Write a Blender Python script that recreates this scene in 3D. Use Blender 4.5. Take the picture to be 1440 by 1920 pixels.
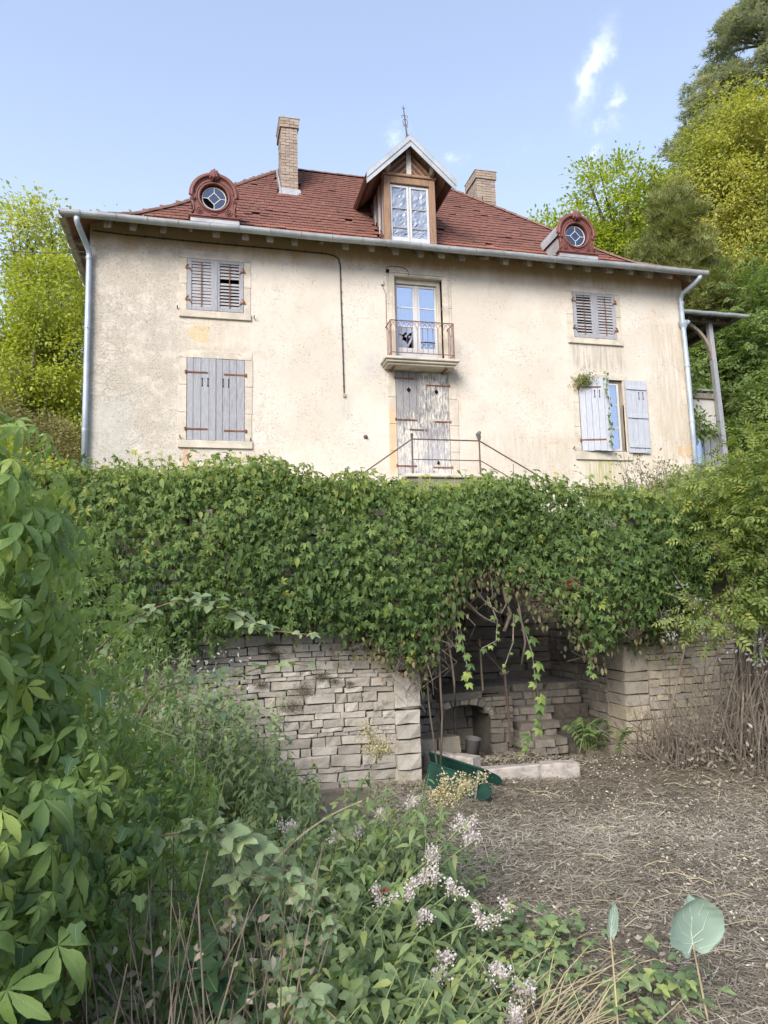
import bpy, math, random
import numpy as np
from mathutils import Matrix, Vector

# ------------------------------------------------------------------ scene, camera, light
SC = bpy.context.scene
COL = SC.collection
for o in list(bpy.data.objects):
    bpy.data.objects.remove(o)
rng = np.random.default_rng(11)
random.seed(5)
R_ = math.radians

cam_d = bpy.data.cameras.new('camera')
cam = bpy.data.objects.new('camera', cam_d)
COL.objects.link(cam)
cam_d.sensor_fit = 'VERTICAL'
cam_d.sensor_height = 24.0
cam_d.lens = 1355.06 / 1920 * 24.0
cam_d.clip_start = 0.05
cam_d.clip_end = 2000


def set_cam(yaw, pitch, roll):
    cy, sy, cp, sp = math.cos(yaw), math.sin(yaw), math.cos(pitch), math.sin(pitch)
    f = Vector((sy * cp, cy * cp, sp))
    r = Vector((cy, -sy, 0))
    u = r.cross(f)
    c, s = math.cos(roll), math.sin(roll)
    rr, uu = c * r + s * u, -s * r + c * u
    m = Matrix((rr, uu, -f)).transposed().to_4x4()
    m.translation = (0, 0, 1.6)
    cam.matrix_world = m


set_cam(R_(13.845), R_(7.003), R_(-1.488))
SC.camera = cam

SUN_EL, SUN_AZ = 34.0, 38.0          # azimuth: degrees left of straight behind the camera
SUN_STRENGTH, SUN_ANGLE = 1.5, 30.0
SKY_STRENGTH = 0.069
EXPOSURE = 1.88
sun_dir = Vector((-math.sin(R_(SUN_AZ)) * math.cos(R_(SUN_EL)), -math.cos(R_(SUN_AZ)) * math.cos(R_(SUN_EL)), math.sin(R_(SUN_EL))))
sl = bpy.data.lights.new('sun', 'SUN')
sl.energy = SUN_STRENGTH
sl.angle = R_(SUN_ANGLE)
sl.color = (1.0, 0.94, 0.86)
so = bpy.data.objects.new('sun', sl)
COL.objects.link(so)
so.rotation_euler = sun_dir.to_track_quat('Z', 'Y').to_euler()
so.location = (-20, -10, 20)

SC.view_settings.view_transform = 'Standard'
SC.view_settings.look = 'None'
SC.view_settings.gamma = 1.0
SC.view_settings.use_curve_mapping = False
SC.view_settings.exposure = EXPOSURE
SC.cycles.max_bounces = 6
SC.cycles.transparent_max_bounces = 8
SC.cycles.caustics_reflective = False
SC.cycles.caustics_refractive = False
SC.cycles.use_denoising = True

# ------------------------------------------------------------------ node helpers
NT = None


def nd(kind, ins=None, **props):
    n = NT.nodes.new(kind)
    for k, v in props.items():
        setattr(n, k, v)
    for k, v in (ins or {}).items():
        s = n.inputs[k]
        if isinstance(v, bpy.types.NodeSocket):
            NT.links.new(v, s)
        else:
            if isinstance(v, tuple) and len(v) == 3 and s.type == 'RGBA':
                v = (*v, 1)
            s.default_value = v
    return n


def mth(op, *a, clamp=False):
    return nd('ShaderNodeMath', dict(enumerate(a)), operation=op, use_clamp=clamp).outputs[0]


def mul(*a):
    r = a[0]
    for b in a[1:]:
        r = mth('MULTIPLY', r, b)
    return r


def add(a, b): return mth('ADD', a, b)
def sub(a, b): return mth('SUBTRACT', a, b)
def mx(a, b): return mth('MAXIMUM', a, b)
def inv(a): return mth('SUBTRACT', 1.0, a)


def objco():
    return nd('ShaderNodeTexCoord').outputs['Object']


def maps(vec, scale=(1, 1, 1), loc=(0, 0, 0), rot=(0, 0, 0)):
    return nd('ShaderNodeMapping', {'Vector': vec, 'Scale': scale, 'Location': loc, 'Rotation': rot}).outputs[0]


def noise(vec, scale, detail=4.0, rough=0.55, dist=0.0, out='Fac'):
    return nd('ShaderNodeTexNoise', {'Vector': vec, 'Scale': scale, 'Detail': detail, 'Roughness': rough, 'Distortion': dist}).outputs[out]


def vor(vec, scale, feature='F1', out='Distance', rnd=1.0):
    return nd('ShaderNodeTexVoronoi', {'Vector': vec, 'Scale': scale, 'Randomness': rnd}, feature=feature).outputs[out]


def ss(x, a, b):
    """smoothstep from 0 at a to 1 at b"""
    if a <= b:
        return nd('ShaderNodeMapRange', {'Value': x, 'From Min': a, 'From Max': b}, interpolation_type='SMOOTHSTEP').outputs[0]
    return inv(nd('ShaderNodeMapRange', {'Value': x, 'From Min': b, 'From Max': a}, interpolation_type='SMOOTHSTEP').outputs[0])


def mixc(f, a, b, mode='MIX'):
    n = nd('ShaderNodeMix', data_type='RGBA', blend_type=mode)
    for s, v in ((n.inputs[0], f), (n.inputs[6], a), (n.inputs[7], b)):
        if isinstance(v, bpy.types.NodeSocket):
            NT.links.new(v, s)
        else:
            s.default_value = (*v, 1) if isinstance(v, tuple) and len(v) == 3 else v
    return n.outputs[2]


def sep(v):
    n = nd('ShaderNodeSeparateXYZ', {0: v})
    return n.outputs[0], n.outputs[1], n.outputs[2]


def ramp(f, stops):
    n = nd('ShaderNodeValToRGB', {0: f})
    e = n.color_ramp.elements
    while len(e) < len(stops):
        e.new(0.5)
    for i, (p, c) in enumerate(stops):
        e[i].position = p
        e[i].color = (*c, 1)
    return n.outputs[0]


def attr(name):
    return nd('ShaderNodeAttribute', attribute_name=name).outputs['Fac']


def orand():
    return nd('ShaderNodeObjectInfo').outputs['Random']


def rect(x, z, x0, x1, z0, z1, s=0.05):
    return mul(ss(x, x0 - s, x0 + s), ss(x, x1 + s, x1 - s), ss(z, z0 - s, z0 + s), ss(z, z1 + s, z1 - s))


def bump(h, strength=0.4, dist=0.02):
    return nd('ShaderNodeBump', {'Height': h, 'Strength': strength, 'Distance': dist}).outputs[0]


def pb(color, rough=0.85, normal=None, metal=0.0, spec=0.3):
    ins = {'Base Color': color, 'Roughness': rough, 'Metallic': metal, 'Specular IOR Level': spec}
    if normal is not None:
        ins['Normal'] = normal
    return nd('ShaderNodeBsdfPrincipled', ins).outputs[0]


MATS = {}


def material(name, fn):
    global NT
    m = bpy.data.materials.new(name)
    m.use_nodes = True
    NT = m.node_tree
    NT.nodes.clear()
    sh = fn()
    out = NT.nodes.new('ShaderNodeOutputMaterial')
    NT.links.new(sh, out.inputs[0])
    MATS[name] = m
    return m


def tint():
    a = attr('tint')
    return mth('FRACT', add(a, mul(orand(), inv(mth('GREATER_THAN', a, 1e-4)))))


# ------------------------------------------------------------------ world
W = bpy.data.worlds.new('World')
SC.world = W
W.use_nodes = True
NT = W.node_tree
NT.nodes.clear()
sky = nd('ShaderNodeTexSky', sky_type='NISHITA', sun_disc=False)
sky.sun_elevation = R_(SUN_EL)
sky.sun_rotation = math.atan2(sun_dir.x, sun_dir.y)
sky.air_density = 1.0
sky.dust_density = 3.0
sky.ozone_density = 1.5
d = nd('ShaderNodeTexCoord').outputs['Generated']


def wisp(direction, across, stretch, sig_a, sig_b, sharp):
    """soft cloud mask round one direction of the sky, long along 'stretch'"""
    c = Vector(direction).normalized()
    a = Vector(stretch)
    a = (a - a.dot(c) * c).normalized()
    b = c.cross(a)
    da = nd('ShaderNodeVectorMath', {0: d, 1: tuple(a)}, operation='DOT_PRODUCT').outputs['Value']
    db = nd('ShaderNodeVectorMath', {0: d, 1: tuple(b)}, operation='DOT_PRODUCT').outputs['Value']
    dc = nd('ShaderNodeVectorMath', {0: d, 1: tuple(c)}, operation='DOT_PRODUCT').outputs['Value']
    n1 = noise(d, 34.0, 5, 0.6, 0.6)
    n2 = noise(maps(d, loc=(3, 1, 2)), 30.0, 4, 0.6)
    da2 = add(da, mul(sub(n1, 0.5), 0.05))
    db2 = add(db, mul(sub(n2, 0.5), 0.05))
    r2 = add(mth('POWER', mul(da2, 1 / sig_a), 2.0), mth('POWER', mul(db2, 1 / sig_b), 2.0))
    e = mth('EXPONENT', mul(r2, -1.0))
    return mul(e, ss(noise(maps(d, loc=(7, 7, 1)), 22.0, 6, 0.65, 0.4), sharp, sharp + 0.35), ss(dc, 0.5, 0.8))


cl = wisp((63.2, 100, 88.5), 0, (63.5 - 60.5, 0, 93.5 - 86), 0.032, 0.010, 0.18)
for dd, sa, sb, k in (((66.4, 100, 83.2), 0.012, 0.007, 0.30), ((64.0, 100, 78.2), 0.015, 0.010, 0.36), ((61.8, 100, 72.6), 0.016, 0.007, 0.40),
                      ((37.2, 100, 68.6), 0.010, 0.008, 0.30), ((48.8, 100, 70.7), 0.012, 0.007, 0.38), ((27.9, 100, 70.5), 0.009, 0.014, 0.36)):
    cl = mx(cl, mul(wisp(dd, 0, (1, 0, 1), sa, sb, k), 0.7))
_dz = sep(d)[2]
haze = mixc(add(0.30, mul(ss(_dz, .72, .08), .45)), sky.outputs[0], (4.3, 5.1, 6.9))
skyc = mixc(mul(cl, 0.55), haze, (7.6, 7.9, 8.6))
bg = nd('ShaderNodeBackground', {'Color': skyc, 'Strength': SKY_STRENGTH})
wo = NT.nodes.new('ShaderNodeOutputWorld')
NT.links.new(bg.outputs[0], wo.inputs[0])

# ------------------------------------------------------------------ object helpers
WM = {}


def link(o, parent=None):
    COL.objects.link(o)
    if parent is not None:
        o.parent = parent
        o.matrix_parent_inverse = WM.get(parent.name, Matrix()).inverted()
    return o


def tag(o, label=None, cat=None, group=None, kind=None):
    for k, v in (('label', label), ('category', cat), ('group', group), ('kind', kind)):
        if v:
            o[k] = v
    return o


def thing(name, label, cat, loc=(0, 0, 0), group=None):
    o = bpy.data.objects.new(name, None)
    o.empty_display_size = 0.2
    o.location = loc
    COL.objects.link(o)
    WM[o.name] = Matrix.Translation(loc)
    return tag(o, label, cat, group)


class MB:
    def __init__(s):
        s.v, s.f = [], []

    def poly(s, pts):
        n = len(s.v)
        s.v += [tuple(p) for p in pts]
        s.f.append(tuple(range(n, n + len(pts))))
        return s

    def obox(s, c, a, b, e):
        """box with centre c and half-axis vectors a, b, e"""
        c, a, b, e = Vector(c), Vector(a), Vector(b), Vector(e)
        if a.cross(b).dot(e) < 0:
            a = -a
        n = len(s.v)
        for k in ((-1, -1, -1), (1, -1, -1), (1, 1, -1), (-1, 1, -1), (-1, -1, 1), (1, -1, 1), (1, 1, 1), (-1, 1, 1)):
            s.v.append(tuple(c + k[0] * a + k[1] * b + k[2] * e))
        s.f += [tuple(n + i for i in q) for q in ((0, 3, 2, 1), (4, 5, 6, 7), (0, 1, 5, 4), (1, 2, 6, 5), (2, 3, 7, 6), (3, 0, 4, 7))]
        return s

    def box(s, x0, x1, y0, y1, z0, z1):
        return s.obox(((x0 + x1) / 2, (y0 + y1) / 2, (z0 + z1) / 2), ((x1 - x0) / 2, 0, 0), (0, (y1 - y0) / 2, 0), (0, 0, (z1 - z0) / 2))

    def tube(s, pts, r, n=6, closed=False):
        pts = [Vector(p) for p in pts]
        m = len(pts)
        rs = [float(q) for q in r] if isinstance(r, (list, tuple)) else [float(r)] * m
        rings = []
        up = None
        for i, p in enumerate(pts):
            if closed:
                t = pts[(i + 1) % m] - pts[i - 1]
            else:
                t = pts[min(i + 1, m - 1)] - pts[max(i - 1, 0)]
            if t.length < 1e-9:
                t = Vector((0, 0, 1))
            t.normalize()
            if up is None:
                up = t.orthogonal().normalized()
            a = up - up.dot(t) * t
            if a.length < 1e-6:
                a = t.orthogonal()
            a.normalize()
            up = a
            b = t.cross(a)
            base = len(s.v)
            for k in range(n):
                w = 2 * math.pi * k / n
                s.v.append(tuple(p + rs[i] * (math.cos(w) * a + math.sin(w) * b)))
            rings.append(base)
        for i in range(m if closed else m - 1):
            A, B = rings[i], rings[(i + 1) % m]
            for k in range(n):
                k2 = (k + 1) % n
                s.f.append((A + k, A + k2, B + k2, B + k))
        if not closed:
            s.f.append(tuple(rings[0] + k for k in reversed(range(n))))
            s.f.append(tuple(rings[-1] + k for k in range(n)))
        return s

    def prism(s, pts, d):
        """polygon pts (3-D, planar) extruded by vector d"""
        pts = [Vector(p) for p in pts]
        d = Vector(d)
        nrm = Vector((0, 0, 0))
        for i in range(len(pts)):
            nrm += pts[i].cross(pts[(i + 1) % len(pts)])
        if nrm.dot(d) > 0:
            pts = pts[::-1]
        n, m = len(s.v), len(pts)
        s.v += [tuple(p) for p in pts] + [tuple(p + d) for p in pts]
        s.f.append(tuple(range(n, n + m)))
        s.f.append(tuple(range(n + 2 * m - 1, n + m - 1, -1)))
        for i in range(m):
            j = (i + 1) % m
            s.f.append((n + i, n + m + i, n + m + j, n + j))
        return s

    def lathe(s, prof, c, n=12, axis=2):
        """profile [(r, h)] turned round an axis through c"""
        c = Vector(c)
        base = len(s.v)
        for r, h in prof:
            for k in range(n):
                w = 2 * math.pi * k / n
                q = [r * math.cos(w), r * math.sin(w), h]
                if axis == 1:
                    q = [q[0], q[2], q[1]]
                s.v.append((c.x + q[0], c.y + q[1], c.z + q[2]))
        for i in range(len(prof) - 1):
            for k in range(n):
                k2 = (k + 1) % n
                a, b = base + i * n, base + (i + 1) * n
                s.f.append((a + k, a + k2, b + k2, b + k))
        return s

    def mesh(s, name, smooth=False):
        me = bpy.data.meshes.new(name)
        me.from_pydata(s.v, [], s.f)
        if smooth:
            me.polygons.foreach_set('use_smooth', [True] * len(me.polygons))
        me.update()
        return me

    def build(s, name, mat, parent=None, smooth=False, label=None, bevel=0):
        me = s.mesh(name, smooth)
        me.materials.append(MATS[mat])
        o = bpy.data.objects.new(name, me)
        link(o, parent)
        if label:
            o['label'] = label
        if bevel:
            b = o.modifiers.new('bevel', 'BEVEL')
            b.width = bevel
            b.segments = 1
            b.limit_method = 'ANGLE'
        return o


def piece(name, me, mat4, parent):
    o = bpy.data.objects.new(name, me)
    link(o, parent)
    o.matrix_basis = mat4
    return o


def frame_mat(o, x, y, z, sx=1, sy=1, sz=1):
    """matrix with origin o and axes x, y, z scaled"""
    m = Matrix((Vector(x) * sx, Vector(y) * sy, Vector(z) * sz)).transposed().to_4x4()
    m.translation = Vector(o)
    return m


def vec(a):
    return Vector([float(q) for q in a])


def bez(p0, p1, p2, n=10):
    p0, p1, p2 = Vector(p0), Vector(p1), Vector(p2)
    return [(1 - t) ** 2 * p0 + 2 * t * (1 - t) * p1 + t * t * p2 for t in (i / n for i in range(n + 1))]


# ------------------------------------------------------------------ numpy leaf scatter
def norm(a):
    return a / np.maximum(np.linalg.norm(a, axis=-1, keepdims=True), 1e-9)


_K = rng.normal(size=(10, 3))
_P = rng.uniform(0, 6.28, 10)


def wob(p, s=1.0):
    """smooth pseudo-noise in about -1..1 for points (n,3)"""
    q = np.asarray(p, float) * s
    return sum(np.sin(q @ _K[i] * (0.7 + 0.25 * i) + _P[i]) / (1 + 0.25 * i) for i in range(10)) / 3.2


def frames(nrm, dr):
    d_ = norm(dr)
    n_ = norm(nrm - (nrm * d_).sum(-1, keepdims=True) * d_)
    return np.cross(d_, n_), d_, n_


def fast_mesh(name, verts, tris, attrs=None, smooth=True):
    me = bpy.data.meshes.new(name)
    nv, nt = len(verts), len(tris)
    me.vertices.add(nv)
    me.vertices.foreach_set('co', np.ascontiguousarray(verts, dtype=np.float32).ravel())
    me.loops.add(nt * 3)
    me.loops.foreach_set('vertex_index', np.ascontiguousarray(tris, dtype=np.int32).ravel())
    me.polygons.add(nt)
    me.polygons.foreach_set('loop_start', np.arange(0, nt * 3, 3, dtype=np.int32))
    me.polygons.foreach_set('loop_total', np.full(nt, 3, dtype=np.int32))
    me.polygons.foreach_set('use_smooth', np.full(nt, smooth, dtype=bool))
    for k, v in (attrs or {}).items():
        a = me.attributes.new(k, 'FLOAT', 'POINT')
        a.data.foreach_set('value', np.ascontiguousarray(v, dtype=np.float32))
    me.update()
    return me


def scatter_mesh(name, pos, nrm, dr, size, tpl, tint=None, young_lit=None, wscale=1.0):
    tv, tf = tpl
    n, k = len(pos), len(tv)
    sx, dy, nz = frames(nrm, dr)
    size = np.broadcast_to(np.asarray(size, float), (n,))
    V = pos[:, None, :] + size[:, None, None] * (tv[None, :, 0:1] * wscale * sx[:, None, :] + tv[None, :, 1:2] * dy[:, None, :] + tv[None, :, 2:3] * nz[:, None, :])
    T = tf[None, :, :] + (np.arange(n) * k)[:, None, None]
    tint = rng.uniform(size=n) if tint is None else tint
    young_lit = np.zeros(n) if young_lit is None else young_lit
    return fast_mesh(name, V.reshape(-1, 3), T.reshape(-1, 3), {'tint': np.repeat(tint, k), 'young_lit': np.repeat(young_lit, k)})


def scatter(name, pos, nrm, dr, size, tpl, mat, parent=None, tint=None, young_lit=None, kind=None, wscale=1.0):
    me = scatter_mesh(name, pos, nrm, dr, size, tpl, tint, young_lit, wscale)
    me.materials.append(MATS[mat])
    o = bpy.data.objects.new(name, me)
    link(o, parent)
    if kind:
        o['kind'] = kind
    return o


def tpl(v, f):
    return np.array(v, float), np.array(f, int)


T_DIA = tpl([(0, 0, 0), (.27, .45, .06), (0, 1, -.1), (-.27, .45, .06)], [(0, 1, 2), (0, 2, 3)])
T_BLADE = tpl([(-.02, 0, 0), (.02, 0, 0), (.012, 1, 0), (-.012, 1, 0)], [(0, 1, 2), (0, 2, 3)])


def leaf_outline(w, n=4, serr=0.0, droop=0.25, fold=0.12, widest=0.4, L=1.0):
    """one leaf along +y: midrib points, then both edges; folded and drooping"""
    v, f = [], []
    ys = [i / n for i in range(n + 1)]
    for y in ys:
        v.append((0, y * L, -droop * y * y * L))
    prof = []
    for i in range(1, n):
        y = ys[i]
        t = (y / widest) if y < widest else (1 - y) / (1 - widest)
        prof.append(w * math.sin(min(1, t) * math.pi / 2) ** 0.9)
    off = n + 1
    for sgn in (1, -1):
        for i in range(1, n):
            y = ys[i] - 0.03 + (serr * (1 if i % 2 else -1))
            v.append((sgn * prof[i - 1] * (1 + serr * (2 if i % 2 else -1)), y * L, fold * prof[i - 1] / w * w * 2 - droop * y * y * L))
    for si, sgn in enumerate((1, -1)):
        e = [0] + [off + si * (n - 1) + i for i in range(n - 1)] + [n]
        for i in range(n):
            a, b, c, d_ = i, e[i], e[i + 1], i + 1
            for t in ((a, b, c), (a, c, d_)):
                if len(set(t)) == 3:
                    f.append(t if sgn > 0 else t[::-1])
    return v, f


def compound(parts):
    """parts: list of (leaf (v,f), angle in plane, tilt, length, base xy)"""
    V, F = [], []
    for (v, f), ang, tilt, L, bx, by in parts:
        n = len(V)
        ca, sa = math.cos(ang), math.sin(ang)
        ct, st = math.cos(tilt), math.sin(tilt)
        for x, y, z in v:
            x, y, z = x * L, y * L, z * L
            y, z = y * ct - z * st, y * st + z * ct
            V.append((bx + x * ca + y * sa, by - x * sa + y * ca, z))
        F += [tuple(n + i for i in t) for t in f]
    return tpl(V, F)


_lf = leaf_outline(.27, 2, 0, .25, .15, .55)
_lq = ([(0, 0, 0), (.22, .52, .05), (0, 1, -.16), (-.22, .52, .05)], [(0, 1, 2), (0, 2, 3)])
T_LEAF = tpl(*leaf_outline(.25, 3, 0, .3, .15, .45))
T_LANCE = tpl(*leaf_outline(.15, 4, 0, .45, .12, .35))
T_PALM = compound([(_lf, a, -.25, L, 0, .35) for a, L in ((-1.9, .62), (-.95, .85), (0, 1.0), (.95, .85), (1.9, .62))])
T_PALM_FAR = compound([(_lq, a, -.25, L, 0, .25) for a, L in ((-1.9, .62), (-.95, .85), (0, 1.0), (.95, .85), (1.9, .62))])
_ln = leaf_outline(.185, 8, .03, .42, .16, .52)
_ln = ([(x, y + .10 * (i > 0), z) for i, (x, y, z) in enumerate(_ln[0])], _ln[1])
T_PALM_NEAR = compound([(_ln, a, -.3, L, 0, .45) for a, L in ((-1.95, .66), (-1.0, .88), (0.03, 1.0), (.95, .9), (1.85, .64))] +
                       [(leaf_outline(.012, 2, 0, 0, 0, .5), 0, 0, .45, 0, 0)])
_lb = leaf_outline(.33, 6, .04, .2, .2, .45)
T_BRAMBLE = compound([(_lb, a, -.1, L, 0, .4) for a, L in ((-1.3, .8), (0, 1.0), (1.3, .8))] + [(leaf_outline(.012, 2, 0, 0, 0, .5), 0, 0, .42, 0, 0)])
_lp = ([(0, 0, 0), (.22, .45, .05), (0, 1, -.12), (-.22, .45, .05)], [(0, 1, 2), (0, 2, 3)])
T_PINN = compound([(_lp, a, -.15, .42, 0, y) for y in (.25, .5, .75) for a in (-1.1, 1.1)] + [(_lp, 0, -.15, .45, 0, .85)])
_sp = ([(-.07, 0, 0), (.07, 0, 0), (0, 1, 0)], [(0, 1, 2)])
T_TUFT = compound([(_sp, a, t, 1.0, 0, 0) for a, t in ((-.9, .3), (-.45, -.1), (0, .35), (.45, 0), (.9, .25))])
T_IVY = tpl([(0, 0, 0), (.3, -.12, 0), (.52, .18, -.05), (.25, .42, .03), (.28, .75, -.02), (0, 1, -.12), (-.28, .75, -.02), (-.25, .42, .03), (-.52, .18, -.05), (-.3, -.12, 0), (0, .42, .07)],
            [(10, 0, 1), (10, 1, 2), (10, 2, 3), (10, 3, 4), (10, 4, 5), (10, 5, 6), (10, 6, 7), (10, 7, 8), (10, 8, 9), (10, 9, 0)])
# ------------------------------------------------------------------ materials
def m_plaster():
    o = objco()
    x, y, z = sep(o)
    n1 = noise(o, 0.7, 5, 0.6)
    n2 = noise(o, 3.2, 6, 0.65)
    n3 = noise(o, 17.0, 5, 0.7)
    c = mixc(ss(n1, .35, .65), (.50, .45, .39), (.56, .515, .455))
    c = mixc(mul(ss(n2, .5, .72), .45), c, (.52, .455, .365))
    # worn, greyer render to the left and low down on the right
    left = mul(ss(add(x, mul(sub(n1, .5), 3.5)), 1.6, -1.3), ss(add(n2, mul(n3, .5)), .55, .85))
    c = mixc(mul(left, .8), c, (.375, .345, .295))
    low = mul(ss(z, 6.6, 4.6), ss(n2, .42, .62), ss(x, 4.8, 8.0))
    c = mixc(mul(low, .5), c, (.50, .44, .34))
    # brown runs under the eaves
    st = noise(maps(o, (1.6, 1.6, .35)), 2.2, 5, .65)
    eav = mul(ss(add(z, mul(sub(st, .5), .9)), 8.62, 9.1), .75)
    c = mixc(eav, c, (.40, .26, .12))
    # vertical streaks below sills and the balcony
    vs = ss(noise(maps(o, (7, 7, .6)), 2.0, 5, .65), .36, .60)
    for x0, x1, z0, z1, col, k in ((8.1, 9.45, 6.75, 7.4, (.33, .30, .25), .85), (8.3, 9.2, 4.0, 4.7, (.33, .31, .14), .9), (-.5, .8, 6.65, 7.4, (.47, .40, .30), .6),
                                   (3.2, 3.75, 6.3, 6.9, (.42, .42, .43), .7), (-.5, -.3, 3.7, 4.75, (.46, .25, .13), .75), (.72, .9, 3.9, 4.75, (.46, .27, .15), .7),
                                   (5.1, 5.35, 5.6, 6.6, (.45, .29, .13), .8), (10.2, 11.2, 4.2, 8.0, (.40, .34, .26), .65), (5.6, 8.0, 3.9, 5.2, (.40, .345, .27), .35), (-2.2, -.6, 5.6, 8.6, (.36, .33, .28), .35), (2.7, 2.95, 5.4, 5.95, (.4, .38, .34), .7),
                                   (5.0, 5.25, 3.2, 4.2, (.47, .36, .22), .5)):
        c = mixc(mul(rect(x, z, x0, x1, z0, z1, .14), vs, k), c, col)
    # bare grey cement at the lower left, with a ragged edge
    e = add(x, mul(sub(noise(o, 2.3, 6, .62), .5), 2.0))
    zz = add(z, mul(sub(noise(o, 3.1, 5, .6), .5), 1.4))
    bare = mul(ss(e, -1.25, -1.36), ss(zz, 5.75, 5.6))
    c = mixc(mul(bare, .85), c, mixc(ss(n3, .35, .65), (.36, .345, .315), (.45, .43, .39)))
    # spalls: yellow patch between the windows, tan flakes at the right corner
    sp = ss(add(mth('POWER', mul(add(x, .06), 1 / .42), 2.0), add(mth('POWER', mul(add(z, -7.05), 1 / .17), 2.0), add(mul(sub(n2, .5), 3.2), mul(sub(n3, .5), 1.0)))), 1.0, .86)
    c = mixc(mul(sp, .55), c, mixc(ss(x, -.02, .06), (.50, .38, .19), (.46, .41, .35)))
    fl = mul(ss(noise(o, 1.9, 6, .6), .60, .625), ss(x, 9.9, 10.7))
    c = mixc(mul(fl, .85), c, (.50, .345, .20))
    fl2 = mul(ss(noise(maps(o, loc=(5, 3, 9)), 2.6, 6, .6), .69, .71), ss(x, 2, 4))
    c = mixc(mul(fl2, .5), c, (.56, .47, .36))
    # pits and freckles
    pit = mul(ss(noise(o, 24, 3, .6), .585, .66), ss(add(noise(o, 1.5, 5, .65), mul(left, .12)), .44, .60))
    pit2 = mul(ss(noise(maps(o, loc=(4, 4, 4)), 42, 3, .6), .57, .65), ss(add(n2, mul(left, .25)), .46, .66))
    c = mixc(mul(mx(pit, pit2), .72), c, (.25, .21, .17))
    c = mixc(mul(ss(noise(o, 9.0, 5, .75), .54, .70), .38), c, (.38, .335, .285))
    # hairline cracks
    ck = vor(maps(o, (.55, .55, .75)), 1.0, 'DISTANCE_TO_EDGE')
    wv = noise(o, 2.6, 4, .7)
    ck = vor(nd('ShaderNodeVectorMath', {0: maps(o, (.5, .5, .7)), 1: nd('ShaderNodeVectorMath', {0: noise(o, 2.4, 4, .7, out='Color'), 1: (.45, .45, .45)}, operation='MULTIPLY').outputs[0]}, operation='ADD').outputs[0], 1.0, 'DISTANCE_TO_EDGE')
    crack = mul(ss(ck, .006, .002), ss(n1, .52, .6))
    br = vor(nd('ShaderNodeVectorMath', {0: maps(o, (3.4, 3.4, 7.5)), 1: nd('ShaderNodeVectorMath', {0: noise(o, 5, 3, .6, out='Color'), 1: (.9, .9, .9)}, operation='MULTIPLY').outputs[0]}, operation='ADD').outputs[0], 1.0, 'DISTANCE_TO_EDGE')
    corner = mul(ss(add(x, mul(sub(n2, .5), 1.6)), -1.35, -1.7), ss(z, 5.2, 5.8), ss(z, 8.2, 7.4))
    brick = mul(ss(br, .06, .02), corner)
    crk = mx(mul(crack, .45), mul(brick, .42))
    c = mixc(crk, c, (.27, .235, .20))
    h = add(add(mul(n3, .5), mul(noise(o, 70, 4, .7), .45)), add(mul(mx(pit, pit2), -.5), add(mul(crk, -.8), mul(bare, -.7))))
    return pb(c, .92, bump(h, .55, .018), spec=.15)


def m_stone_trim():
    o = objco()
    x, y, z = sep(o)
    n = noise(o, 2.5, 6, .65)
    n2 = noise(o, 30, 4, .7)
    c = mixc(ss(n, .35, .65), (.40, .36, .305), (.53, .475, .40))
    c = mixc(mul(ss(n2, .55, .7), .5), c, (.33, .295, .245))
    c = mixc(mul(ss(noise(maps(o, loc=(3, 9, 4)), 4, 5, .6), .58, .64), .6), c, (.58, .52, .45))
    c = mixc(mul(rect(x, z, 3.65, 3.92, 4.2, 5.7, .15), .6), c, (.52, .34, .17))
    return pb(c, .9, bump(add(n2, noise(o, 8, 4, .6)), .45, .015), spec=.15)


def m_wood(c1, c2, c3, sc=1.0, horiz=False):
    def f():
        o = objco()
        r = orand()
        v = maps(o, (14 * sc, 14 * sc, 1.0 * sc) if not horiz else (1.0 * sc, 14 * sc, 14 * sc))
        v = nd('ShaderNodeVectorMath', {0: v, 1: nd('ShaderNodeCombineXYZ', {0: mul(r, 37.0), 1: mul(r, 11.0), 2: mul(r, 23.0)}).outputs[0]}, operation='ADD').outputs[0]
        g = noise(v, 3.0, 5, .65, .4)
        g2 = noise(o, 3.0, 4, .6)
        c = mixc(ss(g, .35, .68), c1, c2)
        c = mixc(mul(ss(g2, .45, .7), .7), c, c3)
        c = mixc(mul(sub(r, .35), .6), c, c2)
        kn = ss(vor(maps(o, (6, 6, 3)), 1.0), .09, .05)
        c = mixc(mul(kn, .7), c, c1)
        return pb(c, .85, bump(g, .5, .006), spec=.2)
    return f


def m_flaked():
    """white paint flaking off dark grey boards"""
    o = objco()
    x, y, z = sep(o)
    g = noise(maps(o, (20, 20, 2.6)), 2.4, 7, .75, .5)
    big = noise(o, 2.0, 4, .6)
    top = mul(ss(z, 5.2, 5.9), ss(x, 4.55, 4.3))
    f = ss(add(add(g, mul(sub(big, .5), .5)), mul(top, .22)), .45, .55)
    bare = mixc(ss(g, .45, .7), (.24, .235, .245), (.13, .12, .11))
    bare = mixc(mul(ss(z, 5.3, 4.7), .7), bare, (.36, .36, .40))
    c = mixc(f, (.54, .51, .46), bare)
    c = mixc(mul(ss(noise(maps(o, (3, 3, .8)), 3, 4, .6), .6, .7), .35), c, (.5, .42, .28))
    return pb(c, .8, bump(add(mul(f, -.6), mul(g, .4)), .6, .008), spec=.25)


def m_oldwhite(base=(.50, .485, .45), under=(.30, .27, .23), amt=.6):
    def f():
        o = objco()
        g = noise(maps(o, (9, 9, 3)), 3.0, 6, .7, .4)
        c = mixc(mul(ss(g, .55, .66), amt), base, under)
        return pb(c, .7, bump(g, .4, .005), spec=.3)
    return f


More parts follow.
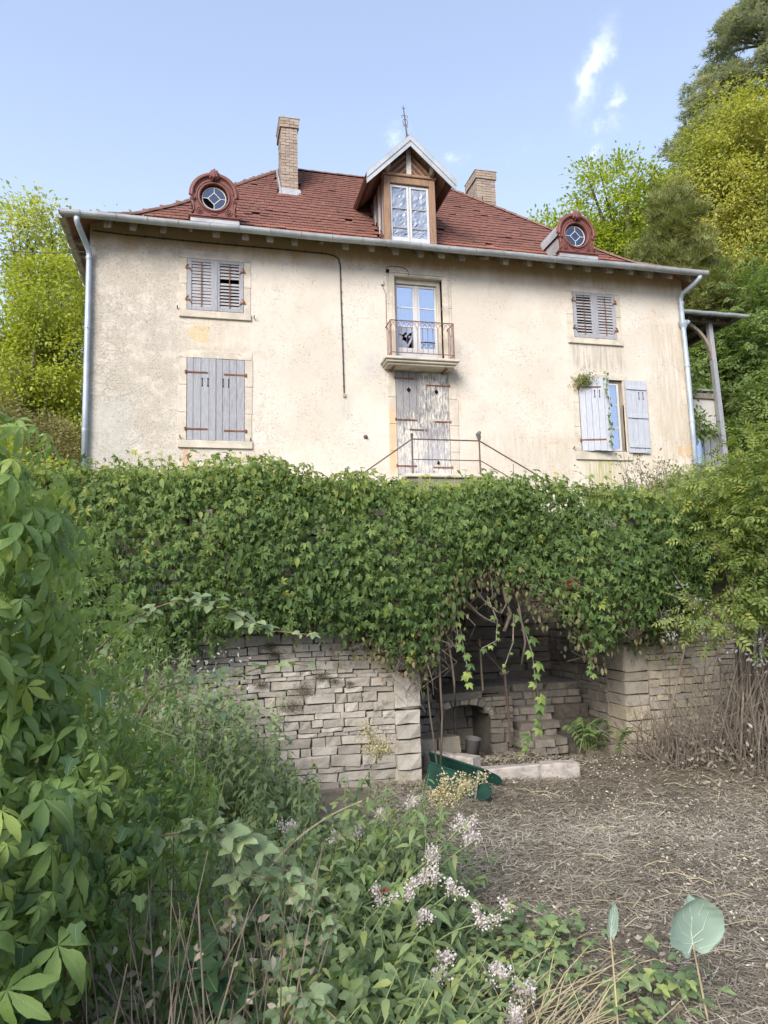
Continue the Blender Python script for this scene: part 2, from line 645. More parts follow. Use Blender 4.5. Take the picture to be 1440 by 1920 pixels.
def m_rust(c1=(.13, .055, .03), c2=(.24, .10, .05), c3=(.09, .06, .05)):
    def f():
        o = objco()
        n = noise(o, 14, 6, .7)
        c = mixc(ss(n, .35, .65), c1, c2)
        c = mixc(ss(noise(o, 5, 4, .6), .5, .65), c, c3)
        return pb(c, .8, bump(n, .5, .005), spec=.3)
    return f


def m_zinc(c1=(.26, .275, .29), c2=(.36, .375, .39), rust=.0):
    def f():
        o = objco()
        n = noise(o, 2.2, 6, .65)
        n2 = noise(maps(o, (1, 1, 9)), 3.0, 4, .6)
        c = mixc(ss(n, .35, .65), c1, c2)
        c = mixc(mul(ss(n2, .55, .7), .4), c, (.30, .31, .32))
        if rust:
            c = mixc(mul(ss(noise(o, 4.2, 6, .65), .57, .62), rust), c, (.27, .13, .07))
        return pb(c, add(.38, mul(n, .25)), bump(noise(o, 6, 3, .5), .12, .01), metal=.25, spec=.5)
    return f


def m_tile():
    o = objco()
    x, y, z = sep(o)
    t = tint()
    n = noise(o, .8, 5, .6)
    n3 = noise(o, 22, 4, .7)
    c = ramp(t, [(0, (.142, .069, .058)), (.3, (.156, .075, .061)), (.62, (.17, .080, .064)), (.9, (.186, .087, .068)), (1, (.22, .118, .092))])
    # more orange towards the eave, in noisy patches
    eave_orange = ss(add(mul(sub(9.75, z), 1.6), mul(sub(n, .5), 2.4)), -.05, .6)
    c = mixc(mul(eave_orange, .5), c, (.30, .125, .085))
    c = mixc(mul(ss(n, .5, .7), .45), c, (.10, .055, .05))
    li = mul(ss(noise(o, 9, 5, .7), .62, .70), .55)
    c = mixc(li, c, (.33, .27, .22))
    c = mixc(mul(ss(n3, .5, .7), .4), c, (.09, .05, .042))
    return pb(c, .9, bump(n3, .5, .006), spec=.15)


def m_brick():
    o = objco()
    r = tint()
    n = noise(o, 9, 5, .7)
    c = ramp(r, [(0, (.225, .18, .15)), (.4, (.28, .23, .19)), (.7, (.325, .27, .225)), (1, (.30, .215, .165))])
    c = mixc(mul(ss(n, .45, .7), .5), c, (.29, .255, .22))
    c = mixc(mul(ss(vor(o, 14), .2, .12), .5), c, (.6, .57, .52))
    return pb(c, .92, bump(n, .6, .01), spec=.12)


def m_mortar(c1=(.40, .36, .30), c2=(.30, .27, .23)):
    def f():
        o = objco()
        n = noise(o, 12, 5, .7)
        return pb(mixc(ss(n, .35, .65), c1, c2), .95, bump(n, .7, .012), spec=.1)
    return f


def m_rubble(tones, moss=.5, dirt=.4):
    """dry limestone: each stone its own tone, lichen and moss"""
    def f():
        g = nd('ShaderNodeNewGeometry').outputs['Position']
        r = tint()
        n = noise(g, 7, 6, .7)
        n2 = noise(g, 40, 4, .7)
        c = ramp(r, [(i / (len(tones) - 1), t) for i, t in enumerate(tones)])
        c = mixc(mul(ss(n, .42, .7), .55), c, tuple(v * .62 for v in tones[0]))
        c = mixc(mul(ss(n2, .55, .72), dirt), c, tuple(v * .45 for v in tones[0]))
        c = mixc(mul(ss(noise(g, 16, 4, .7), .6, .7), .35), c, tuple(min(.6, v * 1.45) for v in tones[-1]))
        ms = ss(noise(g, 3.4, 7, .72), .575, .62)
        c = mixc(mul(ms, moss), c, (.11, .092, .055))
        c = mixc(mul(ss(noise(maps(g, loc=(9, 2, 7)), 1.5, 4, .6), .6, .7), .3), c, (.40, .33, .18))
        return pb(c, .95, bump(add(n, mul(n2, .6)), .75, .014), spec=.1)
    return f


def m_leaf(cols, trans=.4, tip_yellow=(.30, .36, .06), rough=.45, spec=.35, tcol=1.5, vein=False):
    def f():
        t = tint()
        c = ramp(t, cols)
        c = mixc(attr('young_lit'), c, tip_yellow)  # yellow-green of fresh growth; on the creeper crest, painted sunlight
        nrm = None
        if vein:
            o = objco()
            n = noise(o, 28, 4, .6)
            c = mixc(mul(ss(n, .5, .75), .3), c, tuple(v * .6 for v in cols[0][1]))
            ox, oy, oz = sep(o)
            mid = ss(mth('ABSOLUTE', ox), .02, .006)
            c = mixc(mul(mid, .35), c, (.3, .36, .16))
            nrm = bump(n, .25, .05)
        p = pb(c, rough, nrm, spec=spec)
        tr = nd('ShaderNodeBsdfTranslucent', {'Color': mixc(1.0, c, (tcol * 1.0, tcol * .95, tcol * .45), 'MULTIPLY')}).outputs[0]
        return nd('ShaderNodeMixShader', {0: trans, 1: p, 2: tr}).outputs[0]
    return f


def m_plain(c, rough=.8, spec=.3, var=.3, metal=0.0, sc=6.0, bs=.3):
    def f():
        o = objco()
        n = noise(o, sc, 5, .65)
        return pb(mixc(mul(ss(n, .35, .7), var), c, tuple(v * .45 for v in c)), rough, bump(n, bs, .01), metal, spec)
    return f


def m_glass(tint=(.82, .88, 1.0), refl=.22):
    def f():
        lw = nd('ShaderNodeLayerWeight', {'Blend': .25}).outputs['Fresnel']
        o = objco()
        nrm = bump(noise(o, 3.0, 2, .5), .05, .05)
        g = nd('ShaderNodeBsdfGlossy', {'Color': (*tint, 1), 'Roughness': .03, 'Normal': nrm}).outputs[0]
        t = nd('ShaderNodeBsdfTransparent', {'Color': (.86, .93, .95, 1)}).outputs[0]
        return nd('ShaderNodeMixShader', {0: mth('ADD', mul(lw, .6), refl, clamp=True), 1: t, 2: g}).outputs[0]
    return f


def m_sheet():
    """crumpled clear plastic taped over a window"""
    o = objco()
    n = noise(maps(o, (1, 1, .7), rot=(0, .6, 0)), 4.5, 4, .5, 1.5)
    nrm = bump(n, .35, .06)
    p = pb(mixc(ss(n, .4, .62), (.17, .21, .29), (.25, .29, .375)), .32, nrm, spec=.6)
    return p


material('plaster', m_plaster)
material('stone_trim', m_stone_trim)
material('grey_wood', m_wood((.21, .213, .23), (.335, .342, .372), (.275, .28, .308), 2.0))
material('grey_wood_pale', m_wood((.32, .34, .385), (.45, .47, .525), (.38, .40, .455), 2.0))
material('grey_slat', m_wood((.235, .23, .24), (.345, .34, .355), (.30, .295, .31), horiz=True))
material('brown_wood', m_wood((.14, .085, .055), (.29, .185, .125), (.23, .155, .11)))
material('brown_wood_dark', m_wood((.075, .038, .026), (.15, .075, .05), (.11, .06, .045)))
material('beam_wood', m_wood((.16, .13, .10), (.30, .26, .21), (.22, .19, .155)))
material('eave_wood', m_wood((.07, .055, .045), (.16, .125, .10), (.12, .09, .07)))
material('flaked_paint', m_flaked)
material('old_white', m_oldwhite())
material('window_white', m_oldwhite((.47, .475, .49), (.27, .26, .255), .6))
material('rust', m_rust())
material('iron', m_rust((.07, .055, .05), (.13, .10, .085), (.10, .06, .045)))
material('rail_rust', m_rust((.15, .08, .065), (.24, .125, .10), (.17, .11, .10)))
material('zinc', m_zinc())
material('zinc_blue', m_zinc((.29, .335, .39), (.38, .435, .505)))
material('zinc_white', m_zinc((.30, .33, .36), (.40, .42, .44)))
material('zinc_rusty', m_zinc((.31, .28, .24), (.38, .34, .29), .9))
material('tile', m_tile)
material('ridge', m_plain((.20, .12, .095), .9, .15, .6))
material('red_zinc', m_plain((.155, .055, .045), .55, .35, .35, sc=5))
material('brick', m_brick)
material('mortar', m_mortar())
material('joint', m_mortar((.10, .09, .075), (.055, .048, .04)))
material('rubble', m_rubble([(.25, .228, .195), (.33, .305, .265), (.40, .375, .33), (.34, .31, .265), (.28, .26, .235)]))
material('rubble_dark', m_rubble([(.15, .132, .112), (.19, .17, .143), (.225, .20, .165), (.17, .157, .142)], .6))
material('rubble_ochre', m_rubble([(.26, .235, .19), (.33, .29, .225), (.37, .32, .235), (.29, .265, .23)], .35))
material('concrete', m_plain((.37, .335, .305), .9, .15, .75, sc=5, bs=.6))
material('dark', m_plain((.012, .011, .012), .9, .05, .2))
material('room', m_plain((.075, .07, .07), .9, .1, .3))
material('cable', m_plain((.05, .048, .046), .6, .3, .2))
material('glass', m_glass(refl=.42))
material('glass_dark', m_glass((.6, .72, .95), .14))
material('sheet', m_sheet)
material('curtain', m_plain((.38, .40, .43), .9, .1, .25, sc=2))
material('green_paint', m_plain((.010, .045, .033), .55, .25, .85, sc=7))
material('bucket', m_plain((.16, .155, .15), .8, .2, .6))
material('slate', m_plain((.10, .105, .115), .6, .3, .4))
material('bark', m_wood((.06, .048, .038), (.14, .115, .09), (.10, .085, .065)))
material('twig', m_wood((.09, .075, .06), (.205, .175, .14), (.145, .125, .105)))
material('cane', m_wood((.12, .095, .06), (.22, .17, .11), (.16, .135, .08)))
material('straw_stem', m_wood((.26, .22, .13), (.45, .39, .24), (.36, .30, .19)))
material('pale_vein', m_plain((.42, .48, .42), .7, .2, .1))
material('green_stem', m_plain((.17, .21, .09), .6, .3, .3))

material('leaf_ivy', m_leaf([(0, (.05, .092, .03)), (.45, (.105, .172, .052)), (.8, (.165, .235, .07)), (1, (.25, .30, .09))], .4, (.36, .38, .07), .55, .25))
material('leaf_near', m_leaf([(0, (.085, .15, .05)), (.5, (.175, .27, .08)), (.85, (.25, .35, .105)), (1, (.34, .42, .10))], .45, (.36, .43, .08), .42, .32, vein=True))
material('leaf_herb', m_leaf([(0, (.09, .14, .07)), (.5, (.17, .24, .11)), (.85, (.24, .31, .14)), (1, (.32, .37, .12))], .34, (.33, .40, .09), .5, .3))
material('leaf_bramble', m_leaf([(0, (.17, .24, .14)), (.5, (.25, .33, .19)), (1, (.34, .42, .22))], .4, (.35, .42, .22), .55, .25, vein=True))
material('leaf_dark', m_leaf([(0, (.03, .065, .03)), (.6, (.05, .098, .042)), (1, (.08, .13, .05))], .3, rough=.55, spec=.2, vein=True))
material('leaf_dry', m_leaf([(0, (.13, .112, .086)), (.35, (.25, .222, .178)), (.7, (.37, .335, .275)), (1, (.54, .51, .45))], .15, rough=.8, spec=.15))
material('leaf_bright', m_leaf([(0, (.17, .23, .04)), (.5, (.30, .36, .055)), (1, (.43, .46, .09))], .45, (.40, .45, .08), .5, .3))
material('leaf_ash', m_leaf([(0, (.20, .26, .08)), (.5, (.33, .39, .12)), (1, (.46, .48, .18))], .48, rough=.5, spec=.3))
material('leaf_maple', m_leaf([(0, (.15, .22, .03)), (.5, (.28, .36, .045)), (1, (.40, .45, .07))], .45, rough=.5, spec=.3))
material('leaf_olive', m_leaf([(0, (.09, .12, .03)), (.25, (.19, .23, .05)), (.55, (.33, .355, .075)), (.85, (.47, .46, .12)), (1, (.54, .46, .18))], .46, rough=.5, spec=.3))
material('leaf_mid', m_leaf([(0, (.06, .105, .04)), (.5, (.11, .175, .06)), (1, (.20, .265, .10))], .38, rough=.5, spec=.3))
material('leaf_red', m_leaf([(0, (.07, .018, .014)), (1, (.14, .03, .022))], .3))
material('butterfly', m_plain((.26, .07, .025), .8, .1, .5, sc=120))
material('leaf_fresh', m_leaf([(0, (.075, .125, .04)), (.5, (.15, .225, .07)), (1, (.28, .34, .12))], .4, rough=.5, spec=.25))
material('leaf_yew', m_leaf([(0, (.11, .135, .045)), (.5, (.19, .21, .075)), (1, (.28, .29, .11))], .3, rough=.6, spec=.2))
material('moss', m_leaf([(0, (.075, .064, .04)), (.6, (.11, .095, .06)), (1, (.16, .14, .09))], .1, rough=.95, spec=.05))
material('leaf_wilt', m_leaf([(0, (.07, .08, .04)), (.5, (.14, .145, .07)), (.85, (.20, .18, .10)), (1, (.26, .18, .12))], .35, rough=.7, spec=.2))
material('leaf_beige', m_leaf([(0, (.14, .15, .07)), (.5, (.24, .23, .12)), (1, (.34, .31, .18))], .35, rough=.7, spec=.2))
material('needle', m_leaf([(0, (.17, .205, .165)), (.5, (.28, .32, .245)), (1, (.40, .41, .29))], .35, rough=.6, spec=.25))
material('leaf_elder', m_leaf([(0, (.08, .13, .035)), (.5, (.15, .21, .055)), (1, (.27, .31, .09))], .4, (.42, .45, .09), .5, .3))
material('flower_white', m_leaf([(0, (.50, .44, .44)), (.6, (.66, .60, .62)), (1, (.74, .70, .72))], .3, rough=.9, spec=.1, tcol=1.0))
material('flower_cream', m_leaf([(0, (.36, .31, .17)), (.6, (.50, .44, .27)), (1, (.60, .54, .38))], .25, rough=.9, spec=.1, tcol=1.0))
material('fluff', m_leaf([(0, (.30, .30, .28)), (1, (.52, .53, .52))], .3, rough=.9, spec=.1, tcol=1.0))
material('burdock', m_leaf([(0, (.25, .35, .29)), (1, (.29, .39, .33))], .3, rough=.7, spec=.2, vein=False))


def m_soil():
    o = objco()
    n = noise(o, 5, 6, .7)
    n2 = noise(o, 45, 4, .75)
    c = mixc(ss(n, .35, .65), (.13, .11, .088), (.21, .182, .145))
    c = mixc(ss(n2, .48, .68), c, (.24, .21, .175))
    return pb(c, .95, bump(add(n2, n), .8, .02), spec=.1)


def m_grass_far():
    o = objco()
    n = noise(o, .6, 6, .65)
    n2 = noise(o, 9, 5, .7)
    c = mixc(ss(n, .35, .65), (.05, .085, .025), (.10, .13, .04))
    c = mixc(ss(n2, .5, .7), c, (.16, .15, .07))
    return pb(c, .95, bump(n2, .8, .04), spec=.1)


material('soil', m_soil)
material('grass_far', m_grass_far)
# ------------------------------------------------------------------ ground and terrain
def ground_h(x, y):
    """lower garden: nearly flat, a little mound and hummocks"""
    p = np.stack([x, y, np.zeros_like(x)], -1)
    return .045 * wob(p, .9) + .02 * wob(p, 3.0) + .10 * np.exp(-((x - 4.9) ** 2 / 1.2 + (y - 5.9) ** 2 / .7)) + .13 * np.exp(-((x - 2.75) ** 2 / .35 + (y - 6.45) ** 2 / .12))


def grid_obj(name, xs, ys, hf, mat, kind='structure'):
    X, Y = np.meshgrid(xs, ys)
    Z = hf(X.ravel(), Y.ravel())
    V = np.stack([X.ravel(), Y.ravel(), Z], -1)
    nx, ny = len(xs), len(ys)
    i = (np.arange(ny - 1)[:, None] * nx + np.arange(nx - 1)[None, :]).ravel()
    T = np.concatenate([np.stack([i, i + 1, i + nx + 1], -1), np.stack([i, i + nx + 1, i + nx], -1)])
    me = fast_mesh(name, V, T)
    me.materials.append(MATS[mat])
    o = bpy.data.objects.new(name, me)
    COL.objects.link(o)
    o['kind'] = kind
    return o


def lower_h(x, y):
    h = ground_h(x, y)
    return np.where(y > 8.4, -.6, h)


grid_obj('garden_ground', np.concatenate([np.linspace(-900, -8, 14), np.linspace(-6, 8, 200), np.linspace(10, 900, 14)]),
         np.concatenate([np.linspace(-900, -3, 12), np.linspace(-2, 8.3, 150), np.linspace(8.5, 900, 12)]), lower_h, 'soil')


def terrace_h(x, y):
    h = 2.42 + .115 * np.clip(y - 6.6, 0, 7)
    h = h + .16 * np.clip(y - 21, 0, 60)
    h = h + np.clip(x - 12.5, 0, 30) * .22 * np.clip((y - 12) / 8, 0, 1)
    h = h + np.clip(x - 5.6, 0, 8) * .05
    p = np.stack([x, y, np.zeros_like(x)], -1)
    return h + .05 * wob(p, .7)


grid_obj('hillside', np.concatenate([np.linspace(-500, -22, 10), np.linspace(-20, 50, 90), np.linspace(56, 500, 10)]),
         np.concatenate([np.linspace(8.3, 30, 56), np.linspace(33, 900, 14)]), terrace_h, 'grass_far')

# ------------------------------------------------------------------ the house
XL, XR, YF, YB, ZE = -2.28, 11.14, 14.5, 20.4, 9.36
house = thing('house', 'old two-storey stone house with cream render, red tiled hip roof and three dormers', 'house', (4.4, 17.4, 3.0))

OPEN = dict(ul=(-.42, .71, 7.53, 8.64), ll=(-.41, .73, 4.85, 6.54), ur=(8.19, 9.29, 7.50, 8.61), lr=(8.21, 9.35, 4.84, 6.53),
            bal=(3.94, 5.02, 6.68, 8.62), door=(3.9, 5.09, 4.15, 6.49))
w = MB()
xs = sorted({XL, XR, *[v for o in OPEN.values() for v in o[:2]]})
zs = sorted({2.4, ZE, *[v for o in OPEN.values() for v in o[2:]]})
for i in range(len(xs) - 1):
    for j in range(len(zs) - 1):
        cx, cz = (xs[i] + xs[i + 1]) / 2, (zs[j] + zs[j + 1]) / 2
        if any(o[0] < cx < o[1] and o[2] < cz < o[3] for o in OPEN.values()):
            continue
        w.poly([(xs[i], YF, zs[j]), (xs[i + 1], YF, zs[j]), (xs[i + 1], YF, zs[j + 1]), (xs[i], YF, zs[j + 1])])
for a, b, c, d_ in OPEN.values():
    e = YF + .34
    w.poly([(a, YF, c), (a, YF, d_), (a, e, d_), (a, e, c)]).poly([(b, YF, d_), (b, YF, c), (b, e, c), (b, e, d_)])
    w.poly([(a, YF, d_), (b, YF, d_), (b, e, d_), (a, e, d_)]).poly([(a, e, c), (b, e, c), (b, YF, c), (a, YF, c)])
w.poly([(XL, YB, 2.4), (XL, YF, 2.4), (XL, YF, ZE), (XL, YB, ZE)]).poly([(XR, YF, 2.4), (XR, YB, 2.4), (XR, YB, ZE), (XR, YF, ZE)])
w.poly([(XR, YB, 2.4), (XL, YB, 2.4), (XL, YB, ZE), (XR, YB, ZE)])
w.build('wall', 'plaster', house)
# dim rooms behind the openings
for k, (a, b, c, d_) in OPEN.items():
    rm = MB()
    y0, y1 = YF + .345, YF + 1.6
    a, b, c, d_ = a - .3, b + .3, c - .3, d_ + .2
    for q in ([(a, y1, c), (b, y1, c), (b, y1, d_), (a, y1, d_)], [(a, y0, c), (a, y1, c), (a, y1, d_), (a, y0, d_)], [(b, y1, c), (b, y0, c), (b, y0, d_), (b, y1, d_)],
              [(a, y0, d_), (a, y1, d_), (b, y1, d_), (b, y0, d_)], [(a, y1, c), (a, y0, c), (b, y0, c), (b, y1, c)]):
        rm.poly(q)
    rm.build('room', 'room', house)


# stone surrounds: jambs, lintel and sill as separate dressed stones standing 14 mm proud
def surround(name, op, left, right, top, sill, proud=.014, jambs=2, sill_proud=.03):
    a, b, c, d_ = op
    y0, y1 = YF - proud, YF + .16
    root = MB().box(a - left, b + right, y0, y1, d_, d_ + top).build(name, 'stone_trim', house, bevel=.006)
    n = jambs
    for k in range(n):
        z0, z1 = c + (d_ - c) * k / n, c + (d_ - c) * (k + 1) / n
        for s0, s1 in ((a - left, a), (b, b + right)):
            jx = .012 * ((k * 7) % 3 - 1)
            MB().box(s0 + (jx if s0 < a - .001 else 0), s1 + (0 if s1 <= a + .001 else jx), y0 + .001 * (k % 2), y1, z0 + .003, z1 - .003).build('jamb_stone', 'stone_trim', root, bevel=.006)
    if sill:
        MB().box(a - left, b + right, y0 - sill_proud, y1, c - sill, c - .003).build('sill', 'stone_trim', root, bevel=.008)
    return root


surround('window_surround', OPEN['ul'], .15, .15, .18, .15)
surround('window_surround', OPEN['ll'], .16, .15, .15, .155, jambs=3)
surround('window_surround', OPEN['ur'], .17, .14, .14, .14)
surround('window_surround', OPEN['lr'], .16, .13, .12, .20, jambs=3)
s_ = surround('window_surround', OPEN['bal'], .19, .20, .21, 0, jambs=3)
bm_ = MB()
for k, (i0, pr) in enumerate(((.0, .02), (.05, .012))):
    a, b, c, d_ = OPEN['bal']
    bm_.box(a - .1 + i0 - .03, a - .07 + i0, YF - .014 - pr, YF - .013, c, d_ + .07 - i0).box(b + .07 - i0, b + .1 - i0 + .03, YF - .014 - pr, YF - .013, c, d_ + .07 - i0)
    bm_.box(a - .1 + i0 - .03, b + .13 - i0, YF - .0145 - pr, YF - .013, d_ + .071 - i0, d_ + .10 - i0)
bm_.build('moulding', 'stone_trim', s_)
surround('door_surround', OPEN['door'], .17, .20, .008, 0, jambs=4)


# ---- louvred shutters on the upper windows
slat_me = MB().obox((0, 0, 0), (.5, 0, 0), (0, .033, .0), (0, 0, .004)).mesh('slat')
slat_me.materials.append(MATS['grey_slat'])


def strap_curl(parent, x, z, sgn, y):
    """rusty S-shaped hinge"""
    m = MB()
    pts = [(x + sgn * (.05 * math.sin(t * 5.2)), y, z + .075 - .15 * t) for t in [i / 9 for i in range(10)]]
    m.tube(pts, [.009 + .004 * math.sin(i * 1.4) for i in range(10)], 5)
    m.box(x - .07, x + .03, y - .006, y + .006, z - .015, z + .015) if sgn < 0 else m.box(x - .03, x + .07, y - .006, y + .006, z - .015, z + .015)
    m.build('hinge', 'rust', parent)


def louvre(op, leaf, missing=(), tilt=38):
    a, b, c, d_ = op
    mid = (a + b) / 2
    x0, x1 = (a + .006, mid - .002) if leaf == 0 else (mid + .002, b - .006)
    y0, y1 = YF - .026, YF + .022
    st = .085
    f = MB().box(x0, x0 + st, y0, y1, c + .01, d_ - .008).box(x1 - st, x1, y0, y1, c + .01, d_ - .008)
    f.box(x0 + st, x1 - st, y0 + .003, y1 - .003, d_ - .075, d_ - .008).box(x0 + st, x1 - st, y0 + .003, y1 - .003, c + .01, c + .095)
    sh = f.build('shutter', 'grey_wood', house, bevel=.004)
    n = 14
    z0, z1 = c + .115, d_ - .095
    for k in range(n):
        if k in missing:
            continue
        t = R_(tilt + random.uniform(-6, 6)) + (random.choice((0, 0, .25, -.2)) if random.random() < .3 else 0)
        zz = z0 + (z1 - z0) * k / (n - 1)
        tw = random.uniform(-.012, .012)
        X = Vector((1, 0, tw)).normalized()
        Y = Vector((0, math.cos(t), math.sin(t)))
        piece('slat', slat_me, frame_mat(((x0 + x1) / 2, YF - .002, zz), X, Y, X.cross(Y), (x1 - x0 - 2 * st + .004), 1, 1), sh)
    xm = (x0 + x1) / 2
    MB().box(xm - .008, xm + .008, y0 - .012, y0 - .001, z0 - .03, z1 + .02).build('tilt_rod', 'rust', sh)
    hx = x0 + .03 if leaf == 0 else x1 - .03
    for zz in (c + .22, d_ - .22):
        strap_curl(sh, hx, zz, -1 if leaf == 0 else 1, y0 - .008)
    if leaf == 1:
        MB().box(x0 - .02, x0 + .035, y0 - .012, y0 - .001, c + .012, d_ - .01).build('cover_strip', 'grey_wood', sh)
    return sh


louvre(OPEN['ul'], 0, tilt=74)
louvre(OPEN['ul'], 1, missing=(8,), tilt=60)
louvre(OPEN['ur'], 0, tilt=55)
louvre(OPEN['ur'], 1, tilt=63)


# ---- boarded shutters
def slots(m, xc, z, y, sgn=-1):
    for dx in (-.055, .055):
        m.box(xc + dx - .007, xc + dx + .007, y, y + .003, z - .07, z + .07)
        for e in (-.075, .075):
            m.box(xc + dx - .013, xc + dx + .013, y - .0005, y + .0035, z + e - .012, z + e + .012)


def board_leaf(root_name, x0, x1, z0, z1, n, mat, M=Matrix(), ledges=False, strap=(), slot_z=None, hinge_left=True, bot_var=.0):
    """leaf of n vertical boards in the plane y=0 (front at y=-0.03), moved to the house by M"""
    def T(mb):
        mb.v = [tuple(M @ Vector(p)) for p in mb.v]
        return mb
    wd = [random.uniform(.85, 1.2) for _ in range(n)]
    tot = sum(wd)
    bx = [x0]
    for v in wd:
        bx.append(bx[-1] + v / tot * (x1 - x0))
    back = MB()
    zz = (z0 + .16, (z0 + z1) / 2, z1 - .18)
    for z in zz:
        back.box(x0 + .03, x1 - .03, .001, .022, z - .05, z + .05)
    root = T(back).build(root_name, mat, house)
    for k in range(n):
        dz = random.uniform(-.006, .006)
        T(MB().box(bx[k] + .0035, bx[k + 1] - .0035, -.028 + random.uniform(-.003, .003), 0, z0 + dz - bot_var * random.random(), z1 + dz)).build('plank', mat, root)
    if ledges:
        for z in zz:
            T(MB().box(x0 + .012, x1 - .012, -.052, -.0325, z - .045, z + .045)).build('ledge', mat, root, bevel=.004)
    for z, L in strap:
        m = MB()
        if hinge_left:
            m.box(x0 - .03, x0 + L, -.042, -.0315, z - .014, z + .014).lathe([(.02, -.03), (.02, .03), (0, .03)], (x0 - .025, -.036, z), 8)
        else:
            m.box(x1 - L, x1 + .03, -.042, -.0315, z - .014, z + .014).lathe([(.02, -.03), (.02, .03), (0, .03)], (x1 + .025, -.036, z), 8)
        T(m).build('strap_hinge', 'rust', root)
    if slot_z:
        m = MB()
        slots(m, (x0 + x1) / 2 + slot_z[1], slot_z[0], -.0345)
        T(m).build('dark_slot_plate', 'dark', root)  # black plates on the boards, painted as the dark of cut slots
    return root


TY = Matrix.Translation((0, YF + .012, 0))
a, b, c, d_ = OPEN['ll']
mid = (a + b) / 2
board_leaf('shutter', a + .005, mid - .002, c + .005, d_ - .005, 4, 'grey_wood', TY, strap=((c + .23, .40), (d_ - .30, .40)), slot_z=(d_ - .50, .07))
board_leaf('shutter', mid + .002, b - .005, c + .005, d_ - .005, 4, 'grey_wood', TY, strap=((c + .21, .41), (d_ - .32, .41)), slot_z=(d_ - .50, -.09), hinge_left=False)
# lower right window: left leaf ajar, right leaf folded back on the wall
a, b, c, d_ = OPEN['lr']
Mh = Matrix.Translation((a, YF - .01, 0)) @ Matrix.Rotation(R_(-13), 4, 'Z')
board_leaf('shutter', .005, .70, c + .0, d_ - .005, 5, 'grey_wood_pale', Mh, strap=((c + .25, .55), (d_ - .22, .5)), slot_z=(d_ - .38, .06), bot_var=.015)
Mr = Matrix.Translation((b + .02, YF - .05, 0)) @ Matrix.Rotation(R_(3), 4, 'Z')
board_leaf('shutter', .0, .57, c - .02, d_ - .0, 4, 'grey_wood_pale', Mr, ledges=True, slot_z=(d_ - .36, .12))

# ---- casement behind the open shutter
def casement(name, x0, x1, y, z0, z1, bars, mat='window_white', st=.055, glass='glass', bottom=.0, skip=()):
    f = MB().box(x0, x0 + st, y, y + .045, z0, z1).box(x1 - st, x1, y, y + .045, z0, z1)
    f.box(x0 + st, x1 - st, y + .002, y + .043, z1 - st, z1).box(x0 + st, x1 - st, y + .002, y + .043, z0, z0 + st + bottom)
    root = f.build(name, mat, house, bevel=.004)
    zb = [z0 + st + bottom] + list(bars) + [z1 - st]
    for z in bars:
        MB().box(x0 + st, x1 - st, y + .008, y + .036, z - .014, z + .014).build('glazing_bar', mat, root)
    for k in range(len(zb) - 1):
        if k in skip:
            continue
        MB().box(x0 + st - .004, x1 - st + .004, y + .018, y + .022, zb[k] + (.012 if k else -.004), zb[k + 1] - (.012 if k < len(zb) - 2 else -.004)).build('pane', glass, root)
    return root


a, b, c, d_ = OPEN['lr']
casement('casement', a + .03, mid_ if False else (a + b) / 2 - .002, YF + .06, c + .03, d_ - .05, (c + .6, c + 1.1), glass='glass')
casement('casement', (a + b) / 2 + .002, b - .07, YF + .06, c + .03, d_ - .05, (c + .58, c + 1.12), glass='glass')
MB().box(b - .068, b - .002, YF + .045, YF + .16, c, d_ - .002).box(a, b - .069, YF + .046, YF + .16, d_ - .045, d_ - .002).build('window_frame', 'beam_wood', house)
m = MB()
n = 26
for k in range(n):
    t0, t1 = k / n, (k + 1) / n
    xx = lambda t: a + .05 + (b - a - .1) * t
    yy = lambda t: YF + .22 + .03 * math.sin(t * 40) + .02 * math.sin(t * 97)
    m.poly([(xx(t0), yy(t0), c), (xx(t1), yy(t1), c), (xx(t1), yy(t1), d_), (xx(t0), yy(t0), d_)])
m.build('curtain', 'curtain', house, smooth=True)

# ---- balcony door
a, b, c, d_ = OPEN['bal']
mid = (a + b) / 2 - .02
MB().box(a, a + .035, YF + .10, YF + .22, c, d_).box(b - .09, b, YF + .10, YF + .22, c, d_).box(a + .036, b - .091, YF + .101, YF + .22, d_ - .11, d_).build('window_frame', 'stone_trim', house, bevel=.01)
casement('casement', a + .037, mid - .03, YF + .14, c + .02, d_ - .12, (7.56, 7.99), st=.05, bottom=.32, skip=(0,))
cr = casement('casement', mid + .03, b - .092, YF + .14, c + .02, d_ - .12, (7.56, 7.99), st=.05, bottom=.32)
MB().box(mid - .03, mid + .03, YF + .125, YF + .185, c + .02, d_ - .12).build('window_frame', 'window_white', house, bevel=.006)
# the broken pane: shards left round a star-shaped hole
x0, x1, z0, z1 = a + .087, mid - .08, c + .39, 7.546
cx, cz = (x0 + x1) / 2 + .01, (z0 + z1) / 2 + .0
star = [(-.17, .08), (-.07, .06), (.0, .13), (.03, .06), (.16, .14), (.10, .0), (.03, -.15), (-.03, -.08), (-.10, -.05), (-.07, .0)]
outer = [(x0, z1), ((x0 + x1) / 2 - .08, z1), ((x0 + x1) / 2, z1), ((x0 + x1) / 2 + .05, z1), (x1, z1), (x1, cz), (cx + .03, z0), (cx - .05, z0), (x0, z0), (x0, cz)]
m = MB()
for k in range(10):
    k2 = (k + 1) % 10
    m.poly([(outer[k][0], YF + .16, outer[k][1]), (outer[k2][0], YF + .16, outer[k2][1]), (cx + star[k2][0], YF + .16, cz + star[k2][1]), (cx + star[k][0], YF + .16, cz + star[k][1])])
m.build('broken_pane', 'sheet', house)
m = MB().prism([(cx - .05, YF + .15, cz + .02), (cx + .0, YF + .15, cz + .0), (cx + .09, YF + .15, cz + .12), (cx + .02, YF + .15, cz + .08)], (0, .004, 0))
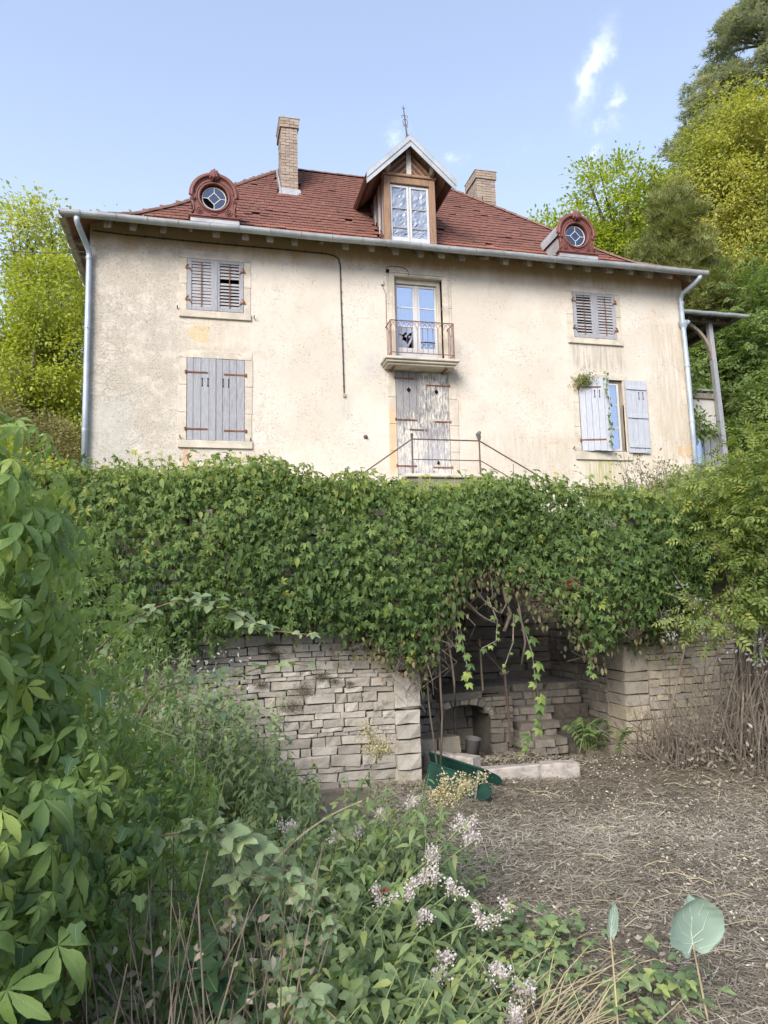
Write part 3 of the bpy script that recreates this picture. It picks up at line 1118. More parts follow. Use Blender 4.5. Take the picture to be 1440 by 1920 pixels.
m.prism([(cx + .05, YF + .15, cz - .02), (cx + .13, YF + .15, cz + .03), (cx + .06, YF + .15, cz + .04)], (0, .004, 0))
m.build('glass_shard', 'sheet', house)
m = MB()
n = 44
for (xa, xb, za, zb) in ((a + .04, mid + .02, 7.58, d_ - .05), (mid + .03, b - .06, c + .4, d_ - .05), (a + .04, a + .12, c + .4, 7.58)):
    for k in range(n):
        t0, t1 = k / n, (k + 1) / n
        xx = lambda t: xa + (xb - xa) * t
        yy = lambda t: YF + .31 + .018 * math.sin(t * 34 + xa) + .012 * math.sin(t * 81)
        m.poly([(xx(t0), yy(t0), za), (xx(t1), yy(t1), za), (xx(t1), yy(t1), zb), (xx(t0), yy(t0), zb)])
m.build('curtain', 'curtain', house, smooth=True)

# ---- balcony: moulded slab, consoles and wrought railing
slab = MB().box(3.575, 5.215, 14.03, YF - .003, 6.60, 6.66).build('balcony', 'stone_trim', house, bevel=.012)
MB().box(3.61, 5.17, 14.07, YF - .003, 6.545, 6.598).build('slab_moulding', 'stone_trim', slab, bevel=.015)
MB().box(3.65, 5.12, 14.12, YF - .003, 6.50, 6.543).build('slab_moulding', 'stone_trim', slab, bevel=.012)
for x in (3.80, 4.95):
    MB().obox((x, 14.28, 6.47), (.02, 0, 0), (0, .21, .0), (0, 0, .012)).build('iron_bracket', 'rust', slab)
xa, xb, yf = 3.715, 5.095, 14.07
zt, zb = 7.45, 6.75
for x in (xa, xb):
    MB().box(x - .013, x + .013, yf - .013, yf + .013, 6.66, zt + .005).build('railing_post', 'rail_rust', slab)
    MB().box(x - .009, x + .009, yf + .0135, YF, zt - .012, zt + .004).build('side_rail', 'rail_rust', slab)
    MB().box(x - .007, x + .007, yf + .0135, YF, zb - .007, zb + .007).build('side_rail', 'rail_rust', slab)
    for k in (1, 2, 3):
        MB().tube([(x, yf + .11 * k, zb), (x, yf + .11 * k, zt - .012)], .006, 5).build('baluster', 'rail_rust', slab)
MB().box(xa + .0135, xb - .0135, yf - .014, yf + .014, zt - .012, zt + .004).build('top_rail', 'rail_rust', slab)
MB().box(xa + .0135, xb - .0135, yf - .009, yf + .009, zb - .007, zb + .007).build('bottom_rail', 'rail_rust', slab)
nb = 12
dx = (xb - xa) / nb
for k in range(1, nb):
    MB().tube([(xa + dx * k, yf, zb), (xa + dx * k, yf, 7.22)], .0065, 5).build('baluster', 'rail_rust', slab)
for k in range(-1, nb, 1):
    r = dx
    x0c = xa + dx * (k + 1)
    pts = [(x0c + r * math.cos(t), yf + .004 * (-1) ** k, 7.22 + .2 * math.sin(t)) for t in [math.pi * i / 10 for i in range(11)]]
    pts = [p for p in pts if xa - .001 <= p[0] <= xb + .001]
    if len(pts) > 2:
        MB().tube(pts, .0055, 5).build('arch_bar', 'rail_rust', slab)

# ---- ground-floor double door of boards
a, b, c, d_ = OPEN['door']
mid = (a + b) / 2 - .0
TD = Matrix.Translation((0, YF + .03, 0))
dl = board_leaf('door', a + .005, mid + .04, c, d_ - .005, 4, 'flaked_paint', TD, strap=((4.42, .42), (5.42, .45), (6.33, .4)))
dr = board_leaf('door', mid + .05, b - .005, c, d_ - .005, 4, 'flaked_paint', TD, strap=((4.40, .40), (5.40, .34), (6.20, .5)), hinge_left=False)
for root, x, z in ((dl, a + .29, 6.08), (dr, b - .28, 6.06)):
    y = YF - .006
    MB().prism([(x - .05, y, z), (x, y, z - .062), (x + .05, y, z), (x, y, z + .062)], (0, .004, 0)).build('dark_diamond_plate', 'dark', root)  # black plate standing for the darkness of a cut opening
MB().box(mid + .015, mid + .075, YF - .022, YF - .007, c, d_ - .03).build('cover_strip', 'flaked_paint', dr)
MB().box(mid - .32, mid - .0, YF - .014, YF - .003, 5.20, 5.222).build('latch_bar', 'iron', dl)
MB().lathe([(0, -.02), (.018, -.018), (.018, .0)], (mid + .04, YF - .03, 5.2), 8, axis=1).build('door_knob', 'rust', dr)
MB().prism([(mid + .27, YF - .006, 4.47), (mid + .33, YF - .006, 4.46), (mid + .34, YF - .006, 4.52), (mid + .30, YF - .006, 4.55)], (0, .003, 0)).build('dark_knot_plate', 'dark', dr)  # another black plate, the dark of a missing knot

# ---- small things fixed to the wall
cab = [(-2.22, 14.47, 9.03), (-1.6, 14.485, 9.01), (-.6, 14.485, 9.0), (.4, 14.485, 8.995), (1.5, 14.485, 9.0), (2.45, 14.485, 8.99), (2.62, 14.485, 8.96), (2.71, 14.485, 8.9), (2.745, 14.485, 8.78),
       (2.75, 14.485, 8.0), (2.765, 14.485, 7.0), (2.775, 14.485, 6.0), (2.78, 14.49, 5.93)]
cb = MB().tube(cab, .014, 6).build('cable', 'cable', house, smooth=True)
for k in range(24):
    t = k / 23
    p = (-1.9 + 4.2 * t * 1.0, 14.48, 9.012 - .02 * t) if k < 13 else (2.75 + .02 * (k - 13) / 10, 14.48, 8.7 - 2.6 * (k - 13) / 10)
    if k < 13:
        p = (-1.95 + 4.3 * k / 12, 14.482, float(np.interp(-1.95 + 4.3 * k / 12, [q[0] for q in cab[:7]], [q[2] for q in cab[:7]])))
    MB().box(p[0] - .012, p[0] + .012, p[1] - .016, p[1] + .016, p[2] - .017, p[2] + .017).build('cable_clip', 'cable', cb)
MB().box(2.755, 2.805, 14.46, 14.497, 5.86, 5.935).build('cable_end_box', 'mortar', house)
MB().box(3.63, 3.69, 14.455, 14.497, 8.39, 8.5).build('junction_box', 'old_white', house, bevel=.006)
MB().tube([(3.76, 14.475, 8.66), (3.755, 14.475, 8.75), (3.80, 14.472, 8.82), (3.95, 14.47, 8.83), (4.1, 14.47, 8.83), (4.2, 14.47, 8.80), (4.25, 14.47, 8.74), (4.26, 14.47, 8.64)], .006, 5).build('wire', 'cable', house)
MB().tube([(3.66, 14.48, 8.39), (3.70, 14.48, 8.28), (3.735, 14.48, 8.2), (3.735, 14.48, 7.4)], .005, 5).build('wire', 'cable', house)
MB().lathe([(.0, -.05), (.03, -.045), (.035, 0)], (3.78, 14.45, 8.70), 8, axis=1).build('insulator', 'dark', house)
MB().lathe([(0, -.06), (.03, -.05), (.022, -.02), (.05, 0)], (3.22, 14.497, 5.02), 8, axis=1).build('wall_hook', 'iron', house)
for x, z in ((-.6, 7.55), (.92, 7.45), (8.0, 4.9), (9.66, 4.78), (-.53, 4.9), (.84, 4.88)):
    MB().tube([(x, 14.49, z), (x, 14.44, z), (x, 14.43, z + .04)], .012, 5).build('shutter_catch', 'iron', house)
# ------------------------------------------------------------------ roof
RY = [13.95, 14.35, 14.8, 15.25, 15.75, 16.5, 17.3]
RZ = [9.06, 9.28, 9.585, 10.12, 10.79, 11.67, 12.57]
RLX = [-2.72, -2.10, -1.5, -.72, .10, .97, 1.9]
RRX = [11.40, 10.72, 10.0, 9.18, 8.35, 7.28, 6.2]


def roof_z(y): return float(np.interp(y, RY, RZ))


deck = MB()
n = len(RY)
YC = 17.3
for i in range(n - 1):
    L0, L1 = (RLX[i], RY[i], RZ[i] - .03), (RLX[i + 1], RY[i + 1], RZ[i + 1] - .03)
    R0, R1 = (RRX[i], RY[i], RZ[i] - .03), (RRX[i + 1], RY[i + 1], RZ[i + 1] - .03)
    bk = lambda p: (p[0], 2 * YC - p[1], p[2])
    deck.poly([L0, R0, R1, L1]).poly([bk(L0), bk(L1), bk(R1), bk(R0)]).poly([L0, L1, bk(L1), bk(L0)]).poly([R0, bk(R0), bk(R1), R1])
roof = deck.build('roof', 'tile', house)

# plain tiles in courses; the lowest, most visible 300 are separate, the rest one mesh
_tb = MB()
_tb.v = [(-.5, 0, 0), (.5, 0, 0), (-.5, 0, 1), (.5, 0, 1), (-.5, 1, 0), (.5, 1, 0), (-.5, 1, 1), (.5, 1, 1)]
_tb.f = [(2, 3, 7, 6), (0, 1, 3, 2), (0, 2, 6, 4), (1, 5, 7, 3)]
tile_me = _tb.mesh('roof_tile')
tile_me.materials.append(MATS['tile'])
slen = [0]
for i in range(1, n):
    slen.append(slen[-1] + math.hypot(RY[i] - RY[i - 1], RZ[i] - RZ[i - 1]))
rows = []
s, row = 0.0, 0
TV, TT, TA = [], [], []
n_single = 0
base_f = np.array([(2, 3, 7), (2, 7, 6), (0, 1, 3), (0, 3, 2), (0, 2, 6), (0, 6, 4), (1, 5, 7), (1, 7, 3)])
base_v = np.array(_tb.v)
TW, EXP, TL = .17, .148, .25
while s < slen[-1] - .05:
    y = float(np.interp(s, slen, RY)); z = float(np.interp(s, slen, RZ))
    y2 = float(np.interp(s + .05, slen, RY)); z2 = float(np.interp(s + .05, slen, RZ))
    up = Vector((0, y2 - y, z2 - z)).normalized()
    nr = Vector((0, -up.z, up.y))
    xl, xr = float(np.interp(y, RY, RLX)) + .05, float(np.interp(y, RY, RRX)) - .05
    x = xl + (row % 2) * TW / 2 - .02
    while x < xr:
        skip = (1.62 < x < 2.12 and 16.0 < y < 16.8) or (3.72 < x < 4.95 and y < 15.6) or random.random() < .004
        if not skip:
            tw = random.gauss(0, .010)
            Xd = (Vector((1, 0, 0)) + nr * random.gauss(0, .015) + up * tw).normalized()
            lift = .030 + max(0, random.gauss(0, .003))
            if random.random() < .02:
                lift += .02
            o = Vector((x, y, z)) + nr * (.008 + random.gauss(0, .002)) - up * random.gauss(0, .004)
            tilt = (up - nr * (lift / TL) * .9).normalized()
            N = Xd.cross(tilt).normalized()
            M = frame_mat(o + N * 0.0 + nr * lift * .8, Xd, tilt, N, TW * random.uniform(.94, .985), TL, .015)
            if 3 <= row <= 7 and n_single < 300 and 1.0 < x < 11.0:
                piece('roof_tile', tile_me, M, roof)
                n_single += 1
            else:
                A = np.array(M)
                TV.append(base_v @ A[:3, :3].T + A[:3, 3])
                TA.append(min(.99, max(.01, random.gauss(.5, .16))))
        x += TW
    s += EXP
    row += 1
TV = np.array(TV)
TT = base_f[None] + (np.arange(len(TV)) * 8)[:, None, None]
me = fast_mesh('roof_tile_field', TV.reshape(-1, 3), TT.reshape(-1, 3), {'tint': np.repeat(TA, 8)}, smooth=False)
me.materials.append(MATS['tile'])
o = link(bpy.data.objects.new('roof_tile_field', me), roof)
o['kind'] = 'stuff'


# ridge and hip tiles
def ridge_line(pts, step=.33, r=.085):
    pts = [Vector(p) for p in pts]
    seg = [0]
    for i in range(1, len(pts)):
        seg.append(seg[-1] + (pts[i] - pts[i - 1]).length)
    t = 0
    while t < seg[-1] - .1:
        q = []
        for tt in (t, min(t + step + .04, seg[-1])):
            q.append(Vector([float(np.interp(tt, seg, [p[k] for p in pts])) for k in range(3)]))
        d0 = (q[1] - q[0]).normalized()
        sd = d0.cross(Vector((0, 0, 1))).normalized()
        u = sd.cross(d0)
        m = MB()
        for e, (p, rr) in enumerate(((q[0], r * 1.12), (q[1], r * .95))):
            for k in range(6):
                w_ = math.pi * k / 5
                m.v.append(tuple(p + sd * rr * math.cos(w_) + u * (rr * math.sin(w_) * .8 + .01)))
        for k in range(5):
            m.f.append((k, k + 1, 7 + k, 6 + k))
        m.f.append((0, 1, 2, 3, 4, 5))
        m.build('ridge_tile', 'ridge', roof)
        t += step


H = list(zip(RLX, RY, RZ))
ridge_line(H)
ridge_line(list(zip(RRX, RY, RZ)))
ridge_line([H[-1], (RRX[-1], RY[-1], RZ[-1])])
for x, y in ((2.32, 16.95), (2.5, 16.3), (1.05, 15.35), (2.9, 15.5), (3.0, 16.6), (5.6, 15.6), (7.4, 15.35), (6.0, 14.95), (7.0, 16.7)):
    z = roof_z(y)
    MB().obox((x, y, z + .10), (.012, 0, 0), (0, .01, 0), (0, -.02, .10)).build('roof_hook', 'iron', roof)

# eaves: soffit boards, rafter ends, gutters
MB().prism([(-2.66, 13.97, 9.085), (11.34, 13.97, 9.085), (11.34, 14.53, 9.40), (-2.66, 14.53, 9.40)], (0, 0, .016)).box(-2.66, -2.29, 14.55, 20.6, 9.16, 9.18).box(11.15, 11.34, 14.55, 20.6, 9.16, 9.18).build('soffit', 'eave_wood', house)
x = -1.9
k = 0
while x < 11.2:
    wd = random.uniform(.05, .075)
    yy = random.uniform(13.99, 14.05)
    dz = random.uniform(.10, .13)
    if k in (3, 8, 15):
        MB().tube([(x, 14.56, 9.28), (x, yy, 8.99)], [wd * .8, wd * .75], 8).build('rafter_end', 'beam_wood', house)
    else:
        MB().prism([(x - wd, yy + .05, 9.015 - dz), (x - wd, yy, 9.09), (x - wd, 14.56, 9.41), (x - wd, 14.56, 9.37 - dz)], (2 * wd, 0, 0)).build('rafter_end', 'beam_wood', house, bevel=.012)
    x += random.uniform(.44, .60)
    k += 1
for k in range(10):
    y = 14.9 + k * .58
    MB().box(-2.6, -2.27, y, y + .11, 8.95, 9.073).build('rafter_end', 'beam_wood', house, bevel=.012)


def gutter(name, p0, p1, r, mat, step=.62, droop=0, parent=None, brackets=True):
    p0, p1 = Vector(p0), Vector(p1)
    dr = (p1 - p0).normalized()
    sd = dr.cross(Vector((0, 0, 1))).normalized()
    m = MB()
    prof = [(math.cos(t), math.sin(t)) for t in [math.pi + math.pi * i / 10 for i in range(11)]]
    prof = [(-1.08, .12), (-1.0, .1)] + prof + [(1.02, .12)]
    N = 24
    for i in range(N + 1):
        p = p0 + (p1 - p0) * i / N + Vector((0, 0, .006 * math.sin(i * 1.3) - droop * math.sin(math.pi * i / N)))
        for a_, b_ in prof:
            m.v.append(tuple(p + sd * a_ * r + Vector((0, 0, b_ * r))))
        for a_, b_ in reversed(prof):
            m.v.append(tuple(p + sd * a_ * (r - .006) + Vector((0, 0, b_ * r + .006))))
    c = 2 * len(prof)
    for i in range(N):
        for k in range(c):
            k2 = (k + 1) % c
            m.f.append((i * c + k, i * c + k2, (i + 1) * c + k2, (i + 1) * c + k))
    m.f.append(tuple(reversed(range(c))))
    m.f.append(tuple(N * c + k for k in range(c)))
    g = m.build(name, mat, parent or house, smooth=False)
    if brackets:
        L = (p1 - p0).length
        t = .35
        while t < L - .1:
            p = p0 + dr * t
            pts = [tuple(p + sd * (r + .006) * a_ + Vector((0, 0, b_ * (r + .006)))) for a_, b_ in prof[1:]]
            MB().tube(pts, .008, 4).build('gutter_bracket', 'zinc', g)
            t += step * random.uniform(.9, 1.1)
    return g


gutter('gutter', (-2.72, 13.91, 9.07), (11.40, 13.91, 9.07), .088, 'zinc')
gutter('gutter', (-2.72, 20.6, 9.07), (-2.72, 13.99, 9.07), .088, 'zinc_rusty')


def downspout(pts, r, joints):
    d_ = MB().tube(pts, r, 12).build('downspout', 'zinc_blue', house, smooth=True)
    for x, y, z in joints:
        MB().lathe([(r + .002, -.022), (r + .012, -.02), (r + .012, .02), (r + .002, .022)], (x, y, z), 12).build('pipe_clip', 'zinc', d_)
        MB().lathe([(r + .001, -.05), (r + .006, -.045), (r + .006, -.03), (r + .001, -.025)], (x, y, z), 12).build('pipe_joint', 'zinc_blue', d_)
    return d_


P = [(-2.43, 13.91, 8.99), (-2.43, 13.92, 8.93), (-2.41, 13.98, 8.86), (-2.32, 14.25, 8.66), (-2.275, 14.38, 8.56), (-2.27, 14.41, 8.46)]
downspout(P + [(-2.27, 14.41, z) for z in (7.5, 6.5, 5.5, 4.0)], .055, [(-2.27, 14.41, z) for z in (8.42, 7.0, 4.98)])
P = [(11.22, 13.92, 8.99), (11.21, 13.94, 8.93), (11.17, 14.05, 8.85), (11.03, 14.33, 8.72), (11.02, 14.41, 8.6)]
ds = downspout(P + [(11.03, 14.41, 8.0), (11.06, 14.41, 7.0), (11.07, 14.41, 5.5), (11.08, 14.41, 3.6)], .058, [(11.03, 14.41, 8.5), (11.06, 14.41, 6.95), (11.075, 14.41, 5.6)])
MB().lathe([(.058, -.12), (.10, .0), (.11, .07), (.06, .075)], (11.045, 14.41, 7.98), 12).tube([(11.14, 14.43, 8.0), (11.20, 14.44, 8.07), (11.24, 14.46, 8.06)], [.05, .045, .04], 8).build('rain_head', 'zinc_blue', ds)

# ------------------------------------------------------------------ chimneys
brick_me = []
for v in range(6):
    m = MB()
    j = lambda s: random.uniform(-s, s)
    m.obox((0, 0, 0), (.5, 0, 0), (0, .5, 0), (0, 0, .5))
    m.v = [(x + j(.02), y + j(.03), z + j(.05)) for x, y, z in m.v]
    bm = m.mesh('brick')
    bm.materials.append(MATS['brick'])
    brick_me.append(bm)


def chimney(x0, x1, y0, y1, z0, z1, cap=3):
    root = MB().box(x0 + .018, x1 - .018, y0 + .018, y1 - .018, z0, z1 - .02).build('chimney', 'mortar', house)
    bh = .066
    n = int((z1 - z0) / (bh + .009))
    for k in range(n):
        z = z0 + (k + .5) * (z1 - z0) / n
        top = n - 1 - k
        ov = .035 if top < cap else 0
        a0, a1, b0, b1 = x0 - ov, x1 + ov, y0 - ov, y1 + ov
        W_, D_ = a1 - a0, b1 - b0
        wb = .105
        # front and left faces carry the bond; the back and right follow suit
        for face in ('front', 'left', 'right', 'back'):
            if face in ('front', 'back'):
                cuts = [a0] + [a0 + W_ * f for f in ((.5,) if (k % 2) else (.27, .74))] + [a1]
                yc = b0 + wb / 2 if face == 'front' else b1 - wb / 2
                for i in range(len(cuts) - 1):
                    L = cuts[i + 1] - cuts[i] - .010
                    piece('brick', random.choice(brick_me), frame_mat(((cuts[i] + cuts[i + 1]) / 2, yc + random.gauss(0, .003), z), (1, 0, 0), (0, 1, 0), (0, 0, 1), L, wb, bh), root)
            elif face == 'left' or k % 2 == 0:
                c0, c1 = b0 + wb + .01, b1 - wb - .01
                cc = [c0, (c0 + c1) / 2 + .06 * (-1) ** k, c1]
                xc = a0 + wb / 2 if face == 'left' else a1 - wb / 2
                for i in range(2):
                    piece('brick', random.choice(brick_me), frame_mat((xc + random.gauss(0, .003), (cc[i] + cc[i + 1]) / 2, z), (1, 0, 0), (0, 1, 0), (0, 0, 1), wb, cc[i + 1] - cc[i] - .01, bh), root)
    MB().box(x0 - .05, x1 + .05, y0 - .05, y1 + .05, z1, z1 + .035).build('cap_slab', 'mortar', root, bevel=.012)
    return root


c1_ = chimney(1.675, 2.075, 16.12, 16.82, 11.2, 13.15)
m = MB()
m.prism([(1.60, 16.09, 11.17), (2.16, 16.09, 11.17), (2.12, 16.10, 11.36), (1.64, 16.10, 11.37)], (0, .03, 0))
m.prism([(1.655, 16.05, 11.15), (1.655, 16.9, 12.15), (1.655, 16.85, 12.28), (1.655, 16.09, 11.40)], (-.03, 0, 0))
m.build('flashing', 'zinc', c1_)
MB().tube([(1.78, 16.3, 13.18), (1.76, 16.3, 13.36)], .008, 5).build('iron_rod', 'iron', c1_)
chimney(7.45, 8.03, 18.15, 18.95, 11.6, 13.78)

# ------------------------------------------------------------------ central dormer
DX, DYF = 4.33, 14.44
dm = MB()
dm.box(3.75, 3.885, DYF, DYF + .16, 9.2, 10.93).box(4.79, 4.93, DYF, DYF + .16, 9.2, 10.93).box(3.886, 4.789, DYF + .002, DYF + .15, 10.77, 10.93)
dm.box(3.72, 4.96, DYF - .03, DYF + .17, 10.932, 11.0)
dorm = dm.build('dormer', 'brown_wood', house, bevel=.01)


def dcase(x0, x1):
    st, y = .05, DYF + .05
    z0, z1 = 9.44, 10.76
    f = MB().box(x0, x0 + st, y, y + .05, z0, z1).box(x1 - st, x1, y, y + .05, z0, z1).box(x0 + st, x1 - st, y + .002, y + .048, z1 - .06, z1).box(x0 + st, x1 - st, y + .002, y + .048, z0, z0 + .1)
    f.build('casement', 'window_white', dorm, bevel=.004)
    zb = [z0 + .1, 9.77, 10.22, z1 - .06]
    for z in zb[1:3]:
        MB().box(x0 + st, x1 - st, y + .006, y + .044, z - .017, z + .017).build('glazing_bar', 'grey_wood', dorm)
    for k in range(3):
        m = MB()
        NX, NZ = 7, 9
        for j in range(NZ + 1):
            for i in range(NX + 1):
                m.v.append((x0 + st + (x1 - x0 - 2 * st) * i / NX, y + .024 + random.gauss(0, .006), zb[k] + (zb[k + 1] - zb[k]) * j / NZ))
        for j in range(NZ):
            for i in range(NX):
                q = j * (NX + 1) + i
                m.f.append((q, q + 1, q + NX + 2, q + NX + 1))
        m.build('pane', 'sheet', dorm)


dcase(3.888, 4.325)
dcase(4.335, 4.787)
# gable: king post and chevron boards
MB().box(4.275, 4.385, DYF - .01, DYF + .05, 11.002, 11.62).build('king_post', 'old_white', dorm)
for sgn in (-1, 1):
    xk = 4.275 if sgn < 0 else 4.385
    for k in range(9):
        # boards run from the post up and out, parallel to the opposite roof slope
        t = .062 * k
        zA = 11.0 + t * 1.25
        p0 = Vector((xk, DYF + .02, zA))
        dirv = Vector((sgn, 0, -1)).normalized()
        L = min((zA - 11.0) * 1.414, .62)
        if k == 0 or L < .03:
            continue
        perp = Vector((sgn, 0, 1)).normalized()
        c = p0 + dirv * L / 2
        MB().obox(tuple(c), tuple(dirv * L / 2), (0, .008, 0), tuple(perp * .024)).build('gable_board', 'brown_wood_dark' if k % 2 else 'brown_wood', dorm)
    MB().poly([(xk, DYF + .04, 11.0), (xk, DYF + .04, 11.62), (xk + sgn * .62, DYF + .04, 11.0)] if sgn > 0 else [(xk, DYF + .04, 11.0), (xk - .62, DYF + .04, 11.0), (xk, DYF + .04, 11.62)]).build('gable_backing', 'brown_wood_dark', dorm)
    # curved corbel
    xc = DX + sgn * .52
    pts = [(xc, DYF - .02 - .20 * math.sin(t * 1.5), 11.0 + .26 * t) for t in [i / 6 for i in range(7)]]
    MB().tube(pts, [.055, .06, .07, .07, .065, .055, .05], 6).build('corbel', 'beam_wood', dorm, smooth=True)
# roof of the dormer
PK = Vector((4.31, 0, 11.72))
EL, ER = Vector((3.34, 0, 10.76)), Vector((5.31, 0, 10.80))
yv, yb = 14.2, 16.75
for E_, nm in ((EL, 'l'), (ER, 'r')):
    sl_ = (E_ - PK).normalized()
    nn = Vector((-sl_.z, 0, sl_.x))
    if nn.z < 0:
        nn = -nn
    q = [PK + Vector((0, yv, 0)), E_ + Vector((0, yv, 0)), E_ + Vector((0, 15.75, 0)), PK + Vector((0, yb, 0))]
    MB().prism([tuple(p) for p in q], tuple(nn * -.05)).build('dormer_roof', 'brown_wood_dark', dorm)
    q2 = [p + nn * .004 for p in q]
    MB().prism([tuple(p) for p in q2], tuple(nn * .045)).build('dormer_tiling', 'tile', dorm)
    # planks seen from below
    for k in range(7):
        a0 = PK + sl_ * (.08 + .19 * k)
        a1 = PK + sl_ * (.08 + .19 * k + .18)
        if (a1 - PK).length > (E_ - PK).length:
            break
        pts = [a0 - nn * .053 + Vector((0, yv + .02, 0)), a1 - nn * .053 + Vector((0, yv + .02, 0)), a1 - nn * .053 + Vector((0, 15.6, 0)), a0 - nn * .053 + Vector((0, 15.6, 0))]
        MB().prism([tuple(p) for p in pts], tuple(nn * -.014)).build('soffit_plank', 'brown_wood', dorm)
    # zinc verge in two steps
    ext = sl_ * .05
    for dz0, dz1, yo, mt in ((-.20, -.075, .0, 'zinc_white'), (-.074, .05, -.018, 'zinc_white')):
        q = [PK + Vector((0, yv + yo - .02, dz0)), E_ + ext + Vector((0, yv + yo - .02, dz0)), E_ + ext + Vector((0, yv + yo - .02, dz1)), PK + Vector((0, yv + yo - .02, dz1))]
        MB().prism([tuple(p) for p in q], (0, .02 - yo * .5, 0)).build('verge', mt, dorm)
    q = [PK + Vector((0, yv - .04, .052)), E_ + ext + Vector((0, yv - .04, .052)), E_ + ext + Vector((0, yv + .16, .056)), PK + Vector((0, yv + .16, .056))]
    MB().prism([tuple(p) for p in q], (0, 0, .008)).build('verge_cap', 'zinc_white', dorm)
# cheeks: framed glazed sides with boards
for xs_, sgn in ((3.752, -1), (4.928, 1)):
    tri = [(xs_, DYF + .16, 9.6), (xs_, DYF + .16, 10.93), (xs_, 15.92, 10.93)]
    MB().prism(tri, (-sgn * .03, 0, 0)).build('cheek', 'grey_slat', dorm)
    for k in range(5):
        y = DYF + .25 + k * .2
        zb_ = roof_z(y) + .03
        if zb_ < 10.85:
            MB().box(xs_ - .012 if sgn < 0 else xs_ + .002, xs_ - .002 if sgn < 0 else xs_ + .012, y, y + .05, zb_, 10.93).build('cheek_batten', 'old_white' if k in (1, 3) else 'brown_wood_dark', dorm)
# finial
fx, fy = 4.28, 14.3
lean = lambda t: (fx - .075 * t, fy, 11.74 + .82 * t)
m = MB().tube([lean(t) for t in (0, .1, .3, .6, .9, 1.0)], [.03, .02, .016, .013, .01, .003], 6)
m.lathe([(.06, -.02), (.045, .04), (.028, .09), (.032, .1), (.0, .12)], lean(0), 10)
fin = m.build('finial', 'iron', dorm)
m = MB()
for s in (-1, 1):
    c0 = Vector(lean(.5))
    m.tube([c0 + Vector((s * .055 * math.sin(t), 0, -.075 * math.cos(t))) for t in [math.pi * i / 8 for i in range(9)]], .007, 5)
    for tt, rr in ((.66, .03), (.38, .02)):
        c1 = Vector(lean(tt))
        m.tube([c1 + Vector((s * (.012 + rr * (1 - math.cos(t)) * .9), 0, rr * math.sin(t) * 1.0)) for t in [4.4 * i / 9 for i in range(10)]], .006, 5)
    c1 = Vector(lean(.88))
    m.tube([c1, c1 + Vector((s * .02, 0, .012)), c1 + Vector((s * .045, 0, .045))], [.006, .006, .003], 5)
m.build('finial_scroll', 'iron', fin)


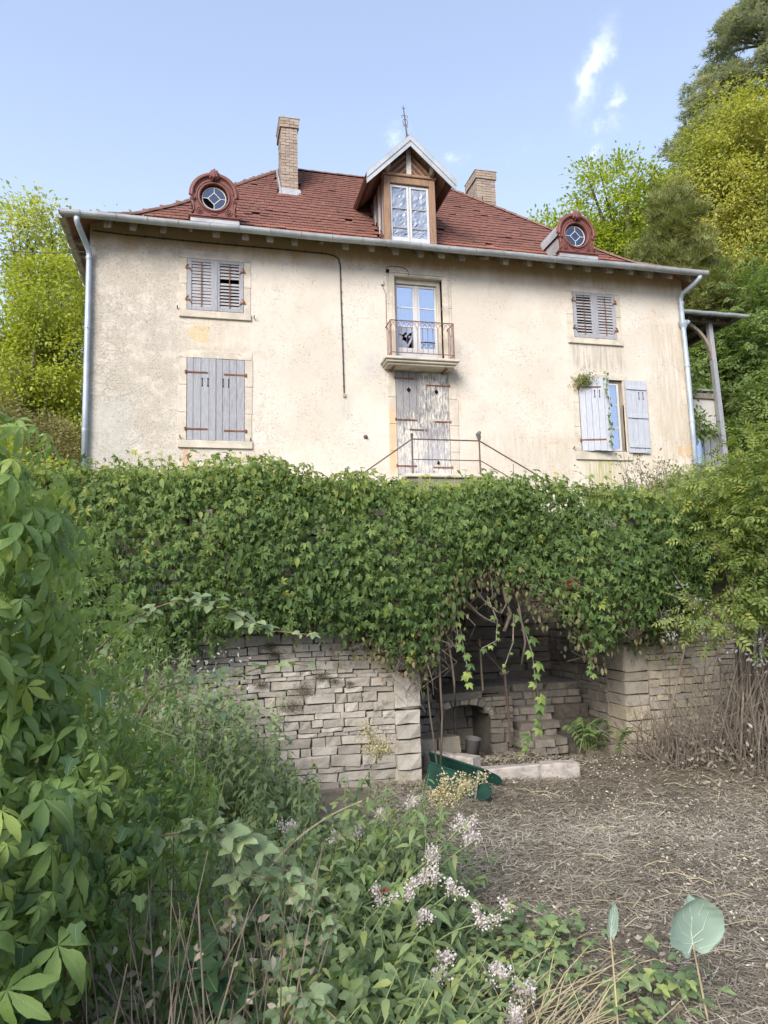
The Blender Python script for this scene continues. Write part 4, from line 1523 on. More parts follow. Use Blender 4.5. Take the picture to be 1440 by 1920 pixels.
# ------------------------------------------------------------------ zinc bull's-eye dormers
def oculus(dx, dz, broken):
    c = Vector((.11 + dx, 14.13, 9.80 + dz))

    def P(x, z, y=0): return (c.x + x, c.y + y, c.z + z)
    # face plate with the round hole: ring of quads between the outline and the circle
    N = 48
    m = MB()
    out, inn = [], []
    for k in range(N):
        t = 2 * math.pi * k / N
        ct, st_ = math.cos(t), math.sin(t)
        # outline radius: round head, waisted body flaring to the base
        if st_ > -.05:
            r = .435
            p = (r * ct, r * st_ + .03)
        else:
            z = max(-.42, -.42 if abs(ct) < .72 else -.60 * abs(st_))
            hw = .385 + .10 * max(0, (-z - .22) / .2) ** 2
            if z <= -.42:
                p = (max(-hw, min(hw, ct / max(1e-6, -st_) * .42)), -.42)
            else:
                p = (math.copysign(hw, ct), z)
        out.append(p)
        inn.append((.275 * ct, .275 * st_))
    for k in range(N):
        k2 = (k + 1) % N
        m.poly([P(*inn[k]), P(*inn[k2]), P(*out[k2]), P(*out[k])])
        m.poly([P(*out[k]), P(*out[k2]), P(*out[k2], .12), P(*out[k], .12)])
        m.poly([P(*inn[k2]), P(*inn[k]), P(*inn[k], .12), P(*inn[k2], .12)])
    root = m.build('oculus_dormer', 'red_zinc', house)
    circ = lambda r, y, z0=0, a0=0, a1=2 * math.pi, n=40: [P(r * math.cos(a0 + (a1 - a0) * i / n), z0 + r * math.sin(a0 + (a1 - a0) * i / n), y) for i in range(n if a1 - a0 > 6.2 else n + 1)]
    MB().tube(circ(.30, -.005), .026, 6, closed=True).tube(circ(.345, -.002), .012, 5, closed=True).build('ring_moulding', 'red_zinc', root, smooth=True)
    MB().tube(circ(.435, -.02, .03, -.12, math.pi + .12), .036, 7).tube(circ(.475, .0, .03, -.05, math.pi + .05), .024, 6).tube(circ(.385, -.006, .03, .1, math.pi - .1), .012, 5).build('arch_moulding', 'red_zinc', root, smooth=True)
    for s in (-1, 1):
        sp = [P(s * (.425 + .055 * (1 - i / 26) * math.cos(.34 * i + 1.2)), -.06 + .055 * (1 - i / 26) * math.sin(.34 * i + 1.2), -.035) for i in range(24)]
        MB().tube(sp, .017, 5).lathe([(0, -.05), (.018, -.045), (.02, 0)], P(s * .425, -.06), 8, axis=1).build('scroll', 'red_zinc', root, smooth=True)
        MB().tube([P(s * .425, -.12, -.02), P(s * .405, -.22, -.015), P(s * .40, -.30, -.012), P(s * .44, -.38, -.012)], [.03, .018, .016, .022], 6).build('side_moulding', 'red_zinc', root, smooth=True)
        rc = P(s * .285, -.315)
        m = MB().tube([(rc[0] + .068 * math.cos(t), rc[1] - .004, rc[2] + .068 * math.sin(t)) for t in [2 * math.pi * i / 16 for i in range(16)]], .009, 5, closed=True)
        for i in range(6):
            t = math.pi * i / 3
            m.tube([(rc[0] + .012 * math.cos(t), rc[1] - .012, rc[2] + .012 * math.sin(t)), (rc[0] + .045 * math.cos(t + .4), rc[1] - .008, rc[2] + .045 * math.sin(t + .4))], [.014, .008], 5)
        m.build('rosette', 'red_zinc', root, smooth=True)
    m = MB()
    for i in range(7):
        t = math.pi / 2 + (i - 3) * .42
        L = .15 - .02 * abs(i - 3)
        m.tube([P(0, .40, -.05), P(.6 * L * math.cos(t), .40 + .6 * L * math.sin(t), -.065), P(L * math.cos(t), .43 + L * math.sin(t), -.045)], [.02, .03, .022], 6)
    m.tube([P(0, .36, -.055), P(0, .48, -.075)], [.05, .03], 6)
    for s in (-1, 1):
        m.tube([P(s * .05, .36, -.04), P(s * .08, .40, -.05), P(s * .06, .45, -.05)], .022, 5)
        m.lathe([(0, -.075), (.02, -.065), (.022, -.03)], P(s * .03, .345), 6, axis=1)
    m.build('palmette', 'red_zinc', root, smooth=True)
    MB().box(c.x - .50, c.x + .52, c.y - .06, c.y + .10, c.z - .455, c.z - .42).box(c.x - .48, c.x + .50, c.y - .04, c.y + .10, c.z - .485, c.z - .456).box(c.x - .06, c.x + .06, c.y - .02, c.y - .001, c.z - .39, c.z - .35).build('base_moulding', 'red_zinc', root, bevel=.008)
    MB().box(c.x - .46, c.x + .50, c.y - .03, c.y + .12, c.z - .56, c.z - .486).build('base_flashing', 'zinc', root)
    # white glazing bars: ring, diamond, four spokes; panes between
    fr = MB().tube(circ(.235, .06), .012, 5, closed=True).build('glazing_frame', 'window_white', root)
    D = .125
    dia = [P(D, 0, .06), P(0, D, .06), P(-D, 0, .06), P(0, -D, .06)]
    for i in range(4):
        MB().tube([dia[i], dia[(i + 1) % 4]], .009, 4).build('glazing_bar', 'window_white', fr)
        t = i * math.pi / 2
        MB().tube([dia[i], P(.235 * math.cos(t), .235 * math.sin(t), .06)], .009, 4).build('glazing_bar', 'window_white', fr)
    MB().poly([P(D, 0, .064), P(0, D, .064), P(-D, 0, .064), P(0, -D, .064)][::-1]).build('pane', 'glass_dark', fr)
    for i in range(4):
        if broken and i == 2:
            continue
        arc = [P(.235 * math.cos(i * math.pi / 2 + t), .235 * math.sin(i * math.pi / 2 + t), .064) for t in [math.pi / 2 * k / 7 for k in range(8)]]
        MB().poly(([dia[i][:1] + (c.y + .064,) + dia[i][2:]] + arc + [dia[(i + 1) % 4][:1] + (c.y + .064,) + dia[(i + 1) % 4][2:]])[::-1]).build('pane', 'glass_dark', fr)
    MB().tube([P(0, 0, .5), P(0, 0, .52)], .29, 20).build('dark_interior', 'room', root)
    # zinc barrel running back to the roof
    m = MB()
    na = 16
    for i in range(na):
        t0, t1 = math.pi * i / na, math.pi * (i + 1) / na
        r = .45
        m.poly([P(r * math.cos(t0), .03 + r * math.sin(t0), .0), P(r * math.cos(t1), .03 + r * math.sin(t1), .0), P(r * math.cos(t1), .03 + r * math.sin(t1), 1.35), P(r * math.cos(t0), .03 + r * math.sin(t0), 1.35)])
    for s in (-1, 1):
        m.poly([P(s * .45, .03, 0), P(s * .45, .03, 1.35), P(s * .45, -.02, 1.35), P(s * .45, -.02, 0)])
    m.build('zinc_barrel', 'zinc_white', root, smooth=True)
    m = MB()
    for s in (-1, 1):
        m.prism([P(s * .385, -.02, .12), P(s * .385, -.02, 1.2), P(s * .385, -.44, .12)], (s * .02, 0, 0))
    m.build('zinc_side', 'zinc', root)
    return root


oculus(0, 0, True)
oculus(8.08, -.0, False)

# ------------------------------------------------------------------ double entrance steps with iron rail
st = thing('entrance_steps', 'grey stone landing and double steps with a rusty iron handrail before the flaked door', 'steps', (4.5, 13.6, 3.1))
MB().box(3.66, 5.42, 12.95, 14.47, 3.0, 3.90).build('landing', 'rubble_dark', st, bevel=.02)
MB().box(3.62, 5.46, 12.90, 14.47, 3.902, 3.97).build('landing_slab', 'stone_trim', st, bevel=.015)
for s, x0 in ((-1, 3.62), (1, 5.46)):
    for k in range(4):
        xa_, xb_ = x0 + s * .29 * k, x0 + s * .29 * (k + 1)
        MB().box(min(xa_, xb_) + .001, max(xa_, xb_) - .001, 12.98, 14.42, 3.0, 3.79 - .17 * k).build('step', 'stone_trim', st, bevel=.012)
ra = MB().tube([(3.86, 13.2, 4.70), (5.23, 13.2, 4.70)], .014, 6).build('handrail', 'iron', st)
MB().tube([(3.87, 13.2, 4.30), (5.23, 13.2, 4.30)], .010, 6).build('lower_rail', 'iron', st)
MB().tube([(3.85, 13.2, 4.70), (2.6, 13.2, 3.82)], .014, 6).build('handrail', 'iron', st)
MB().tube([(5.24, 13.2, 4.70), (6.95, 13.2, 3.75)], .014, 6).build('handrail', 'iron', st)
MB().tube([(5.25, 13.2, 4.30), (6.9, 13.2, 3.40)], .010, 6).build('lower_rail', 'iron', st)
for x, big in ((3.85, 0), (5.235, 1)):
    MB().tube([(x, 13.2, 3.95), (x, 13.2, 4.74)], .016, 6).lathe([(0, 0), (.028, .0), (.02, .02), (.035 + .015 * big, .05), (.02, .085), (0, .09)], (x, 13.2, 4.73), 8).build('rail_post', 'iron', st)
MB().tube([(5.24, 13.2, 4.72), (5.21, 13.18, 4.83), (5.26, 13.19, 4.88)], [.03, .05, .03], 6).build('knob_lump', 'bucket', st)
MB().tube([(5.98, 13.3, 3.2), (5.985, 13.3, 4.28)], .006, 5).build('iron_rod', 'iron', st)

# ------------------------------------------------------------------ timber porch on the right side of the house
po = thing('timber_porch', 'weathered timber porch with slate lean-to roof beside the house', 'porch', (13.0, 17.5, 4.6))
MB().tube([(13.62, 16.5, 4.4), (13.56, 16.5, 6.5), (13.46, 16.5, 8.98)], [.10, .092, .085], 4).build('post', 'grey_wood', po)
MB().tube([(13.62, 19.6, 4.4), (13.5, 19.6, 8.98)], .085, 4).build('post', 'beam_wood', po)
MB().tube(bez((13.47, 16.5, 7.95), (13.42, 16.5, 8.65), (12.72, 16.5, 8.97), 8), .06, 4).build('brace', 'beam_wood', po)
MB().box(11.2, 14.1, 16.42, 16.56, 8.96, 9.08).box(13.4, 13.55, 16.57, 20.2, 8.95, 9.08).build('wall_plate', 'eave_wood', po)
MB().prism([(11.15, 16.2, 9.10), (14.35, 16.2, 9.10), (14.35, 20.4, 9.10), (11.15, 20.4, 9.10)], (0, 0, .03)).prism([(11.15, 16.2, 9.132), (14.35, 16.2, 9.132), (14.35, 20.4, 9.132), (11.15, 20.4, 9.7)], (0, 0, .05)).build('roof', 'slate', po)
for k in range(7):
    MB().box(11.3 + k * .45, 11.39 + k * .45, 16.3, 20.3, 8.99 + .0, 9.098).build('rafter', 'eave_wood', po)
gutter('gutter', (11.2, 16.13, 9.12), (14.4, 16.13, 9.12), .075, 'zinc', parent=po, step=.8)
MB().tube([(12.2, 17.9, 8.62), (13.5, 17.6, 8.45)], .05, 4).build('rail', 'grey_wood', po)
MB().tube([(12.4, 17.5, 7.6), (13.4, 17.5, 8.35)], .035, 4).build('rail', 'eave_wood', po)
MB().box(12.0, 13.56, 16.58, 16.68, 7.08, 7.13).build('rail', 'grey_wood', po)
MB().box(12.0, 13.56, 16.56, 16.70, 6.86, 7.0).build('rail', 'beam_wood', po)
MB().box(11.4, 13.53, 16.62, 16.72, 5.97, 6.85).build('infill_panel', 'old_white', po)
MB().box(11.4, 13.55, 16.58, 16.72, 5.84, 5.96).build('sill_beam', 'beam_wood', po)
MB().box(12.2, 13.1, 16.66, 16.70, 4.9, 5.83).build('pane', 'glass', po)
MB().box(11.5, 13.5, 17.3, 17.35, 4.4, 6.0).build('curtain', 'curtain', po)
for k in range(5):
    MB().box(13.08 + k * .105, 13.17 + k * .105, 16.60 + .02 * (k % 2), 16.65 + .02 * (k % 2), 4.5, 5.82).build('plank', 'grey_wood', po)
MB().box(12.1, 13.2, 16.60, 16.66, 5.0, 5.06).build('window_sill', 'grey_wood_pale', po)

# overhead wire from the house to the left
wr = [vec((-2.35 - 6.65 * t, 14.42 + 11.58 * t, 8.55 + 6.05 * t - 1.3 * t * (1 - t))) for t in [i / 20 for i in range(21)]]
tag(MB().tube(wr, .011, 5).build('overhead_wire', 'cable'), 'thin dark overhead wire running from the left house corner past the trees', 'wire')
# ------------------------------------------------------------------ dry-stone walls
def stone_shape():
    """irregular block in a unit cube: front at y=-0.5 with worn arrises"""
    m = MB()
    j = lambda s: random.uniform(-s, s)
    c = .035
    def ring(y, i, e):
        return [(sx * (.5 - i) + j(e), y + j(e * .6), sz * (.5 - i) + j(e * 1.6)) for sx, sz in ((-1, -1), (0, -1.0), (1, -1), (1, 1), (0, 1.0), (-1, 1))]
    A = ring(-.5, c, .045)
    B = ring(-.42, 0.0, .035)
    Cc = ring(.5, .03, .01)
    m.v = A + B + Cc
    n = 6
    m.f = [(5, 4, 1, 0), (4, 3, 2, 1)]
    for base in (0, 6):
        for k in range(n):
            k2 = (k + 1) % n
            m.f.append((base + k, base + k2, base + 6 + k2, base + 6 + k))
    m.f = [f[::-1] if i < 2 else f for i, f in enumerate(m.f)]
    return m


STONE = {}
for mt in ('rubble', 'rubble_dark', 'rubble_ochre'):
    STONE[mt] = []
    for v in range(9):
        me = stone_shape().mesh('stone')
        me.materials.append(MATS[mt])
        STONE[mt].append(me)


def stone_panel(root, O, U, N, width, z0, z1, mat, hr=(.034, .098), lr=(.09, .30), depth=.22, keep=None, single=None, name='stone', wav=.016, gap=.005, proud=.011):
    """coursed rubble on the plane through O along U, facing N; returns number of single stones"""
    O, U, N = Vector(O), Vector(U).normalized(), Vector(N).normalized()
    Z = Vector((0, 0, 1))
    Yb = -N
    sv, st_, sa = [], [], []
    cnt = 0
    z = z0
    ph = random.uniform(0, 6)
    while z < z1 - .02:
        h = random.uniform(*hr)
        if z + h > z1 - .03:
            h = z1 - z
        u = -random.uniform(0, lr[0])
        while u < width - .01:
            L = random.uniform(*lr) * (1.15 if h > .085 else 1)
            L = min(L, h * 5.2)
            if u + L > width - .05:
                L = width - u
            parts = [(z, h)]
            if h > .085 and random.random() < .28:      # two thin stones in one course
                f = random.uniform(.4, .6)
                parts = [(z, h * f), (z + h * f, h * (1 - f))]
            for zz, hh in parts:
                u0 = max(u, 0)
                LL = u + L - u0
                uc, zc = u0 + LL / 2, zz + hh / 2
                if LL < .03 or (keep and not keep(uc, zc)):
                    continue
                zc += wav * math.sin(uc * 2.3 + ph) + random.gauss(0, .002)
                dp = random.uniform(-proud, proud * .4)
                tw = random.gauss(0, .02)
                X = (U * math.cos(tw) + Z * math.sin(tw))
                Zr = X.cross(Yb)
                Zr = Zr if Zr.z > 0 else -Zr
                Yr = (Yb + U * random.gauss(0, .03) + Z * random.gauss(0, .03)).normalized()
                M = frame_mat(O + U * uc + Z * (zc - O.z) + Yb * (depth / 2 + dp), X, Yr, Zr, LL - gap * random.uniform(.4, 1.5), depth, hh - gap * random.uniform(.2, 1.2))
                me = random.choice(STONE[mat])
                if single and single(uc, zc) and cnt < 300:
                    piece(name, me, M, root)
                    cnt += 1
                else:
                    A = np.array(M)
                    V = np.array([v.co for v in me.vertices])
                    T = []
                    for p in me.polygons:
                        q = list(p.vertices)
                        T += [(q[0], q[i], q[i + 1]) for i in range(1, len(q) - 1)]
                    T = np.array(T) + sum(len(x) for x in sv)
                    sv.append(V @ A[:3, :3].T + A[:3, 3])
                    st_.append(T)
                    sa.append(np.full(len(V), random.random()))
            u += L
        z += h
    if sv:
        me = fast_mesh(name + '_field', np.concatenate(sv), np.concatenate(st_), {'tint': np.concatenate(sa)}, smooth=False)
        me.materials.append(MATS[mat])
        o = link(bpy.data.objects.new(name + '_field', me), root)
        o['kind'] = 'stuff'
    return cnt


YW, XA, XB = 6.3, 1.83, 4.0
YP = 6.5                                    # face of the right pier
YN = 8.1                                    # back of the niche
wl = thing('stone_wall', 'pale grey dry-stone retaining wall left of the vaulted niche, creeper over its top', 'stone wall', (-.5, 6.5, 0))
MB().box(-9, XA - .02, YW + .035, 8.35, -.3, 2.42).build('wall_core', 'joint', wl)
stone_panel(wl, (-.15, YW, 0), (1, 0, 0), (0, -1, 0), XA + .15 - .22, -.05, 1.62, 'rubble', single=lambda u, z: z < 1.5)
stone_panel(wl, (-.15, YW + .003, 0), (1, 0, 0), (0, -1, 0), XA + .15, 1.62, 2.42, 'rubble', single=None)
stone_panel(wl, (-9, YW, 0), (1, 0, 0), (0, -1, 0), 8.85, -.05, 2.42, 'rubble', hr=(.08, .13), lr=(.2, .5), single=None)
for k, (z0, z1, wd) in enumerate(((-.05, .14, .20), (.14, .27, .25), (.27, .40, .21), (.40, .52, .26), (.52, .64, .22), (.64, .98, .20), (.98, 1.12, .26), (1.12, 1.27, .22), (1.27, 1.45, .24), (1.45, 1.62, .21))):
    me = random.choice(STONE['rubble'])
    piece('quoin', me, frame_mat((XA - .115, YW + .17, (z0 + z1) / 2), (1, 0, 0), (0, 1, 0), (0, 0, 1), .235 - .01 * (k % 2), .40 + .02 * (k % 2), z1 - z0 - .008), wl)

wr_ = thing('stone_wall', 'ochre-stained dry-stone wall and pier right of the vaulted niche, above the dry brush', 'stone wall', (6, 6.8, 0))
MB().box(XB + .08, 13, YP + .035, 8.35, -.3, 2.42).build('wall_core', 'joint', wr_)
stone_panel(wr_, (XB + .26, YP, 0), (1, 0, 0), (0, -1, 0), 1.9, -.05, 2.42, 'rubble_ochre', hr=(.055, .12), single=lambda u, z: z < 2.1 and u < 1.5)
stone_panel(wr_, (XB + 2.16, YP, 0), (1, 0, 0), (0, -1, 0), 6.5, -.05, 2.42, 'rubble', hr=(.08, .13), lr=(.2, .5), single=None)
z = -.05
k = 0
for h in (.2, .12, .1, .14, .11, .13, .09, .28, .10, .09, .12, .10, .14, .2, .2, .2, .12):
    piece('quoin', random.choice(STONE['rubble_ochre']), frame_mat((XB + .13, YP + .17, z + h / 2), (1, 0, 0), (0, 1, 0), (0, 0, 1), .265 - .0 * (k % 2), .36, h - .007), wr_)
    z += h
    k += 1

ni = thing('stone_niche', 'dark vaulted stone niche with small arch, ledge and rough steps under hanging creeper', 'grotto', (2.9, 7.3, 0))
MB().box(XB + .07, XB + .30, YP + .2, 8.4, -.3, 2.3).box(XA - .3, XB + .3, YN + .08, 8.5, -.3, 2.3).build('wall_core', 'joint', ni)
stone_panel(ni, (XB, YP + .34, 0), (0, 1, 0), (-1, 0, 0), YN - YP - .34, -.05, 2.4, 'rubble_dark', hr=(.06, .12), lr=(.14, .4), depth=.2, single=lambda u, z: z < 1.6, gap=.005, proud=.012)
stone_panel(ni, (XA, YN, 0), (1, 0, 0), (0, -1, 0), XB - XA, .60, 1.9, 'rubble_dark', hr=(.08, .17), lr=(.25, .6), single=lambda u, z: True, name='back_stone', proud=.03)
stone_panel(ni, (XA - .01, YN, 0), (0, -1, 0), (1, 0, 0), YN - YW - .45, .0, 1.9, 'rubble_dark', hr=(.08, .14), lr=(.2, .4), single=None, name='side_stone')


# vault: low segmental barrel, cut stones on the front edge
def vz(x):
    t = (x - XA) / (XB - XA)
    return 1.16 + .58 * math.sqrt(max(0, 1 - (2 * t - .96) ** 2 * .98))


N = 18
m = MB()
xs_ = [XA - .02 + (XB - XA + .04) * i / N for i in range(N + 1)]
for i in range(N):
    if xs_[i + 1] > 3.2:
        continue
    m.poly([(xs_[i], YW + .2, vz(xs_[i])), (xs_[i], YN + .1, vz(xs_[i])), (xs_[i + 1], YN + .1, vz(xs_[i + 1])), (xs_[i + 1], YW + .2, vz(xs_[i + 1]))])
m.build('vault', 'rubble_dark', ni)
for i in range(N):
    a_, b_ = xs_[i], xs_[i + 1]
    za, zb_ = vz(a_), vz(b_)
    d1 = Vector((b_ - a_, 0, zb_ - za))
    L = d1.length
    X = d1.normalized()
    Zr = Vector((-X.z, 0, X.x))
    c = Vector(((a_ + b_) / 2, YW + .18, (za + zb_) / 2)) + Zr * .12
    piece('voussoir', random.choice(STONE['rubble_ochre']), frame_mat(c, X, (0, 1, 0), Zr, L - .006, .36, .25), ni)
stone_panel(ni, (XA, YW + .02, 0), (1, 0, 0), (0, -1, 0), XB - XA + .3, 1.2, 2.42, 'rubble', keep=lambda u, z: z > vz(XA + u) + .22, single=None, name='spandrel_stone')
MB().box(XA - .1, 3.16, YW + .3, 8.3, 2.05, 2.40).build('fill', 'joint', ni)

# ledge wall with the small arch, platform on top
ax0, ax1, YA = 2.26, 2.80, 7.08
acx, ar = (ax0 + ax1) / 2, (ax1 - ax0) / 2


SPR, RISE = .41, .125
stone_panel(ni, (XA, YA, 0), (1, 0, 0), (0, -1, 0), ax0 - XA, -.02, .44, 'rubble_dark', hr=(.05, .10), lr=(.1, .22), single=lambda u, z: True, name='ledge_stone')
stone_panel(ni, (ax1, YA, 0), (1, 0, 0), (0, -1, 0), 3.05 - ax1, -.02, .44, 'rubble_dark', hr=(.05, .10), lr=(.1, .22), single=lambda u, z: True, name='ledge_stone')
n = 9
arc = lambda t, r: Vector((acx - (ar + r * .6) * math.cos(t), YA - .004, SPR + (RISE + r) * math.sin(t)))
for i in range(n):
    t0, t1 = math.pi * i / n, math.pi * (i + 1) / n
    a0, a1, b0, b1 = arc(t0, 0), arc(t1, 0), arc(t0, .085), arc(t1, .085)
    sh = (a1 - a0) * .04
    MB().prism([tuple(a0 + sh), tuple(a1 - sh), tuple(b1 - sh), tuple(b0 + sh)], (0, .2, 0)).build('arch_stone', 'rubble_ochre' if i % 3 else 'rubble_dark', ni, bevel=.008)
stone_panel(ni, (XA, YA, 0), (1, 0, 0), (0, -1, 0), ax0 - XA + .06, .44, .60, 'rubble_dark', hr=(.05, .09), lr=(.1, .22), single=lambda u, z: True, name='ledge_stone')
stone_panel(ni, (ax1 - .06, YA, 0), (1, 0, 0), (0, -1, 0), 3.05 - ax1 + .06, .44, .60, 'rubble_dark', hr=(.05, .09), lr=(.1, .22), single=lambda u, z: True, name='ledge_stone')
MB().prism([tuple(arc(math.pi * i / 12, .08) + Vector((0, .02, 0))) for i in range(13)] + [(ax1 + .08, YA + .016, .60), (ax0 - .08, YA + .016, .60)], (0, .15, 0)).build('spandrel', 'rubble_dark', ni)
# recess behind the arch
m = MB()
for i in range(10):
    t0, t1 = math.pi * i / 10, math.pi * (i + 1) / 10
    q = lambda t, y: (acx - ar * math.cos(t), y, SPR + RISE * math.sin(t))
    m.poly([q(t0, YA + .05), q(t0, 7.75), q(t1, 7.75), q(t1, YA + .05)])
for x in (ax0, ax1):
    m.poly([(x, YA + .05, -.1), (x, 7.75, -.1), (x, 7.75, SPR), (x, YA + .05, SPR)])
m.build('recess', 'rubble_dark', ni)
stone_panel(ni, (ax0 - .02, 7.6, 0), (1, 0, 0), (0, -1, 0), ax1 - ax0 + .04, -.05, .56, 'rubble_ochre', hr=(.07, .12), lr=(.15, .3), depth=.12, single=lambda u, z: True, name='recess_stone')
for k, (x0, x1) in enumerate(((XA, 2.2), (2.205, 2.75), (2.755, 3.2), (3.205, 3.6), (3.605, XB))):
    yy = YA - .03 if x1 < 3.1 else 7.42 + .03 * (k % 2)
    piece('platform_slab', random.choice(STONE['rubble_dark']), frame_mat(((x0 + x1) / 2, (yy + YN) / 2, .625), (1, 0, 0), (0, 1, 0), (0, 0, 1), x1 - x0 - .008, YN - yy, .075), ni)
MB().box(3.05, XB - .02, 7.35, YN, -.1, .585).build('platform_core', 'joint', ni)
# rough steps
for k, (y0, z1, xa_, xb_) in enumerate(((7.30, .60, 2.98, 4.10), (7.14, .465, 2.97, 3.68), (6.98, .335, 3.05, 3.66), (6.80, .20, 3.02, 3.64))):
    for lay, hh in ((0, .07), (1, .075)):
        x = xa_ + .03 * lay * (-1) ** k
        while x < xb_ - .14 - .05:
            L = min(random.uniform(.10, .26), xb_ - .14 - x)
            piece('step_stone', random.choice(STONE['rubble_dark']), frame_mat((x + L / 2, y0 + .13 + random.gauss(0, .012), z1 - .0375 - .072 * (1 - lay)), (1, 0, random.gauss(0, .02)), (0, 1, random.gauss(0, .03)), (0, 0, 1), L - .008, .30, hh - .006), ni)
            x += L
    MB().box(xa_ + .02, XB - .04, y0 + .05, 7.4, -.1, z1 - .006).build('step_core', 'joint', ni)
for k, (x0, x1) in enumerate(((1.95, 2.17), (2.175, 2.40))):
    piece('side_block', random.choice(STONE['rubble_ochre']), frame_mat(((x0 + x1) / 2, 6.98, .19), (1, 0, .02), (0, 1, 0), (0, 0, 1), x1 - x0, .22, .15), ni)
    piece('side_block', random.choice(STONE['rubble_dark']), frame_mat(((x0 + x1) / 2 - .03, 6.98, .05), (1, 0, 0), (0, 1, 0), (0, 0, 1), x1 - x0 + .03, .24, .13), ni)
MB().box(3.62, XB + .02, 6.62, 7.35, -.1, .12).build('earth_bank', 'soil', ni, bevel=.05)

# ------------------------------------------------------------------ things in and before the niche
def kerb(pts, h, t, label):
    kb = thing('stone_kerb', label, 'kerb', (2.8, 6.1, 0))
    for i in range(len(pts) - 1):
        a_, b_ = Vector(pts[i]), Vector(pts[i + 1])
        d_ = b_ - a_
        L = d_.length
        X = d_.normalized()
        me = stone_shape().mesh('kerb_block')
        me.materials.append(MATS['concrete'])
        zt = h * (1 + .12 * math.sin(i * 2.1))
        piece('kerb_block', me, frame_mat((a_ + b_) / 2 + Vector((0, 0, zt / 2 - .04)), X, Vector((-X.y, X.x, 0)), (0, 0, 1), L - .006, t, zt + .08), kb)


kerb([(2.33, 6.17, 0), (2.86, 6.11, 0), (3.20, 6.06, 0)], .135, .15, 'low pale concrete kerb edging the planted mound before the niche')
kerb([(2.02, 6.72, 0), (2.17, 6.45, 0), (2.31, 6.20, 0)], .2, .13, 'short pale kerb running back behind the green trough')

tr = thing('green_trough', 'long green metal feed trough lying tilted on the ground before the niche', 'trough', (2.1, 6.0, 0))


def plate(p0, p1, h0, h1, lean, name):
    p0, p1 = Vector(p0), Vector(p1)
    ax = (p1 - p0).normalized()
    L = (p1 - p0).length
    sd = ax.cross(Vector((0, 0, 1))).normalized()
    up = (Vector((0, 0, 1)) + sd * lean).normalized()
    pts = [p0, p1 - ax * .10]
    for k in range(7):
        t = -math.pi / 2 + math.pi * k / 6
        pts.append(p1 - ax * .10 + ax * (.12 * math.cos(t)) + up * (h1 / 2 + h1 / 2 * math.sin(t)))
    pts.append(p0 + up * h0)
    MB().prism([tuple(p) for p in pts], tuple(sd * .007)).build(name, 'green_paint', tr)
    MB().tube([tuple(p0 + up * h0), tuple(p1 - ax * .10 + up * h1)], .012, 6).build('rolled_edge', 'green_paint', tr)


plate((1.99, 6.47, .06), (2.43, 5.95, .015), .19, .12, .35, 'side_panel')
plate((1.80, 6.10, .04), (2.15, 5.55, .01), .19, .14, -.35, 'side_panel')
MB().prism([(1.80, 6.10, .04), (2.10, 5.62, .012), (2.38, 5.99, .017), (1.99, 6.47, .06)], (0, 0, .008)).build('bottom_panel', 'green_paint', tr)
MB().tube([(2.08, 5.66, .0), (2.105, 5.62, .24)], .01, 6).build('bracket', 'bucket', tr)

bk = MB().lathe([(.0, 0), (.062, 0), (.075, .19), (.082, .195), (.078, .2), (.07, .195), (.058, .02)], (0, 0, 0), 14).build('bucket', 'bucket', None, smooth=True)
bk.location = (2.50, 6.86, .06)
bk.rotation_euler = (.12, .1, 0)
tag(bk, 'small grey bucket standing on the mound below the little arch', 'bucket')
for nm, p, r, lab in (('iron_pole', [(2.27, 7.02, .22), (2.25, 7.02, .75), (2.235, 7.0, 1.12)], .013, 'thin rusty pole leaning left of the little arch'),
                      ('iron_pole', [(2.47, 7.2, -.02), (2.46, 7.2, .55)], .016, 'dark upright pipe standing inside the little arch'),
                      ('iron_pole', [(2.755, 7.14, .66), (2.74, 7.14, 1.18)], .011, 'straight light brown rod standing on the niche ledge'),
                      ('iron_pole', [(2.92, 6.86, .16), (2.90, 6.86, .60), (2.885, 6.86, .86)], .013, 'brown pole with hooked top planted at the foot of the rough steps')):
    tag(MB().tube(p, r, 6).build(nm, 'iron' if 'straight' not in lab else 'straw_stem'), lab, 'pole')
tag(MB().tube(bez((2.62, 7.3, 1.25), (2.78, 7.05, 1.05), (2.89, 6.87, .85), 10), .006, 5).tube([(2.83, 6.85, .86), (2.86, 6.85, .84), (2.90, 6.85, .845), (2.93, 6.86, .87)], .01, 5).build('rusty_cable', 'iron'), 'dark bent cable hanging from the vault to the hooked pole', 'cable')

# moss cushions on the left wall
ms_ = thing('moss_patch', 'dark brown moss cushions dotted over the bare pale stone wall', 'moss', (.8, 6.27, .9))
P_ = []
for c, s, n_ in (((.80, 6.272, .86), .045, 900), ((.95, 6.272, .97), .03, 500), ((1.06, 6.272, .93), .022, 300), ((.70, 6.272, .73), .04, 800), ((.52, 6.272, 1.24), .028, 420), ((.56, 6.272, 1.17), .028, 400), ((.45, 6.272, .93), .026, 380), ((1.2, 6.272, .90), .016, 160)):
    P_.append(np.array(c) + rng.normal(size=(n_, 3)) * np.array([s * 1.3, .006, s * .75]))
P_ = np.concatenate(P_)
scatter('cushions', P_, norm(rng.normal(size=P_.shape) + np.array([0, -1.2, .3])), norm(rng.normal(size=P_.shape)), rng.uniform(.006, .012, len(P_)), T_DIA, 'moss', ms_, kind='stuff')
# ------------------------------------------------------------------ trees
def rdir(n):
    return norm(rng.normal(size=(n, 3)))


